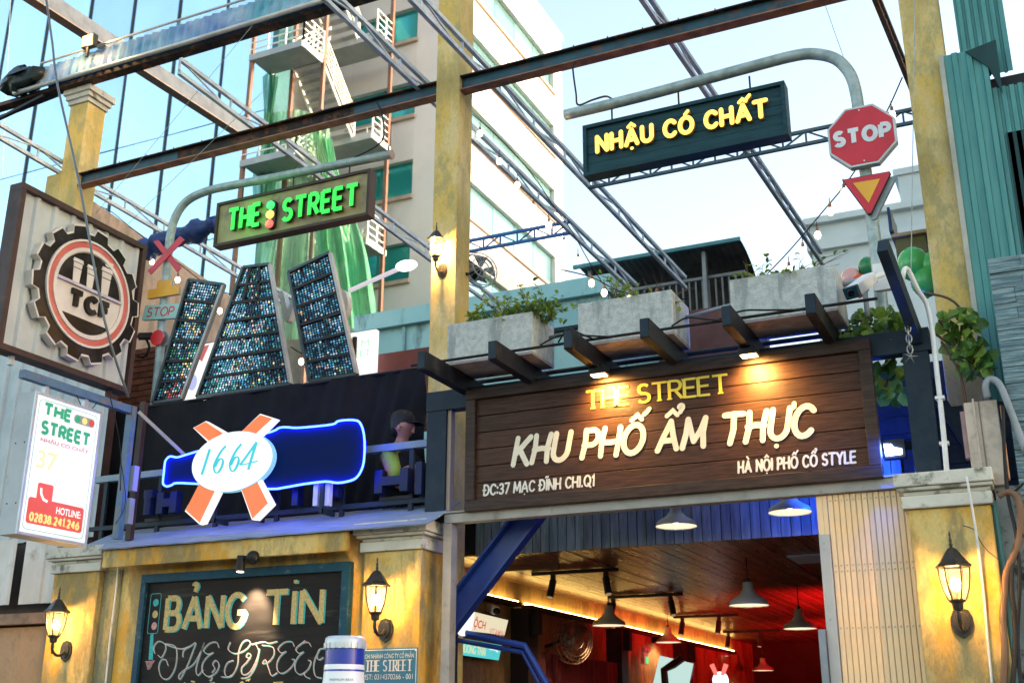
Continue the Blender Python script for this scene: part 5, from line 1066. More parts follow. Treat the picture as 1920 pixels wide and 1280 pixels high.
LEAF = [M('leaf_light', (.30, .42, .05), .5, col2=(.20, .33, .035), scale=12, var=.25), M('leaf_mid', (.10, .22, .03), .5, col2=(.06, .15, .02), scale=12, var=.25), M('leaf_dry', (.20, .12, .05), .7, var=.2)]
TWIG = M('twig', (.13, .075, .045), .8); TWIGG = M('stem_green', (.12, .15, .04), .6)
for _m in LEAF[:2]:
    _n = _m.node_tree.nodes; _l = _m.node_tree.links; _p = _n['Principled BSDF']; _t = _n.new('ShaderNodeBsdfTranslucent'); _x = _n.new('ShaderNodeMixShader'); _x.inputs[0].default_value = .4
    _l.new(_p.inputs['Base Color'].links[0].from_socket, _t.inputs[0]); _l.new(_p.outputs[0], _x.inputs[1]); _l.new(_t.outputs[0], _x.inputs[2]); _l.new(_x.outputs[0], _n['Material Output'].inputs[0])
def leafq(mb, c, d, up_, L, W):
    d = Vector(d).normalized(); s_ = d.cross(Vector(up_)); s_ = s_.normalized() if s_.length > 1e-3 else d.orthogonal().normalized(); n_ = s_.cross(d)
    c = Vector(c)
    mb.add([c, c + d * L * .35 + s_ * W * .5 + n_ * W * .15, c + d * L * .75 + s_ * W * .38 + n_ * W * .1, c + d * L - n_ * W * .2, c + d * L * .75 - s_ * W * .38 + n_ * W * .1, c + d * L * .35 - s_ * W * .5 + n_ * W * .15, c + d * L * .4 - n_ * W * .02], [(0, 1, 6), (1, 2, 6), (2, 3, 6), (3, 4, 6), (4, 5, 6), (5, 0, 6)])
def tuft(name, label, x0, x1, y, z, n, hmax, leafy, dry, seed, lean=0.0):
    rnd = random.Random(seed); e = empty(name, ((x0 + x1) / 2, y, z), label, 'plant', 'planter plants'); st = MB(); lf = MB()
    for k in range(n):
        b = Vector((rnd.uniform(x0, x1), y + rnd.uniform(-.12, .12), z - .03)); h = hmax * rnd.uniform(.35, 1); d = Vector((rnd.uniform(-.7, .7) + lean, rnd.uniform(-.5, .3), 1)); P = [b]
        for s_ in range(5): d = (d + Vector((rnd.uniform(-.5, .5), rnd.uniform(-.3, .3), rnd.uniform(-.45, .1)))).normalized(); P.append(P[-1] + d * h / 5)
        st.cur = 0 if rnd.random() < dry else 1; st.tube(P, .004, 4, False, [.004, .0035, .003, .0025, .002, .0012])
        if rnd.random() < leafy:
            for s_ in range(1, 6):
                for q in range(rnd.randint(1, 3)):
                    lf.cur = rnd.choices((0, 1, 2), (5, 3, .6))[0]; leafq(lf, P[s_], (rnd.uniform(-1, 1), rnd.uniform(-1, .5), rnd.uniform(-.6, .7)), (0, 0, 1), rnd.uniform(.035, .07), rnd.uniform(.02, .034))
    st.build('stems', [TWIG, TWIGG], e)['kind'] = 'stuff'
    if lf.v: lf.build('foliage', LEAF, e)['kind'] = 'stuff'
PLB = [(-4.23, -3.47, 'left', 21), (-3.085, -2.325, 'middle', 22), (-1.885, -1.13, 'right', 23)]
for k, (x0, x1, nm, sd_) in enumerate(PLB):
    e = empty('concrete_planter', ((x0 + x1) / 2, 7.95, 4.365), {'left': 'concrete planter with leafy green growth, nearest the middle pillar', 'middle': 'concrete planter in the middle of the row above the main sign', 'right': 'concrete planter with sparse twigs nearest the STOP sign pole'}[nm], 'planter', 'concrete planters')
    y0, y1, z0, z1 = 7.72, 8.16, 4.366, 4.715 + (.0 if k else 0); t = .035
    for a, b in (((x0, y0, z0 + .014), (x1, y0 + t, z1)), ((x0, y1 - t, z0 + .014), (x1, y1, z1)), ((x0, y0 + t + .0005, z0 + .014), (x0 + t, y1 - t - .0005, z1)), ((x1 - t, y0 + t + .0005, z0 + .014), (x1, y1 - t - .0005, z1))): MB().box(a, b).build('side', CONC, e, bevel=.006)
    MB().box((x0 + .003, y0 + .003, z0), (x1 - .003, y1 - .003, z0 + .013)).build('base', CONCB, e); MB().box((x0 + t, y0 + t, z0 + .02), (x1 - t, y1 - t, z1 - .04)).build('soil', M('soil', (.05, .035, .025), .95, bump=.8), e)
tuft('planter_plant', 'leafy light green plant spilling over the left concrete planter', -4.15, -3.40, 7.86, 4.70, 70, .34, .9, .3, 5, .25)
tuft('planter_plant', 'dry twigs with few leaves in the middle concrete planter', -3.0, -2.36, 7.86, 4.70, 48, .30, .35, .75, 6, .2)
tuft('planter_plant', 'sparse dry sprigs in the right concrete planter', -1.82, -1.25, 7.86, 4.70, 34, .32, .4, .7, 7, .1)
gp = empty('grey_pipe', (-2.5, 8.1, 4.6), 'grey plastic pipe linking the concrete planters', 'pipe'); GPV = M('grey_pvc', (.25, .28, .30), .45)
MB().tube([(-3.47, 8.06, 4.60), (-3.08, 8.06, 4.62)], .016, 8).build('run', GPV, gp, smooth=True); MB().tube([(-2.33, 8.06, 4.60), (-1.885, 8.06, 4.66)], .016, 8).build('run', GPV, gp, smooth=True); MB().tube(smooth_pts([(-1.13, 8.06, 4.68), (-1.02, 8.06, 4.69), (-.985, 8.06, 4.67), (-.98, 8.06, 4.4)], 4), .02, 8).build('elbow', GPV, gp, smooth=True)
rnd = random.Random(31)
for k, (a, b, dz) in enumerate(((-3.35, -2.75, .05), (-2.3, -1.9, .04), (-1.95, -1.35, .03), (-3.2, -2.9, .09))):
    mb = MB(); mb.tube(smooth_pts([(a, 7.60, 4.38), (a + (b - a) * .3, 7.58, 4.38 + dz), (a + (b - a) * .6, 7.58, 4.37 + dz * .6), (b, 7.6, 4.36)], 5), .007, 6)
    tag(mb.build('loose_cable', BLK, smooth=True), ['black cable looping below the middle planter', 'thin cable sagging between the fourth and fifth rafters', 'grey cable lying across the rafter by the right planter', 'short cable curl standing on the second rafter gap'][k], 'cable')

# ================================================================ right hand pilaster and folding gate
YP = 7.83; rp = empty('gate_pilaster', (-.55, 8.0, 0), 'weathered yellow pilaster with white capital right of the folding gate', 'pilaster')
gx0, gx1 = A(1702, 960, YP).x, A(1858, 950, YP).x
MB().box((gx0, YP, 0), (gx1, 8.3, 2.96)).build('shaft', YEL, rp, bevel=.012)
for g, za, zb in ((.03, 2.962, 3.045), (.015, 3.047, 3.075), (.05, 3.077, 3.10), (.065, 3.102, 3.19)): MB().box((gx0 - g, YP - g, za), (gx1 + g * .6, 8.3, zb)).build('capital_tier', CAPM, rp, bevel=.007)
mb = MB(); mb.tube(smooth_pts([A(1812, 893, 7.74), A(1818, 925, 7.75), A(1832, 1010, 7.80), A(1846, 1130, 7.815), A(1852, 1200, 7.815), A(1861, 1290, 7.815)]), .008, 6); tag(mb.build('hanging_cable', WHITE, smooth=True), 'white cable hanging down the right pilaster beside the lantern', 'cable')
mb = MB(); mb.tube(smooth_pts([A(1806, 985, 7.81), A(1826, 992, 7.80), A(1836, 1010, 7.80), A(1850, 1030, 7.81), A(1872, 1048, 7.81)]), .0035, 5); tag(mb.build('dry_tendril', TWIG), 'thin dry tendril tangled on the white cable', 'twig')
gt = empty('folding_gate', (-1.1, 8.1, 0), 'folded cream metal slat gate left of the right pilaster', 'gate')
GSL = M('gate_cream', (.80, .57, .32), .45, col2=(.76, .54, .30), scale=3, bump=.04, var=.06); GRV = M('gate_rivet', (.45, .42, .36), .35, .5); GGR = M('gate_grey', (.40, .40, .37), .45, col2=(.36, .36, .34), scale=3)
ga, gb_ = A(1556, 1000, 8.06).x, gx0 + .03; ns_ = 15; pw = (gb_ - ga) / ns_
for k in range(ns_):
    x0 = ga + k * pw; dy = 0; zt_ = zl - .006 - .0
    mb = MB(); mb.prism([(x0 + .0015, 8.070 + dy, .05), (x0 + .006, 8.064 + dy, .05), (x0 + pw - .006, 8.064 + dy, .05), (x0 + pw - .0015, 8.070 + dy, .05), (x0 + pw - .0015, 8.09 + dy, .05), (x0 + .0015, 8.09 + dy, .05)], (0, 0, zt_ - .05)); s_ = mb.build('slat', GSL, gt)
    mb = MB()
    for z in (3.10, 2.655, 2.615, 2.24, 1.87, 1.835):
        if z < zt_: mb.lathe((x0 + pw * .5, 8.064 + dy, z), [(.0065, 0), (.006, .004), (0, .006)], 8, (0, -1, 0))
    mb.build('rivets', GRV, s_)['kind'] = 'stuff'
MB().box((ga, 8.092, .05), (gb_, 8.10, zl - .006)).build('leak_block_strip', GSL, gt)  # added strip, blocks red light leaking between the slats
gl0 = A(1535, 1000, 8.06).x; ZG = A(1550, 1001, 8.05).z
MB().box((gl0, 8.065, ZG + .002), (gl0 + .04, 8.09, zl - .006)).build('lead_bar', GSL, gt); MB().box((gl0 + .04, 8.066, zl - .04), (ga - .035, 8.09, zl - .008)).build('top_link', GSL, gt); MB().box((ga - .034, 8.066, ZG), (ga - .003, 8.09, zl - .006)).build('lead_bar', GSL, gt)
MB().box((gl0, 8.05, .05), (ga - .002, 8.10, ZG)).build('lock_stile', GGR, gt, bevel=.004)
for z in (ZG - .06, ZG - .1, 2.3): MB().lathe((gl0 + .03, 8.05, z), [(.007, 0), (.006, .004), (0, .005)], 8, (0, -1, 0)).build('rivet', GRV, gt)
zz2 = A(1543, 1180, 8.06).z; MB().box((gl0 - .05, 8.02, 1.0), (gl0 - .004, 8.08, zz2)).build('lock_box', M('lock_grey', (.22, .25, .28), .4, .3), gt)

# ================================================================ stuff on the right: cladding, stone wall, pipes, vines
GC = M('green_cladding', (.075, .27, .245), .45, .1, col2=(.05, .21, .20), scale=3, stretch=(5, 5, .4), bump=.05, dirt=(.20, .30, .28), dscale=4, dlo=.6, dhi=.8, dstretch=(4, 4, .4))
gc = empty('green_cladding', (0, 8.5, 3), 'green corrugated metal cladding beside the right pillar', 'cladding'); zc1 = 6.66
corrug(8.56, -.262, .05, 3.0, zc1, 'X', .105, .016, .5).build('sheet', GC, gc); corrug(8.60, .03, .34, 3.0, 6.3, 'X', .06, .02, .3).build('sheet', GC, gc); corrug(8.66, -.14, .22, 6.45, 9.0, 'X', .06, .02, .3).build('upper_sheet', GC, gc)
MB().box((-.30, 8.535, 3.0), (-.264, 8.57, zc1)).build('edge_trim', M('trim_pale', (.45, .45, .38), .6), gc)
mb = MB(); mb.prism([(-.1, 8.53, zc1 - .02), (.13, 8.52, zc1 + .02), (.12, 8.52, zc1 - .45), (.05, 8.53, zc1 - .2)], (0, .02, 0)); mb.build('torn_flap', M('flap_dark', (.02, .06, .06), .5), gc)
MB().box((-.26, 8.62, 3), (.6, 8.68, 6.4)).build('backing', BLK, gc)
mb = MB(); mb.box((.10, 8.58, 4.6), (.34, 8.595, 5.9)); mb.build('dark_panel', M('flap_dark', (.02, .06, .06), .5), gc)
sw = empty('stone_tile_wall', (.5, 7.95, 0), 'blue grey split stone tile wall at the right edge', 'wall')
STM = M('split_stone', (.09, .16, .185), .75, col2=(.24, .34, .36), scale=7, lo=.42, hi=.6, stretch=(.7, 1, 7), bump=.9, bscale=14, dirt=(.38, .42, .42), dscale=5, dlo=.6, dhi=.78, dstretch=(.8, 1, 5), var=.2)
sx = A(1852, 490, 7.9).x; zs_ = A(1852, 487, 7.9).z
MB().box((sx + .01, 7.93, 0), (2.2, 8.2, zs_ - .004)).build('core', M('stone_grout', (.12, .13, .13), .9), sw)
r = 0; z = zs_; rnd = random.Random(9)
while z > 1.7:
    h = .037; x = sx - (rnd.random() * .15 if r % 2 else 0); xx = max(sx, x)
    while xx < .55:
        L = rnd.choice((.14, .2, .26)); MB().box((xx + .0015, 7.895 - rnd.uniform(0, .014), z - h + .0015), (min(xx + L, .56) - .0015, 7.932, z - .0015)).build('stone_strip', STM, sw); xx += L
    z -= h; r += 1
MB().box((.56, 7.89, 0), (2.2, 7.932, zs_)).build('plain_face', STM, sw)
MB().box((2.2, 7.9, 0), (11, 42, 13)).build('sun_block_wing', M('sun_block_render', (.40, .38, .35), .85), sw)  # unseen wing added to keep the low sun off signs and trusses
rc = empty('corner_wall', (-.2, 8.0, 0), 'narrow mouldy white wall strip with drain pipe behind the right pilaster', 'wall'); MB().box((gx1 + .03, 8.0, 0), (sx + .1, 8.1, 3.1)).build('strip', M('mould_white', (.40, .42, .40), .85, col2=(.3, .33, .32), scale=5, dirt=(.04, .05, .045), dscale=6, dlo=.52, dhi=.62), rc)
MB().tube([A(1862, 940, 7.9), A(1880, 1060, 7.9), A(1905, 1280, 7.9)], .022, 8).build('drain_pipe', M('teal_pipe', (.03, .14, .15), .5), rc)
bxo = empty('meter_box', (-.3, 7.98, 3.2), 'beige metal meter box fixed above the right pilaster', 'box'); BGE = M('box_beige', (.56, .44, .34), .5, col2=(.50, .40, .31), scale=3, dirt=(.25, .2, .16), dscale=6)
q0, q1, q2 = A(1806, 755, 7.95), A(1868, 745, 7.95), A(1880, 908, 7.95); MB().box((q0.x, 7.95, q2.z), (q1.x, 8.1, q0.z)).build('case', BGE, bxo, bevel=.005); MB().box((q0.x + .055, 7.94, q2.z - .01), (q0.x + .068, 7.951, q0.z + .02)).build('strap', BGE, bxo); MB().box((q0.x + .09, 7.943, q2.z), (q0.x + .097, 7.951, q0.z)).build('strap', M('strap_brown', (.2, .14, .1), .6), bxo)
MB().box((q0.x - .03, 7.98, q2.z + .2), (q0.x - .002, 8.06, q0.z - .05)).build('hinge_side', M('box_pink', (.36, .22, .22), .5), bxo)
mb = MB(); mb.tube(smooth_pts([A(1852, 745, 7.88), A(1848, 722, 7.86), A(1858, 711, 7.86), A(1875, 722, 7.85), A(1895, 770, 7.84), A(1925, 850, 7.83)]), .024, 8); tag(mb.build('flexible_conduit', GPV, smooth=True), 'curved grey flexible conduit in front of the stone wall', 'conduit')
for k, (pts, r_, lab, m_) in enumerate((([(1872, 930), (1890, 922), (1908, 935), (1914, 980), (1906, 1030), (1888, 1070), (1884, 1110), (1880, 1160), (1884, 1220), (1880, 1290)], .022, 'thick brown twisted root hanging beside the right pilaster', M('root_brown', (.20, .11, .06), .8, bump=.6, bscale=20)),
        ([(1880, 760), (1884, 860), (1890, 930), (1905, 1000), (1912, 1080), (1908, 1200), (1915, 1290)], .012, 'black cable bundle running down the right edge', BLK), ([(1876, 760), (1888, 860), (1893, 900)], .006, 'thin copper pipe beside the meter box', M('copper', (.4, .2, .1), .5, .5)), ([(1920, 905), (1895, 925), (1868, 922)], .008, 'black cable crossing to the capital of the right pilaster', BLK), ([(1918, 1000), (1902, 1030), (1896, 1090), (1904, 1190), (1898, 1290)], .016, 'dark second root beside the brown one at the right edge', M('root_dark', (.05, .04, .035), .8, bump=.6, bscale=20)))):
    mb = MB(); mb.tube(smooth_pts([A(a, b, 7.80) for a, b in pts]), r_, 7); tag(mb.build('root' if 'root' in lab else 'pipe' if 'pipe' in lab else 'cable', m_, smooth=True), lab, 'root' if 'root' in lab else 'pipe' if 'pipe' in lab else 'cable')
wp = empty('white_pipe', A(1776, 895, 7.9), 'white plastic pipe rising from the right capital and bending over the frame', 'pipe')
mb = MB(); mb.tube(smooth_pts([A(1776, 893, 7.9), A(1768, 800, 7.9), A(1757, 700, 7.92), A(1748, 620, 7.95), A(1738, 572, 7.95), A(1722, 545, 7.9), A(1704, 508, 7.85), A(1696, 505, 7.8), A(1692, 522, 7.8), A(1688, 538, 7.85), A(1680, 546, 7.9)], 5), .017, 10); mb.build('pipe', WHITE, wp, smooth=True)
for px, py in ((1770, 830), (1762, 745)): q = A(px, py, 7.9); MB().box((q.x - .03, 7.89, q.z - .01), (q.x + .03, 7.95, q.z + .01)).build('clip', WHITE, wp)
ch = empty('steel_chain', A(1702, 560, 7.75), 'grey steel chain with barbed end hanging before the right frame post', 'chain'); CHM = M('chain_steel', (.3, .3, .29), .4, .7)
a, b = A(1696, 545, 7.9), A(1706, 655, 7.9)
for k in range(12):
    c = a.lerp(b, k / 11); al = 0 if k % 2 else pi / 2; P = [c + Vector((.018 * cos(t) * cos(al), .018 * cos(t) * sin(al), .034 * sin(t))) for t in [2 * pi * j / 10 for j in range(11)]]; MB().tube(P, .006, 6, False).build('link', CHM, ch, smooth=True)
for k in range(5): d = Vector((cos(k * 1.26), .3, sin(k * 1.26))) * .05; MB().tube([b + Vector((0, 0, -.05)), b + Vector((0, 0, -.05)) + d], .005, 5, True, [.006, .001]).build('barb', CHM, ch)
cv = empty('security_camera', A(1600, 530, 7.75), 'white bullet security camera with dark lens pointing left above the frame', 'camera'); YC = 7.75
def q(px, py, Y=YC): return A(px, py, Y)
MB().bar(q(1600, 546, 7.62), q(1632, 522, 7.85), .105, .085).build('housing', WHITE, cv, bevel=.012); d = (q(1600, 546, 7.62) - q(1632, 522, 7.85)).normalized()
MB().bar(q(1600, 546, 7.62) + d * .002, q(1600, 546, 7.62) + d * .04, .11, .088).build('bezel', M('bezel_navy', (.01, .04, .06), .3), cv, bevel=.008); MB().lathe(q(1600, 546, 7.62) + d * .041, [(.026, 0), (.02, .004), (0, .005)], 14, d).build('lens', M('lens_glass', (.005, .005, .008), .08), cv)
MB().tube([q(1630, 528, 7.85), q(1645, 518, 7.9), q(1655, 515, 7.95)], .02, 8).build('arm', WHITE, cv); MB().box(tuple(q(1640, 545, 8.0)), tuple(q(1668, 495, 8.05))).build('mount', WHITE, cv)
# vine: big leaves as parts
def vine(label, region, n, Y, size, seed, stems, parent_loc):
    rnd = random.Random(seed); e = empty('climbing_vine', parent_loc, label, 'vine'); ms_ = []
    for k in range(4):
        t = MB(); leafq(t, (0, 0, 0), (0, -.35, -1), (0, 1, 0), 1.0, .82); m2 = bpy.data.meshes.new('leaf'); m2.from_pydata(t.v, [], t.f); m2.materials.append(LEAF[0] if k % 2 else LEAF[1]); ms_.append(m2)
    mb = MB()
    for s_ in stems: mb.tube(smooth_pts([A(a, b, Y + .03) for a, b in s_]), .009, 6)
    mb.build('stems', TWIG, e, smooth=True)
    for k in range(n):
        u, v = rnd.random(), rnd.random(); c = Vector(region[0]).lerp(Vector(region[1]), u).lerp(Vector(region[3]).lerp(Vector(region[2]), u), v)
        o = bpy.data.objects.new('leaf', ms_[rnd.randrange(4)]); COL.objects.link(o); o.parent = e; o.location = A(c.x, c.y, Y + rnd.uniform(-.12, .14)) - ORI[e.name]; s_ = size * rnd.uniform(.6, 1.25); o.scale = (s_, s_, s_); o.rotation_euler = (rnd.uniform(-.7, .9), rnd.uniform(-.8, .8), rnd.uniform(-1.2, 1.2))
vine('leafy vine in the gap above the frame beam right of the last planter', [(1560, 585), (1695, 565), (1695, 625), (1562, 640)], 110, 8.22, .10, 41, [[(1560, 625), (1600, 600), (1650, 610), (1695, 590)]], A(1620, 620, 8.22))
vine('large leaved vine behind the sign edge above the blue floodlight', [(1640, 655), (1700, 650), (1698, 735), (1645, 730)], 34, 8.3, .15, 42, [[(1690, 640), (1670, 690), (1660, 730)]], A(1670, 690, 8.3))
vine('trailing vine with brown stems between frame post and stone wall', [(1752, 570), (1830, 570), (1866, 715), (1800, 690)], 90, 8.05, .115, 43, [[(1760, 600), (1790, 640), (1800, 690), (1808, 770)], [(1765, 640), (1800, 700), (1812, 760)], [(1720, 548), (1780, 560), (1810, 600), (1830, 700)], [(1752, 625), (1800, 660), (1850, 715)]], A(1800, 650, 8.05))
BAL = [((1712, 495), .13, (.06, .42, .10), 'largest green balloon in the cluster behind the right frame arm'), ((1744, 498), .10, (.07, .45, .11), 'green balloon half hidden by the right pillar'), ((1735, 528), .12, (.06, .40, .09), 'lower green balloon beside the right pillar'), ((1626, 500), .075, (.02, .20, .06), 'dark green balloon behind the STOP sign pole'), ((1610, 535), .09, (.62, .10, .03), 'red orange balloon behind the security camera'), ((1596, 522), .085, (.62, .33, .30), 'pink balloon beside the right planter')]
for k, ((px, py), r_, c, lab) in enumerate(BAL):
    p = A(px, py, 8.95 if k < 3 else 8.75); e = empty('balloon', p, lab, 'balloon', 'balloons on the terrace'); r_ *= 1.0
    MB().ball(p, r_, 18, 12, (.93, .93, 1.1)).build('skin', M('balloon_%d' % k, c, .25, col2=tuple(x * .9 for x in c)), e, smooth=True); MB().lathe(p + Vector((0, 0, -r_ * 1.16)), [(.012, 0), (.004, .02), (.01, .05)], 8).build('knot', MATS['balloon_%d' % k], e)
MB_ = empty('wooden_crate_shelf', A(1705, 460, 9.1), 'olive wooden shelf box above the green balloons', 'shelf'); a, b = A(1678, 448, 9.1), A(1740, 485, 9.1); MB().box((a.x, 9.1, b.z), (b.x, 9.3, a.z)).build('box', M('olive_wood', (.16, .15, .06), .8), MB_); MB().box((a.x - .02, 9.06, a.z + .002), (b.x + .02, 9.32, a.z + .03)).build('lid', M('pale_wood', (.45, .33, .2), .7), MB_)
e = empty('blue_sign_edge', A(1672, 420, 9.0), 'narrow dark blue sign standing on the wooden shelf', 'sign'); a, b = A(1665, 396, 9.1), A(1675, 440, 9.1); MB().box((a.x, 9.02, b.z), (b.x, 9.45, a.z)).build('panel', M('deep_blue', (.01, .05, .18), .4), e); MB().box((b.x + .002, 9.05, b.z + .02), (b.x + .01, 9.4, a.z - .03)).build('face', WHITE, e)
# dark terrace fascia behind the right end of the sign
tf = empty('terrace_fascia', (-.6, 9.2, 3.1), 'dark navy boarded fascia behind the right end of the main sign', 'fascia')
for k in range(9): MB().box((-1.45, 9.2, 3.1 + k * .14), (-.56, 9.23, 3.235 + k * .14)).build('board', NAVY, tf)
for k in range(5): MB().box((-.72, 8.5, 3.1 + k * .14), (-.10, 8.53, 3.235 + k * .14)).build('board', NAVY, tf)
MB().bar((-.75, 8.44, 4.2), (-.35, 8.44, 3.3), .08, .10, (0, 1, 0)).build('diagonal_brace', NAVY, tf)
# blue flood
bf = empty('blue_floodlight', A(1672, 842, 8.12), 'glowing blue floodlight beside the right end of the main sign', 'floodlight'); p = A(1674, 842, 8.12)
MB().box((p.x - .07, 8.12, p.z - .06), (p.x + .08, 8.2, p.z + .07)).build('housing', BLK, bf); poly(MB(), facade(8.118), [(p.x - .05, p.z - .045), (p.x + .06, p.z - .04), (p.x + .062, p.z - .005), (p.x + .01, p.z + .01), (p.x - .005, p.z + .035), (p.x - .055, p.z + .04)], 0, .015).build('lens', E('blue_lens', (.35, .55, 1.0), 30), bf)
light('blue_glow', 'SPOT', (p.x + .04, 7.94, p.z - .01), 12.0, (.02, .10, 1.0), bf, .04, (p.x - .25, 8.0, p.z - .22), 140, .8); light('blue_back_glow', 'POINT', (p.x - .30, 8.55, p.z - .1), 16, (.01, .08, 1.0), bf, .05)
# ================================================================ interior seen through the entrance
ZC = 3.03
cl = empty('ceiling', (-2.5, 13, ZC), kind='structure'); CW = M('ceiling_wood', (.21, .095, .055), .30, col2=(.12, .05, .033), scale=4, stretch=(9, .6, 1), bump=.15, bscale=20, var=.3)
MB().box((-5.2, 9.0, ZC + .03), (.6, 21, ZC + .05)).build('deck', BLK, cl)
pm = bpy.data.meshes.new('plank'); t = MB().box((-.05, -6.0, 0), (.05, 6.0, .02)); pm.from_pydata(t.v, [], t.f); pm.materials.append(CW)
for k in range(52):
    o = bpy.data.objects.new('plank', pm); COL.objects.link(o); o.parent = cl; o.location = Vector((-5.1 + k * .107, 15.03, ZC + random.uniform(0, .004))) - ORI[cl.name]
va = empty('plank_valance', (-3, 9, ZC), 'valance of upright dark planks behind the lintel lit blue at right', 'valance'); VM = M('valance_wood', (.20, .25, .25), .6, col2=(.11, .15, .15), scale=5, stretch=(6, 6, .6), bump=.2, var=.3)
pm = bpy.data.meshes.new('plank'); t = MB().box((-.036, -.012, 0), (.036, .012, .55)); pm.from_pydata(t.v, [], t.f); pm.materials.append(VM)
for k in range(46):
    o = bpy.data.objects.new('plank', pm); COL.objects.link(o); o.parent = va; o.location = Vector((-4.55 + k * .079, 8.985 + random.uniform(-.004, .004), ZC - .01)) - ORI[va.name]
MB().box((-5.2, 9.0, ZC + .052), (.6, 9.03, 3.62)).build('backing', BLK, va)  # board added to stop light streaking through the plank gaps
XI = -5.12; iw = empty('inner_wall', (XI, 13, 0), 'brown interior side wall with bright cove light strip', 'wall'); IWM = plaster('interior_plaster', (.34, .20, .08), (.40, .25, .10), (.2, .12, .05), (.16, .1, .05))
MB().box((XI - .15, 8.4, 0), (XI, 21, 3.2)).build('face', IWM, iw)
COVE = E('cove_strip', (1.0, .66, .18), 26)
for y0, y1 in ((9.2, 10.9), (11.1, 13.6), (13.9, 19.5)):
    MB().box((XI + .002, y0, 2.78), (XI + .10, y1, 2.82)).build('cove_ledge', M('ledge_brown', (.06, .035, .02), .6), iw); MB().box((XI + .03, y0, 2.823), (XI + .06, y1, 2.84)).build('cove_strip', COVE, iw)
for y in (10.95, 13.7, 16.4): 
    e = empty('timber_post', (XI + .12, y, 0), {10.95: 'dark timber post nearest the television screens', 13.7: 'dark timber post beside the emergency light', 16.4: 'dark timber post far inside by the slanted screen'}[y], 'post', 'dark timber posts'); MB().box((XI + .002, y - .12, 0), (XI + .2, y + .12, 2.76)).build('timber', M('post_dark', (.03, .02, .018), .6), e); MB().box((XI + .2, y - .05, 2.5), (XI + .28, y + .05, 2.76)).build('bracket', BLK, e)
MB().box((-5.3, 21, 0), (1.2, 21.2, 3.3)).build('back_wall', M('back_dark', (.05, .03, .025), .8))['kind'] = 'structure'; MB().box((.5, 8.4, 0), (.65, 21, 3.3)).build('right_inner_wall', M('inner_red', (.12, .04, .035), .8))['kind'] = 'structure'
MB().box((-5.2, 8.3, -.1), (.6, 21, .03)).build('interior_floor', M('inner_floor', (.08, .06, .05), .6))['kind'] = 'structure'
cu = empty('red_curtain', (XI + .1, 12.3, 0), 'pleated dark red curtain below the cove light', 'curtain'); mb = MB(); vs = []
for i in range(90): y = 11.2 + i * .027; d = .03 * sin(i * 1.1); vs += [(XI + .12 + d, y, .1), (XI + .12 + d, y, 2.35)]
mb.add(vs, [(2 * i, 2 * i + 2, 2 * i + 3, 2 * i + 1) for i in range(89)]); mb.build('cloth', M('curtain_red', (.14, .015, .015), .7), cu, smooth=True)
# pendants
def pendant():
    e = empty('pendant_lamp', (0, 0, 0), None, 'lamp', 'bell pendant lamps'); SH = M('shade_grey', (.34, .36, .33), .45, col2=(.30, .32, .30), scale=5)
    MB().lathe((0, 0, 0), [(.032, .19), (.045, .185), (.05, .12), (.085, .075), (.16, .03), (.172, .0), (.175, -.012)], 28).build('shade', SH, e, smooth=True)
    MB().lathe((0, 0, 0), [(.17, -.006), (.155, .022), (.08, .066), (.03, .09), (0, .092)], 28).build('shade_inside', E('shade_inside', (1, .82, .58), 1.0), e, smooth=True)
    MB().ball((0, 0, .045), .035, 12, 8).build('bulb', E('pendant_bulb', (1, .85, .62), 30), e, smooth=True); MB().lathe((0, 0, .19), [(.02, 0), (.018, .03), (.006, .04)], 12).build('neck', BLK, e)
    MB().tube([(0, 0, .22), (0, 0, .45)], .006, 6).build('rod', BLK, e); MB().lathe((0, 0, .43), [(.05, .0), (.05, .02), (0, .02)], 14).build('canopy', BLK, e)
    light('pendant_light', 'SPOT', (0, 0, .02), 8, (1, .70, .38), e, .05, (0, 0, -1), 150, .5); return e
pn = pendant(); MP = [(-2.47, 10.07, (1404, 1132)), (-2.48, 12.33, (1500, 1176)), (-4.23, 11.35, (1142, 1170)), (-4.71, 19.5, (1431, 1255)), (-4.85, 15.4, (1253, 1202)), (-5.0, 19.0, (1347, 1228)), None, None]
labs = ['bell pendant lamp hanging in the middle of the plank ceiling', 'bell pendant lamp nearest the folding gate', 'bell pendant lamp in front of the wall fan', 'small far pendant lamp above the red lit area', 'pendant lamp above the slanted screen', 'far pendant lamp between the track spotlights', 'blue lit bell pendant at the lintel, left of the two', 'blue lit bell pendant at the lintel beside the folding gate']
for i in range(8):
    o = pn if i == 0 else copy_tree(pn); o['label'] = labs[i]
    if i < 6: x, y, (px, py) = MP[i]; q_ = A(px, py, y); o.location = (q_.x, y, q_.z)
    else: q_ = A((1268, 1481)[i - 6], (984, 958)[i - 6], 8.55); o.location = q_; o.scale = (.92, .92, .92)
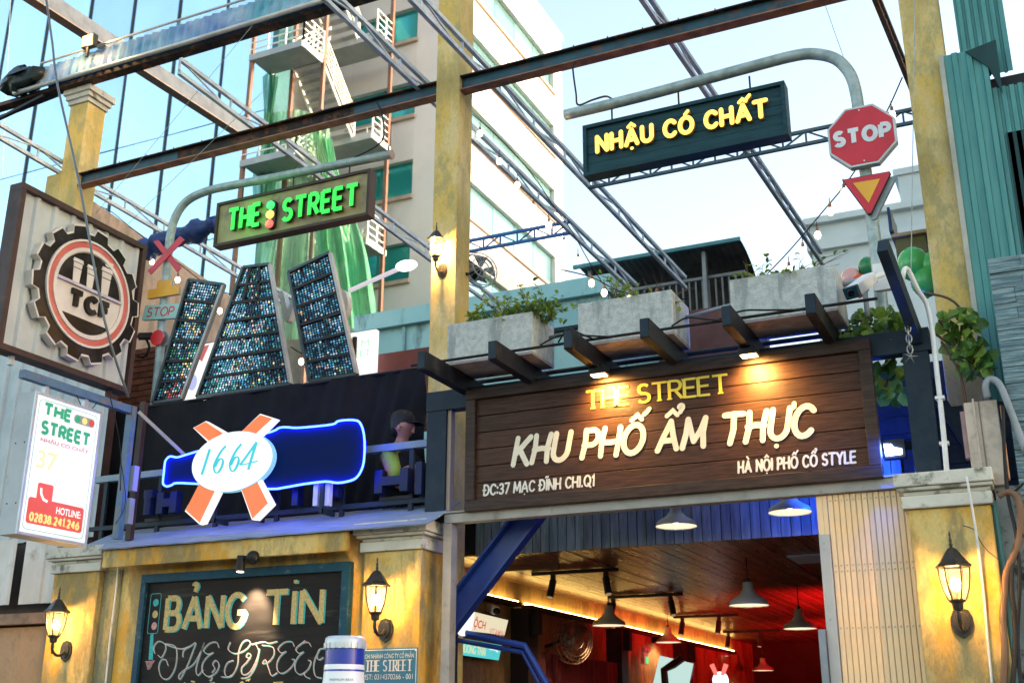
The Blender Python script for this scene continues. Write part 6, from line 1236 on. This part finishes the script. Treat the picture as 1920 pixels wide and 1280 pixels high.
# track lights
for k, (y, xs) in enumerate(((10.22, (-4.38, -3.84)), (12.46, (-4.60, -3.92)), (15.1, (-4.6, -4.1)), (17.8, (-4.7, -4.2)))):
    e = empty('track_light', (-4.1, y, ZC), ['ceiling track with two black spotlights nearest the entrance', 'second ceiling track with spotlights above the fan', 'third ceiling track with spotlights further inside', 'farthest ceiling track with small spotlights'][k], 'track light', 'ceiling track lights')
    MB().box((-4.6 - .06 * k, y - .02, ZC - .035), (-3.72 - .06 * k, y + .02, ZC - .002)).build('track', BLK, e)
    for x in xs:
        MB().box((x - .02, y - .02, ZC - .09), (x + .02, y + .02, ZC - .036)).build('adapter', BLK, e); dd = Vector((.25 if x > -4.1 else -.1, -.3, -1)).normalized(); c = Vector((x, y, ZC - .09)); MB().tube([c, c + dd * .17], .035, 12).build('spot_head', BLK, e); MB().lathe(c + dd * .171, [(.03, 0), (0, .004)], 12, dd).build('lens', E('track_lens', (1, .75, .4), 5 if x > -4.1 else .3), e)
vn = empty('ceiling_vent', (-1.94, 10.3, ZC), 'slatted metal ceiling vent near the folding gate', 'vent'); 
for k in range(6): MB().box((-2.1, 10.05 + k * .09, ZC - .02), (-1.5, 10.09 + k * .09, ZC - .003)).build('slat', ALU, vn)
# televisions
def tv(label, quadpx, X, col, texts):
    P = [AX(*q, X) for q in quadpx]; e = empty('television', P[3], label, 'television', 'menu screens'); n_ = (P[1] - P[0]).cross(P[3] - P[0]).normalized(); n_ = n_ if n_.x > 0 else -n_
    MB().prism([q - n_ * .004 for q in P], -n_ * .05).build('case', BLK, e); MB().prism(P, -n_ * .003).build('screen', E('screen_' + label[:9].replace(' ', '_'), col, .8), e)
    u = (P[1] - P[0]); v_ = (P[0] - P[3]); f = FR(P[3], u, v_); f.w = n_
    for s_, a, b, c, d, m_ in texts: ftext(f, s_, a, b, c, d, m_, 'lettering', e, .003, .02)
tv('cream lit menu screen on the inner wall behind the blue rail', [(872, 1142), (953, 1162), (946, 1190), (864, 1180)], -5.0, (1, .9, .62), [('Ò LỘCH', .03, .15, .50, .8, E('tv_red', (.8, .1, .1), .7)), ('VITAMIN', .60, .1, .95, .4, E('tv_pink', (.85, .35, .3), .7))])
tv('cyan lit menu screen below the cream one', [(862, 1195), (941, 1209), (935, 1237), (858, 1226)], -5.0, (.10, .75, .78), [('NƯỚNG THÁI', .05, .15, .62, .85, E('tv_yellow', (1, .9, .4), .8)), ('200g', .70, .5, .92, .85, EW)])
p = A(1270, 1260, 14.5); tt = empty('television', p, 'slanted pale screen on a dark bracket deep inside', 'television', 'menu screens'); P = [A(1237, 1228, 14.5), A(1300, 1243, 14.4), A(1288, 1300, 14.4), A(1222, 1290, 14.5)]; MB().prism([q + Vector((0, .02, 0)) for q in P], (0, .05, 0)).build('case', BLK, tt); MB().prism(P, (0, .01, 0)).build('screen', E('screen_pale', (.65, .95, .88), .8), tt); mb = MB(); mb.tube([A(1280, 1232, 14.3), A(1262, 1245, 14.3), A(1245, 1255, 14.3), A(1248, 1290, 14.3)], .05, 8); mb.build('bracket', BLK, tt)
ov = empty('oval_sign', A(866, 1150, 9.0), 'white oval sign with small numeral behind the blue stair rail', 'sign'); c = AX(866, 1148, -4.55); poly(MB(), blade(-4.55), ell(c.y, c.z, .17, .19, 24), 0, .03).build('face', E('oval_face', (1, 1, 1), 1.15), ov); stext(mb := MB(), blade(-4.55), '4', c.y + .02, c.z - .04, c.y + .09, c.z + .05, .012, .031, .033); mb.build('numeral', CY, ov)
bs = empty('glowing_logo', A(1350, 1275, 15), 'glowing white rounded sign with red tips at the bottom of the doorway', 'sign'); c = A(1352, 1275, 15); poly(MB(), facade(15), ell(c.x, c.z, .10, .11, 24), 0, .05).build('body', E('logo_white', (.75, .9, 1), 2), bs)
for s_ in (-1, 1): poly(MB(), facade(14.96), [(c.x + s_ * .02, c.z + .07), (c.x + s_ * .06, c.z + .06), (c.x + s_ * .12, c.z + .19), (c.x + s_ * .07, c.z + .21)], 0, .04).build('tip', E('logo_red', (1, .25, .2), 1), bs)
# wall fan
fn_ = empty('wall_fan', AX(1070, 1205, -4.95), 'wall fan with round wire cage on the inner wall', 'fan'); c = AX(1072, 1200, -4.75); ax = Vector((.85, -.5, -.1)).normalized(); a = ax.orthogonal().normalized(); b = ax.cross(a); FM = M('fan_metal', (.20, .12, .08), .3, .6)
for r_, h in ((.24, .0), (.24, .05), (.16, .085), (.08, .10), (.2, .07)): MB().tube([c + ax * h + (a * cos(t) + b * sin(t)) * r_ for t in [2 * pi * k / 28 for k in range(29)]], .006, 5, False).build('ring', FM, fn_)
for k in range(24): t = 2 * pi * k / 24; d = a * cos(t) + b * sin(t); MB().tube([c + ax * .10 + d * .03, c + ax * .085 + d * .16, c + ax * .05 + d * .24, c + d * .24, c - ax * .04 + d * .12], .003, 4).build('wire', FM, fn_)
for k in range(4):
    t = pi / 2 * k; d = a * cos(t) + b * sin(t); e2 = a * cos(t + .9) + b * sin(t + .9); MB().prism([c + ax * .04 + d * .03, c + ax * .05 + d * .21, c + ax * .02 + e2 * .21, c + ax * .02 + e2 * .05], ax * .004).build('blade', M('fan_blade', (.12, .07, .05), .3, .3), fn_)
MB().lathe(c - ax * .14, [(0, 0), (.06, .01), (.07, .08), (.05, .14), (0, .15)], 14, ax).build('motor', M('fan_motor', (.3, .32, .34), .4), fn_); MB().bar(c - ax * .14, Vector((XI + .02, c.y + .1, c.z - .05)), .03).build('arm', BLK, fn_)
for (px, py, lab) in ((930, 1142, 'white dome camera above the menu screens'),): q_ = AX(px, py, -4.98); e = empty('dome_camera', q_, lab, 'camera'); MB().bar(q_ + Vector((-.1, .05, .03)), q_ + Vector((.04, -.08, -.02)), .08).build('body', WHITE, e, bevel=.02); MB().ball(q_ + Vector((.05, -.09, -.025)), .035, 12, 8).build('lens', BLK, e)
el = empty('emergency_light', AX(1208, 1228, -4.85), 'twin headed emergency light with green exit panel', 'lamp'); q_ = AX(1208, 1230, -4.85); MB().box((q_.x - .03, q_.y - .06, q_.z - .09), (q_.x + .02, q_.y + .1, q_.z + .05)).build('case', WHITE, el); MB().box((q_.x + .021, q_.y - .0, q_.z - .08), (q_.x + .024, q_.y + .09, q_.z + .0)).build('exit_panel', E('exit_green', (.05, .9, .2), 1.2), el)
for s_ in (-.05, .1): MB().ball(q_ + Vector((.02, s_, .09)), .04, 10, 7).build('lamp_head', WHITE, el)
# blue steel staircase behind the jamb
ss = empty('blue_staircase', (-4.3, 8.9, 0), 'blue steel stair stringer and handrail rising behind the door jamb', 'staircase')
q0, q1 = A(846, 1165, 8.45), A(985, 985, 8.45); MB().bar(q0 + (q0 - q1) * .6, q1 + (q1 - q0) * .25, .17, .10, (0, 1, 0)).build('stringer', BLUE, ss)
for s_ in (-1, 1): MB().bar(q0 + (q0 - q1) * .6 + Vector((-.10 * s_ * .8, -.06, .10 * s_ * .6)), q1 + (q1 - q0) * .25 + Vector((-.10 * s_ * .8, -.06, .10 * s_ * .6)), .02, .10, (0, 1, 0)).build('stringer_lip', BLUE, ss)
sv = (q1 - q0); 
for k in range(0): c = q0 + sv * (k / 5.5 + .05); MB().box((c.x - .14, 8.5, c.z - .02), (c.x + .14, 9.3, c.z + .01)).build('tread', SLATE, ss)
MB().tube([A(852, 1182, 8.7), A(984, 1210, 8.7), A(1030, 1290, 8.7)], .028, 8).build('handrail', BLUE, ss); MB().tube([A(852, 1198, 8.72), A(980, 1222, 8.72), A(1016, 1290, 8.72)], .02, 8).build('lower_rail', BLUE, ss); MB().box((A(853, 1180, 8.7).x - .02, 8.68, 0), (A(853, 1180, 8.7).x + .02, 8.72, A(853, 1112, 8.7).z)).build('newel', NAVY, ss)
for k, py in enumerate((1000, 1030)):
    q_ = A(868, py, 9.6); e = empty('led_tube', q_, ['upper orange light tube behind the door jamb', 'lower orange light tube behind the door jamb'][k], 'light tube', 'orange light tubes'); MB().box((q_.x - .25, 9.6, q_.z - .012), (q_.x + .2, 9.62, q_.z + .012)).build('tube', E('tube_orange', (1, .36, .08), 6), e); MB().box((q_.x - .26, 9.621, q_.z - .02), (q_.x + .21, 9.64, q_.z + .02)).build('mount', BLK, e)
sb = empty('slatted_screen', (-4.9, 9.7, 2.9), 'brown slatted screen behind the door jamb', 'screen')
for k in range(8): MB().box((-5.1, 9.7, 2.98 + k * .11), (-4.1, 9.72, 3.05 + k * .11)).build('slat', M('slat_brown', (.10, .05, .03), .6), sb)
rdl = empty('red_stage_lamp', (-.35, 13.2, 2.6), 'red stage lamp hidden behind the folding gate', 'lamp'); MB().box((-.45, 13.1, 2.5), (-.25, 13.3, 2.62)).build('housing', BLK, rdl); light('red_glow', 'SPOT', (-.8, 13.2, 2.3), 420, (1, .015, .02), rdl, .1, (-1.3, 13.6, 3.03), 120, .8); light('red_glow_far', 'SPOT', (-1.4, 16.5, 2.2), 300, (1, .015, .02), rdl, .1, (-1.8, 17, 3.03), 120, .8)

# ================================================================ string lights and wires
def string(label, pts, bulbs, Y, lit=True, drop=.05):
    e = empty('string_light', A(*pts[0], Y[0]), label, 'string light', 'festoon string lights'); P = [A(a, b, Y[0] + (Y[1] - Y[0]) * k / (len(pts) - 1)) for k, (a, b) in enumerate(pts)]
    MB().tube(smooth_pts(P, 5), .006, 5).build('wire', BLK, e)
    for k, (px, py) in enumerate(bulbs):
        t = (px - pts[0][0]) / (pts[-1][0] - pts[0][0] + 1e-6); y = Y[0] + (Y[1] - Y[0]) * min(1, max(0, t)); c = A(px, py, y); r_ = .028 * y / 9
        MB().tube([c + Vector((0, 0, .05)), c + Vector((0, 0, .05 + drop * y / 9 * 1.5))], .004, 5).build('drop_wire', BLK, e); MB().lathe(c, [(.012, .075), (.014, .03), (.010, .026)], 8).build('socket', M('socket_copper', (.3, .12, .06), .5), e)
        MB().lathe(c, [(0, -.045), (r_ * .7, -.032), (r_, -.008), (r_ * .8, .018), (.010, .032)], 12).build('bulb', E('festoon_bulb', (1, .78, .5), 14) if lit else thin('bulb_clear', (1, .8, .6), .5), e, smooth=True)
string('string of bulbs sloping right of the middle pillar', [(886, 215), (940, 262), (1000, 330), (1040, 390), (1070, 430), (1110, 500), (1150, 560)], [(900, 250), (936, 302), (970, 346), (1000, 389), (1029, 422), (1057, 456), (1084, 488)], (9.6, 11.5))
string('string of bulbs rising from the planters to the right pillar', [(1440, 512), (1480, 470), (1540, 400), (1600, 325), (1660, 215), (1692, 145)], [(1480, 506), (1506, 470), (1533, 440), (1557, 396), (1583, 360), (1673, 215)], (9.8, 9.0))
string('string of bulbs along the peach wall at left', [(150, 380), (200, 392), (250, 430), (330, 490), (400, 540), (470, 560)], [(197, 408), (285, 490), (333, 524), (412, 582)], (9.4, 9.6))
string('bright bulbs hanging behind the left and middle planters', [(1050, 505), (1110, 520), (1160, 545), (1230, 560), (1290, 560)], [(1109, 530), (1133, 548), (1180, 560), (1232, 556)], (9.2, 9.4))
string('single bulb strand hanging right of the tapering sequin panel', [(545, 650), (565, 662), (590, 668)], [(565, 677)], (9.2, 9.3))
for k, (pts, r_, lab, m_) in enumerate((([(84, -20, 6.2), (98, 80, 6.2), (108, 160, 6.2), (150, 350, 6.2), (196, 600, 6.3), (241, 745, 6.6)], .010, 'thick cable hanging in front of the gear sign', M('cable_steel', (.10, .12, .14), .4, .3)), ([(480, 40, 8.4), (180, 400, 8.5)], .003, 'thin wire slanting past the left pillar', GALV), ([(500, 165, 8.4), (240, 420, 8.5)], .003, 'second thin wire slanting below the first at left', GALV), ([(1716, -10, 8.2), (1712, 250, 8.2), (1708, 520, 8.1)], .004, 'thin grey cable hanging down the right pillar', GALV), ([(705, 190, 8.6), (716, 215, 8.6), (716, 265, 8.65), (665, 295, 8.72)], .009, 'black cable drooping to the left pole arm', BLK), ([(1540, -10, 12), (1600, 160, 12)], .004, 'faint thin wire in the sky at right', GALV), ([(20, 0, 20), (4, 330, 20)], .01, 'faint wire before the glass tower', GALV))):
    mb = MB(); mb.tube(smooth_pts([A(a, b, y) for a, b, y in pts]), r_, 6); tag(mb.build('wire' if 'wire' in lab else 'cable', m_, smooth=True), lab, 'wire' if 'wire' in lab else 'cable')
# odds and ends on the terrace behind
tp = empty('blue_tarp', A(360, 450, 9.4), 'rolled blue tarpaulin tied between pole and hanging board', 'tarp'); rnd = random.Random(2); mb = MB(); P = [A(a, b, 9.4) for a, b in ((272, 470), (310, 452), (350, 440), (380, 430), (405, 420))]; mb.tube(smooth_pts(P, 6), .1, 12, True, [.10 + rnd.uniform(-.03, .05) for _ in range(25)]); o = mb.build('roll', M('tarp_blue', (.01, .05, .22), .5, bump=.5, bscale=10), tp, smooth=True)
for v in o.data.vertices: v.co += Vector((rnd.uniform(-.02, .02),) * 3)
wf = empty('pillar_fan', A(905, 510, 9.0), 'grey wall fan mounted behind the middle pillar', 'fan'); c = A(898, 508, 9.0); ax = Vector((.75, -.55, .1)).normalized(); a = ax.orthogonal().normalized(); b = ax.cross(a)
for r_, h in ((.17, 0), (.17, .05), (.11, .09), (.05, .10)): MB().tube([c + ax * h + (a * cos(t) + b * sin(t)) * r_ for t in [2 * pi * k / 24 for k in range(25)]], .006, 5, False).build('ring', GALV, wf)
for k in range(16): t = 2 * pi * k / 16; d = a * cos(t) + b * sin(t); MB().tube([c + ax * .10 + d * .02, c + ax * .09 + d * .11, c + ax * .05 + d * .17, c + d * .17], .0025, 4).build('wire', GALV, wf)
for k in range(4): t = pi / 2 * k + .4; d = a * cos(t) + b * sin(t); e2 = a * cos(t + .9) + b * sin(t + .9); MB().prism([c + ax * .05 + d * .02, c + ax * .06 + d * .15, c + ax * .03 + e2 * .15, c + ax * .03 + e2 * .04], ax * .004).build('blade', M('fan_grey_blade', (.10, .10, .10), .3, .3), wf)
MB().lathe(c - ax * .12, [(0, 0), (.06, .01), (.07, .07), (.05, .12), (0, .13)], 14, ax).build('motor', BLK, wf); MB().bar(c - ax * .1, Vector((-4.64, 8.8, c.z - .1)), .03).build('arm', BLK, wf)
rf = empty('red_parapet', (-5.2, 9.6, 4.6), 'dark red panel behind the terrace screen near the middle pillar', 'panel'); a_, b_ = A(705, 668, 9.6), A(800, 690, 9.6); MB().box((a_.x, 9.6, 4.4), (b_.x + .3, 9.66, A(705, 665, 9.6).z)).build('sheet', M('dark_red', (.16, .05, .05), .6), rf)
wb = empty('lit_panel', A(684, 665, 9.5), 'bright white lit panel with faint green print behind the right sequin panel', 'sign'); a_, b_ = A(655, 625, 9.5), A(705, 622, 9.5); MB().box((a_.x, 9.5, 4.5), (b_.x, 9.56, a_.z)).build('face', E('panel_white', (1, 1, .97), 1.1), wb); ftext(facade(9.5), 'EM', a_.x + .08, a_.z - .17, a_.x + .25, a_.z - .10, E('panel_green', (.4, .85, .55), .9), 'lettering', wb, .003); ftext(facade(9.5), 'EET', a_.x + .08, a_.z - .28, a_.x + .28, a_.z - .21, MATS['panel_green'], 'lettering', wb, .003)
wb2 = empty('lit_panel', A(375, 700, 9.15), 'white lit sign between the left and middle sequin panels', 'sign'); a_, b_ = A(352, 650, 9.15), A(408, 650, 9.15); MB().box((a_.x, 9.15, 4.4), (b_.x, 9.2, a_.z)).build('face', E('panel_white', (1, 1, .97), 1.1), wb2); poly(MB(), facade(9.15), [(a_.x + .05, a_.z - .05), (a_.x + .3, a_.z - .02), (a_.x + .22, a_.z - .2)], .001, .01).build('red_wedge', E('wedge_red', (.8, .2, .2), .7), wb2); poly(MB(), facade(9.15), ell(a_.x + .12, a_.z - .42, .06, .09, 20), .001, .008).build('blue_oval', E('oval_blue', (.55, .6, .95), .9), wb2)
lt = empty('street_lamp_head', A(755, 498, 9.8), 'lit white lamp head on a tube left of the middle pillar', 'lamp'); MB().ball(A(762, 498, 9.8), .10, 14, 9, (1.3, .7, .6)).build('lens', E('head_lens', (1, .92, .8), 5), lt, smooth=True); MB().tube([A(655, 545, 9.8), A(700, 525, 9.8), A(750, 503, 9.8)], .025, 8).build('tube', E('tube_lilac', (.85, .8, .9), .7), lt)
for k, (px, s_) in enumerate(((548, 'A'), (640, 'O'))):
    c = A(px, 580, 9.1); e = empty('marquee_letter', c, ['pale outlined letter showing between the middle and right sequin panels', 'pale round outlined letter right of the sequin panels'][k], 'letter', 'pale marquee letters'); stext(mb := MB(), facade(9.1), 'VO'[k], c.x - .13, c.z - .16, c.x + .13, c.z + .2, .06, 0, .08, .2, True); mb.build('body', M('marquee_pale', (.5, .55, .58), .4), e)
cc = empty('small_camera', A(285, 620, 8.9), 'small black camera beside the red disc on the left pole', 'camera'); c = A(272, 632, 8.85); MB().bar(c + Vector((-.05, -.05, 0)), c + Vector((.06, .05, .02)), .07).build('body', BLK, cc, bevel=.01); MB().lathe(c + Vector((-.05, -.05, 0)), [(.03, 0), (.02, .01), (0, .01)], 12, (-.7, -.7, 0)).build('lens', M('lens_glass', (.005, .005, .008), .08), cc); MB().tube(smooth_pts([c, A(280, 650, 8.9), A(272, 668, 8.9), A(258, 668, 8.9)]), .014, 7).build('arm', BLK, cc)
print('OBJECTS', len(bpy.data.objects))
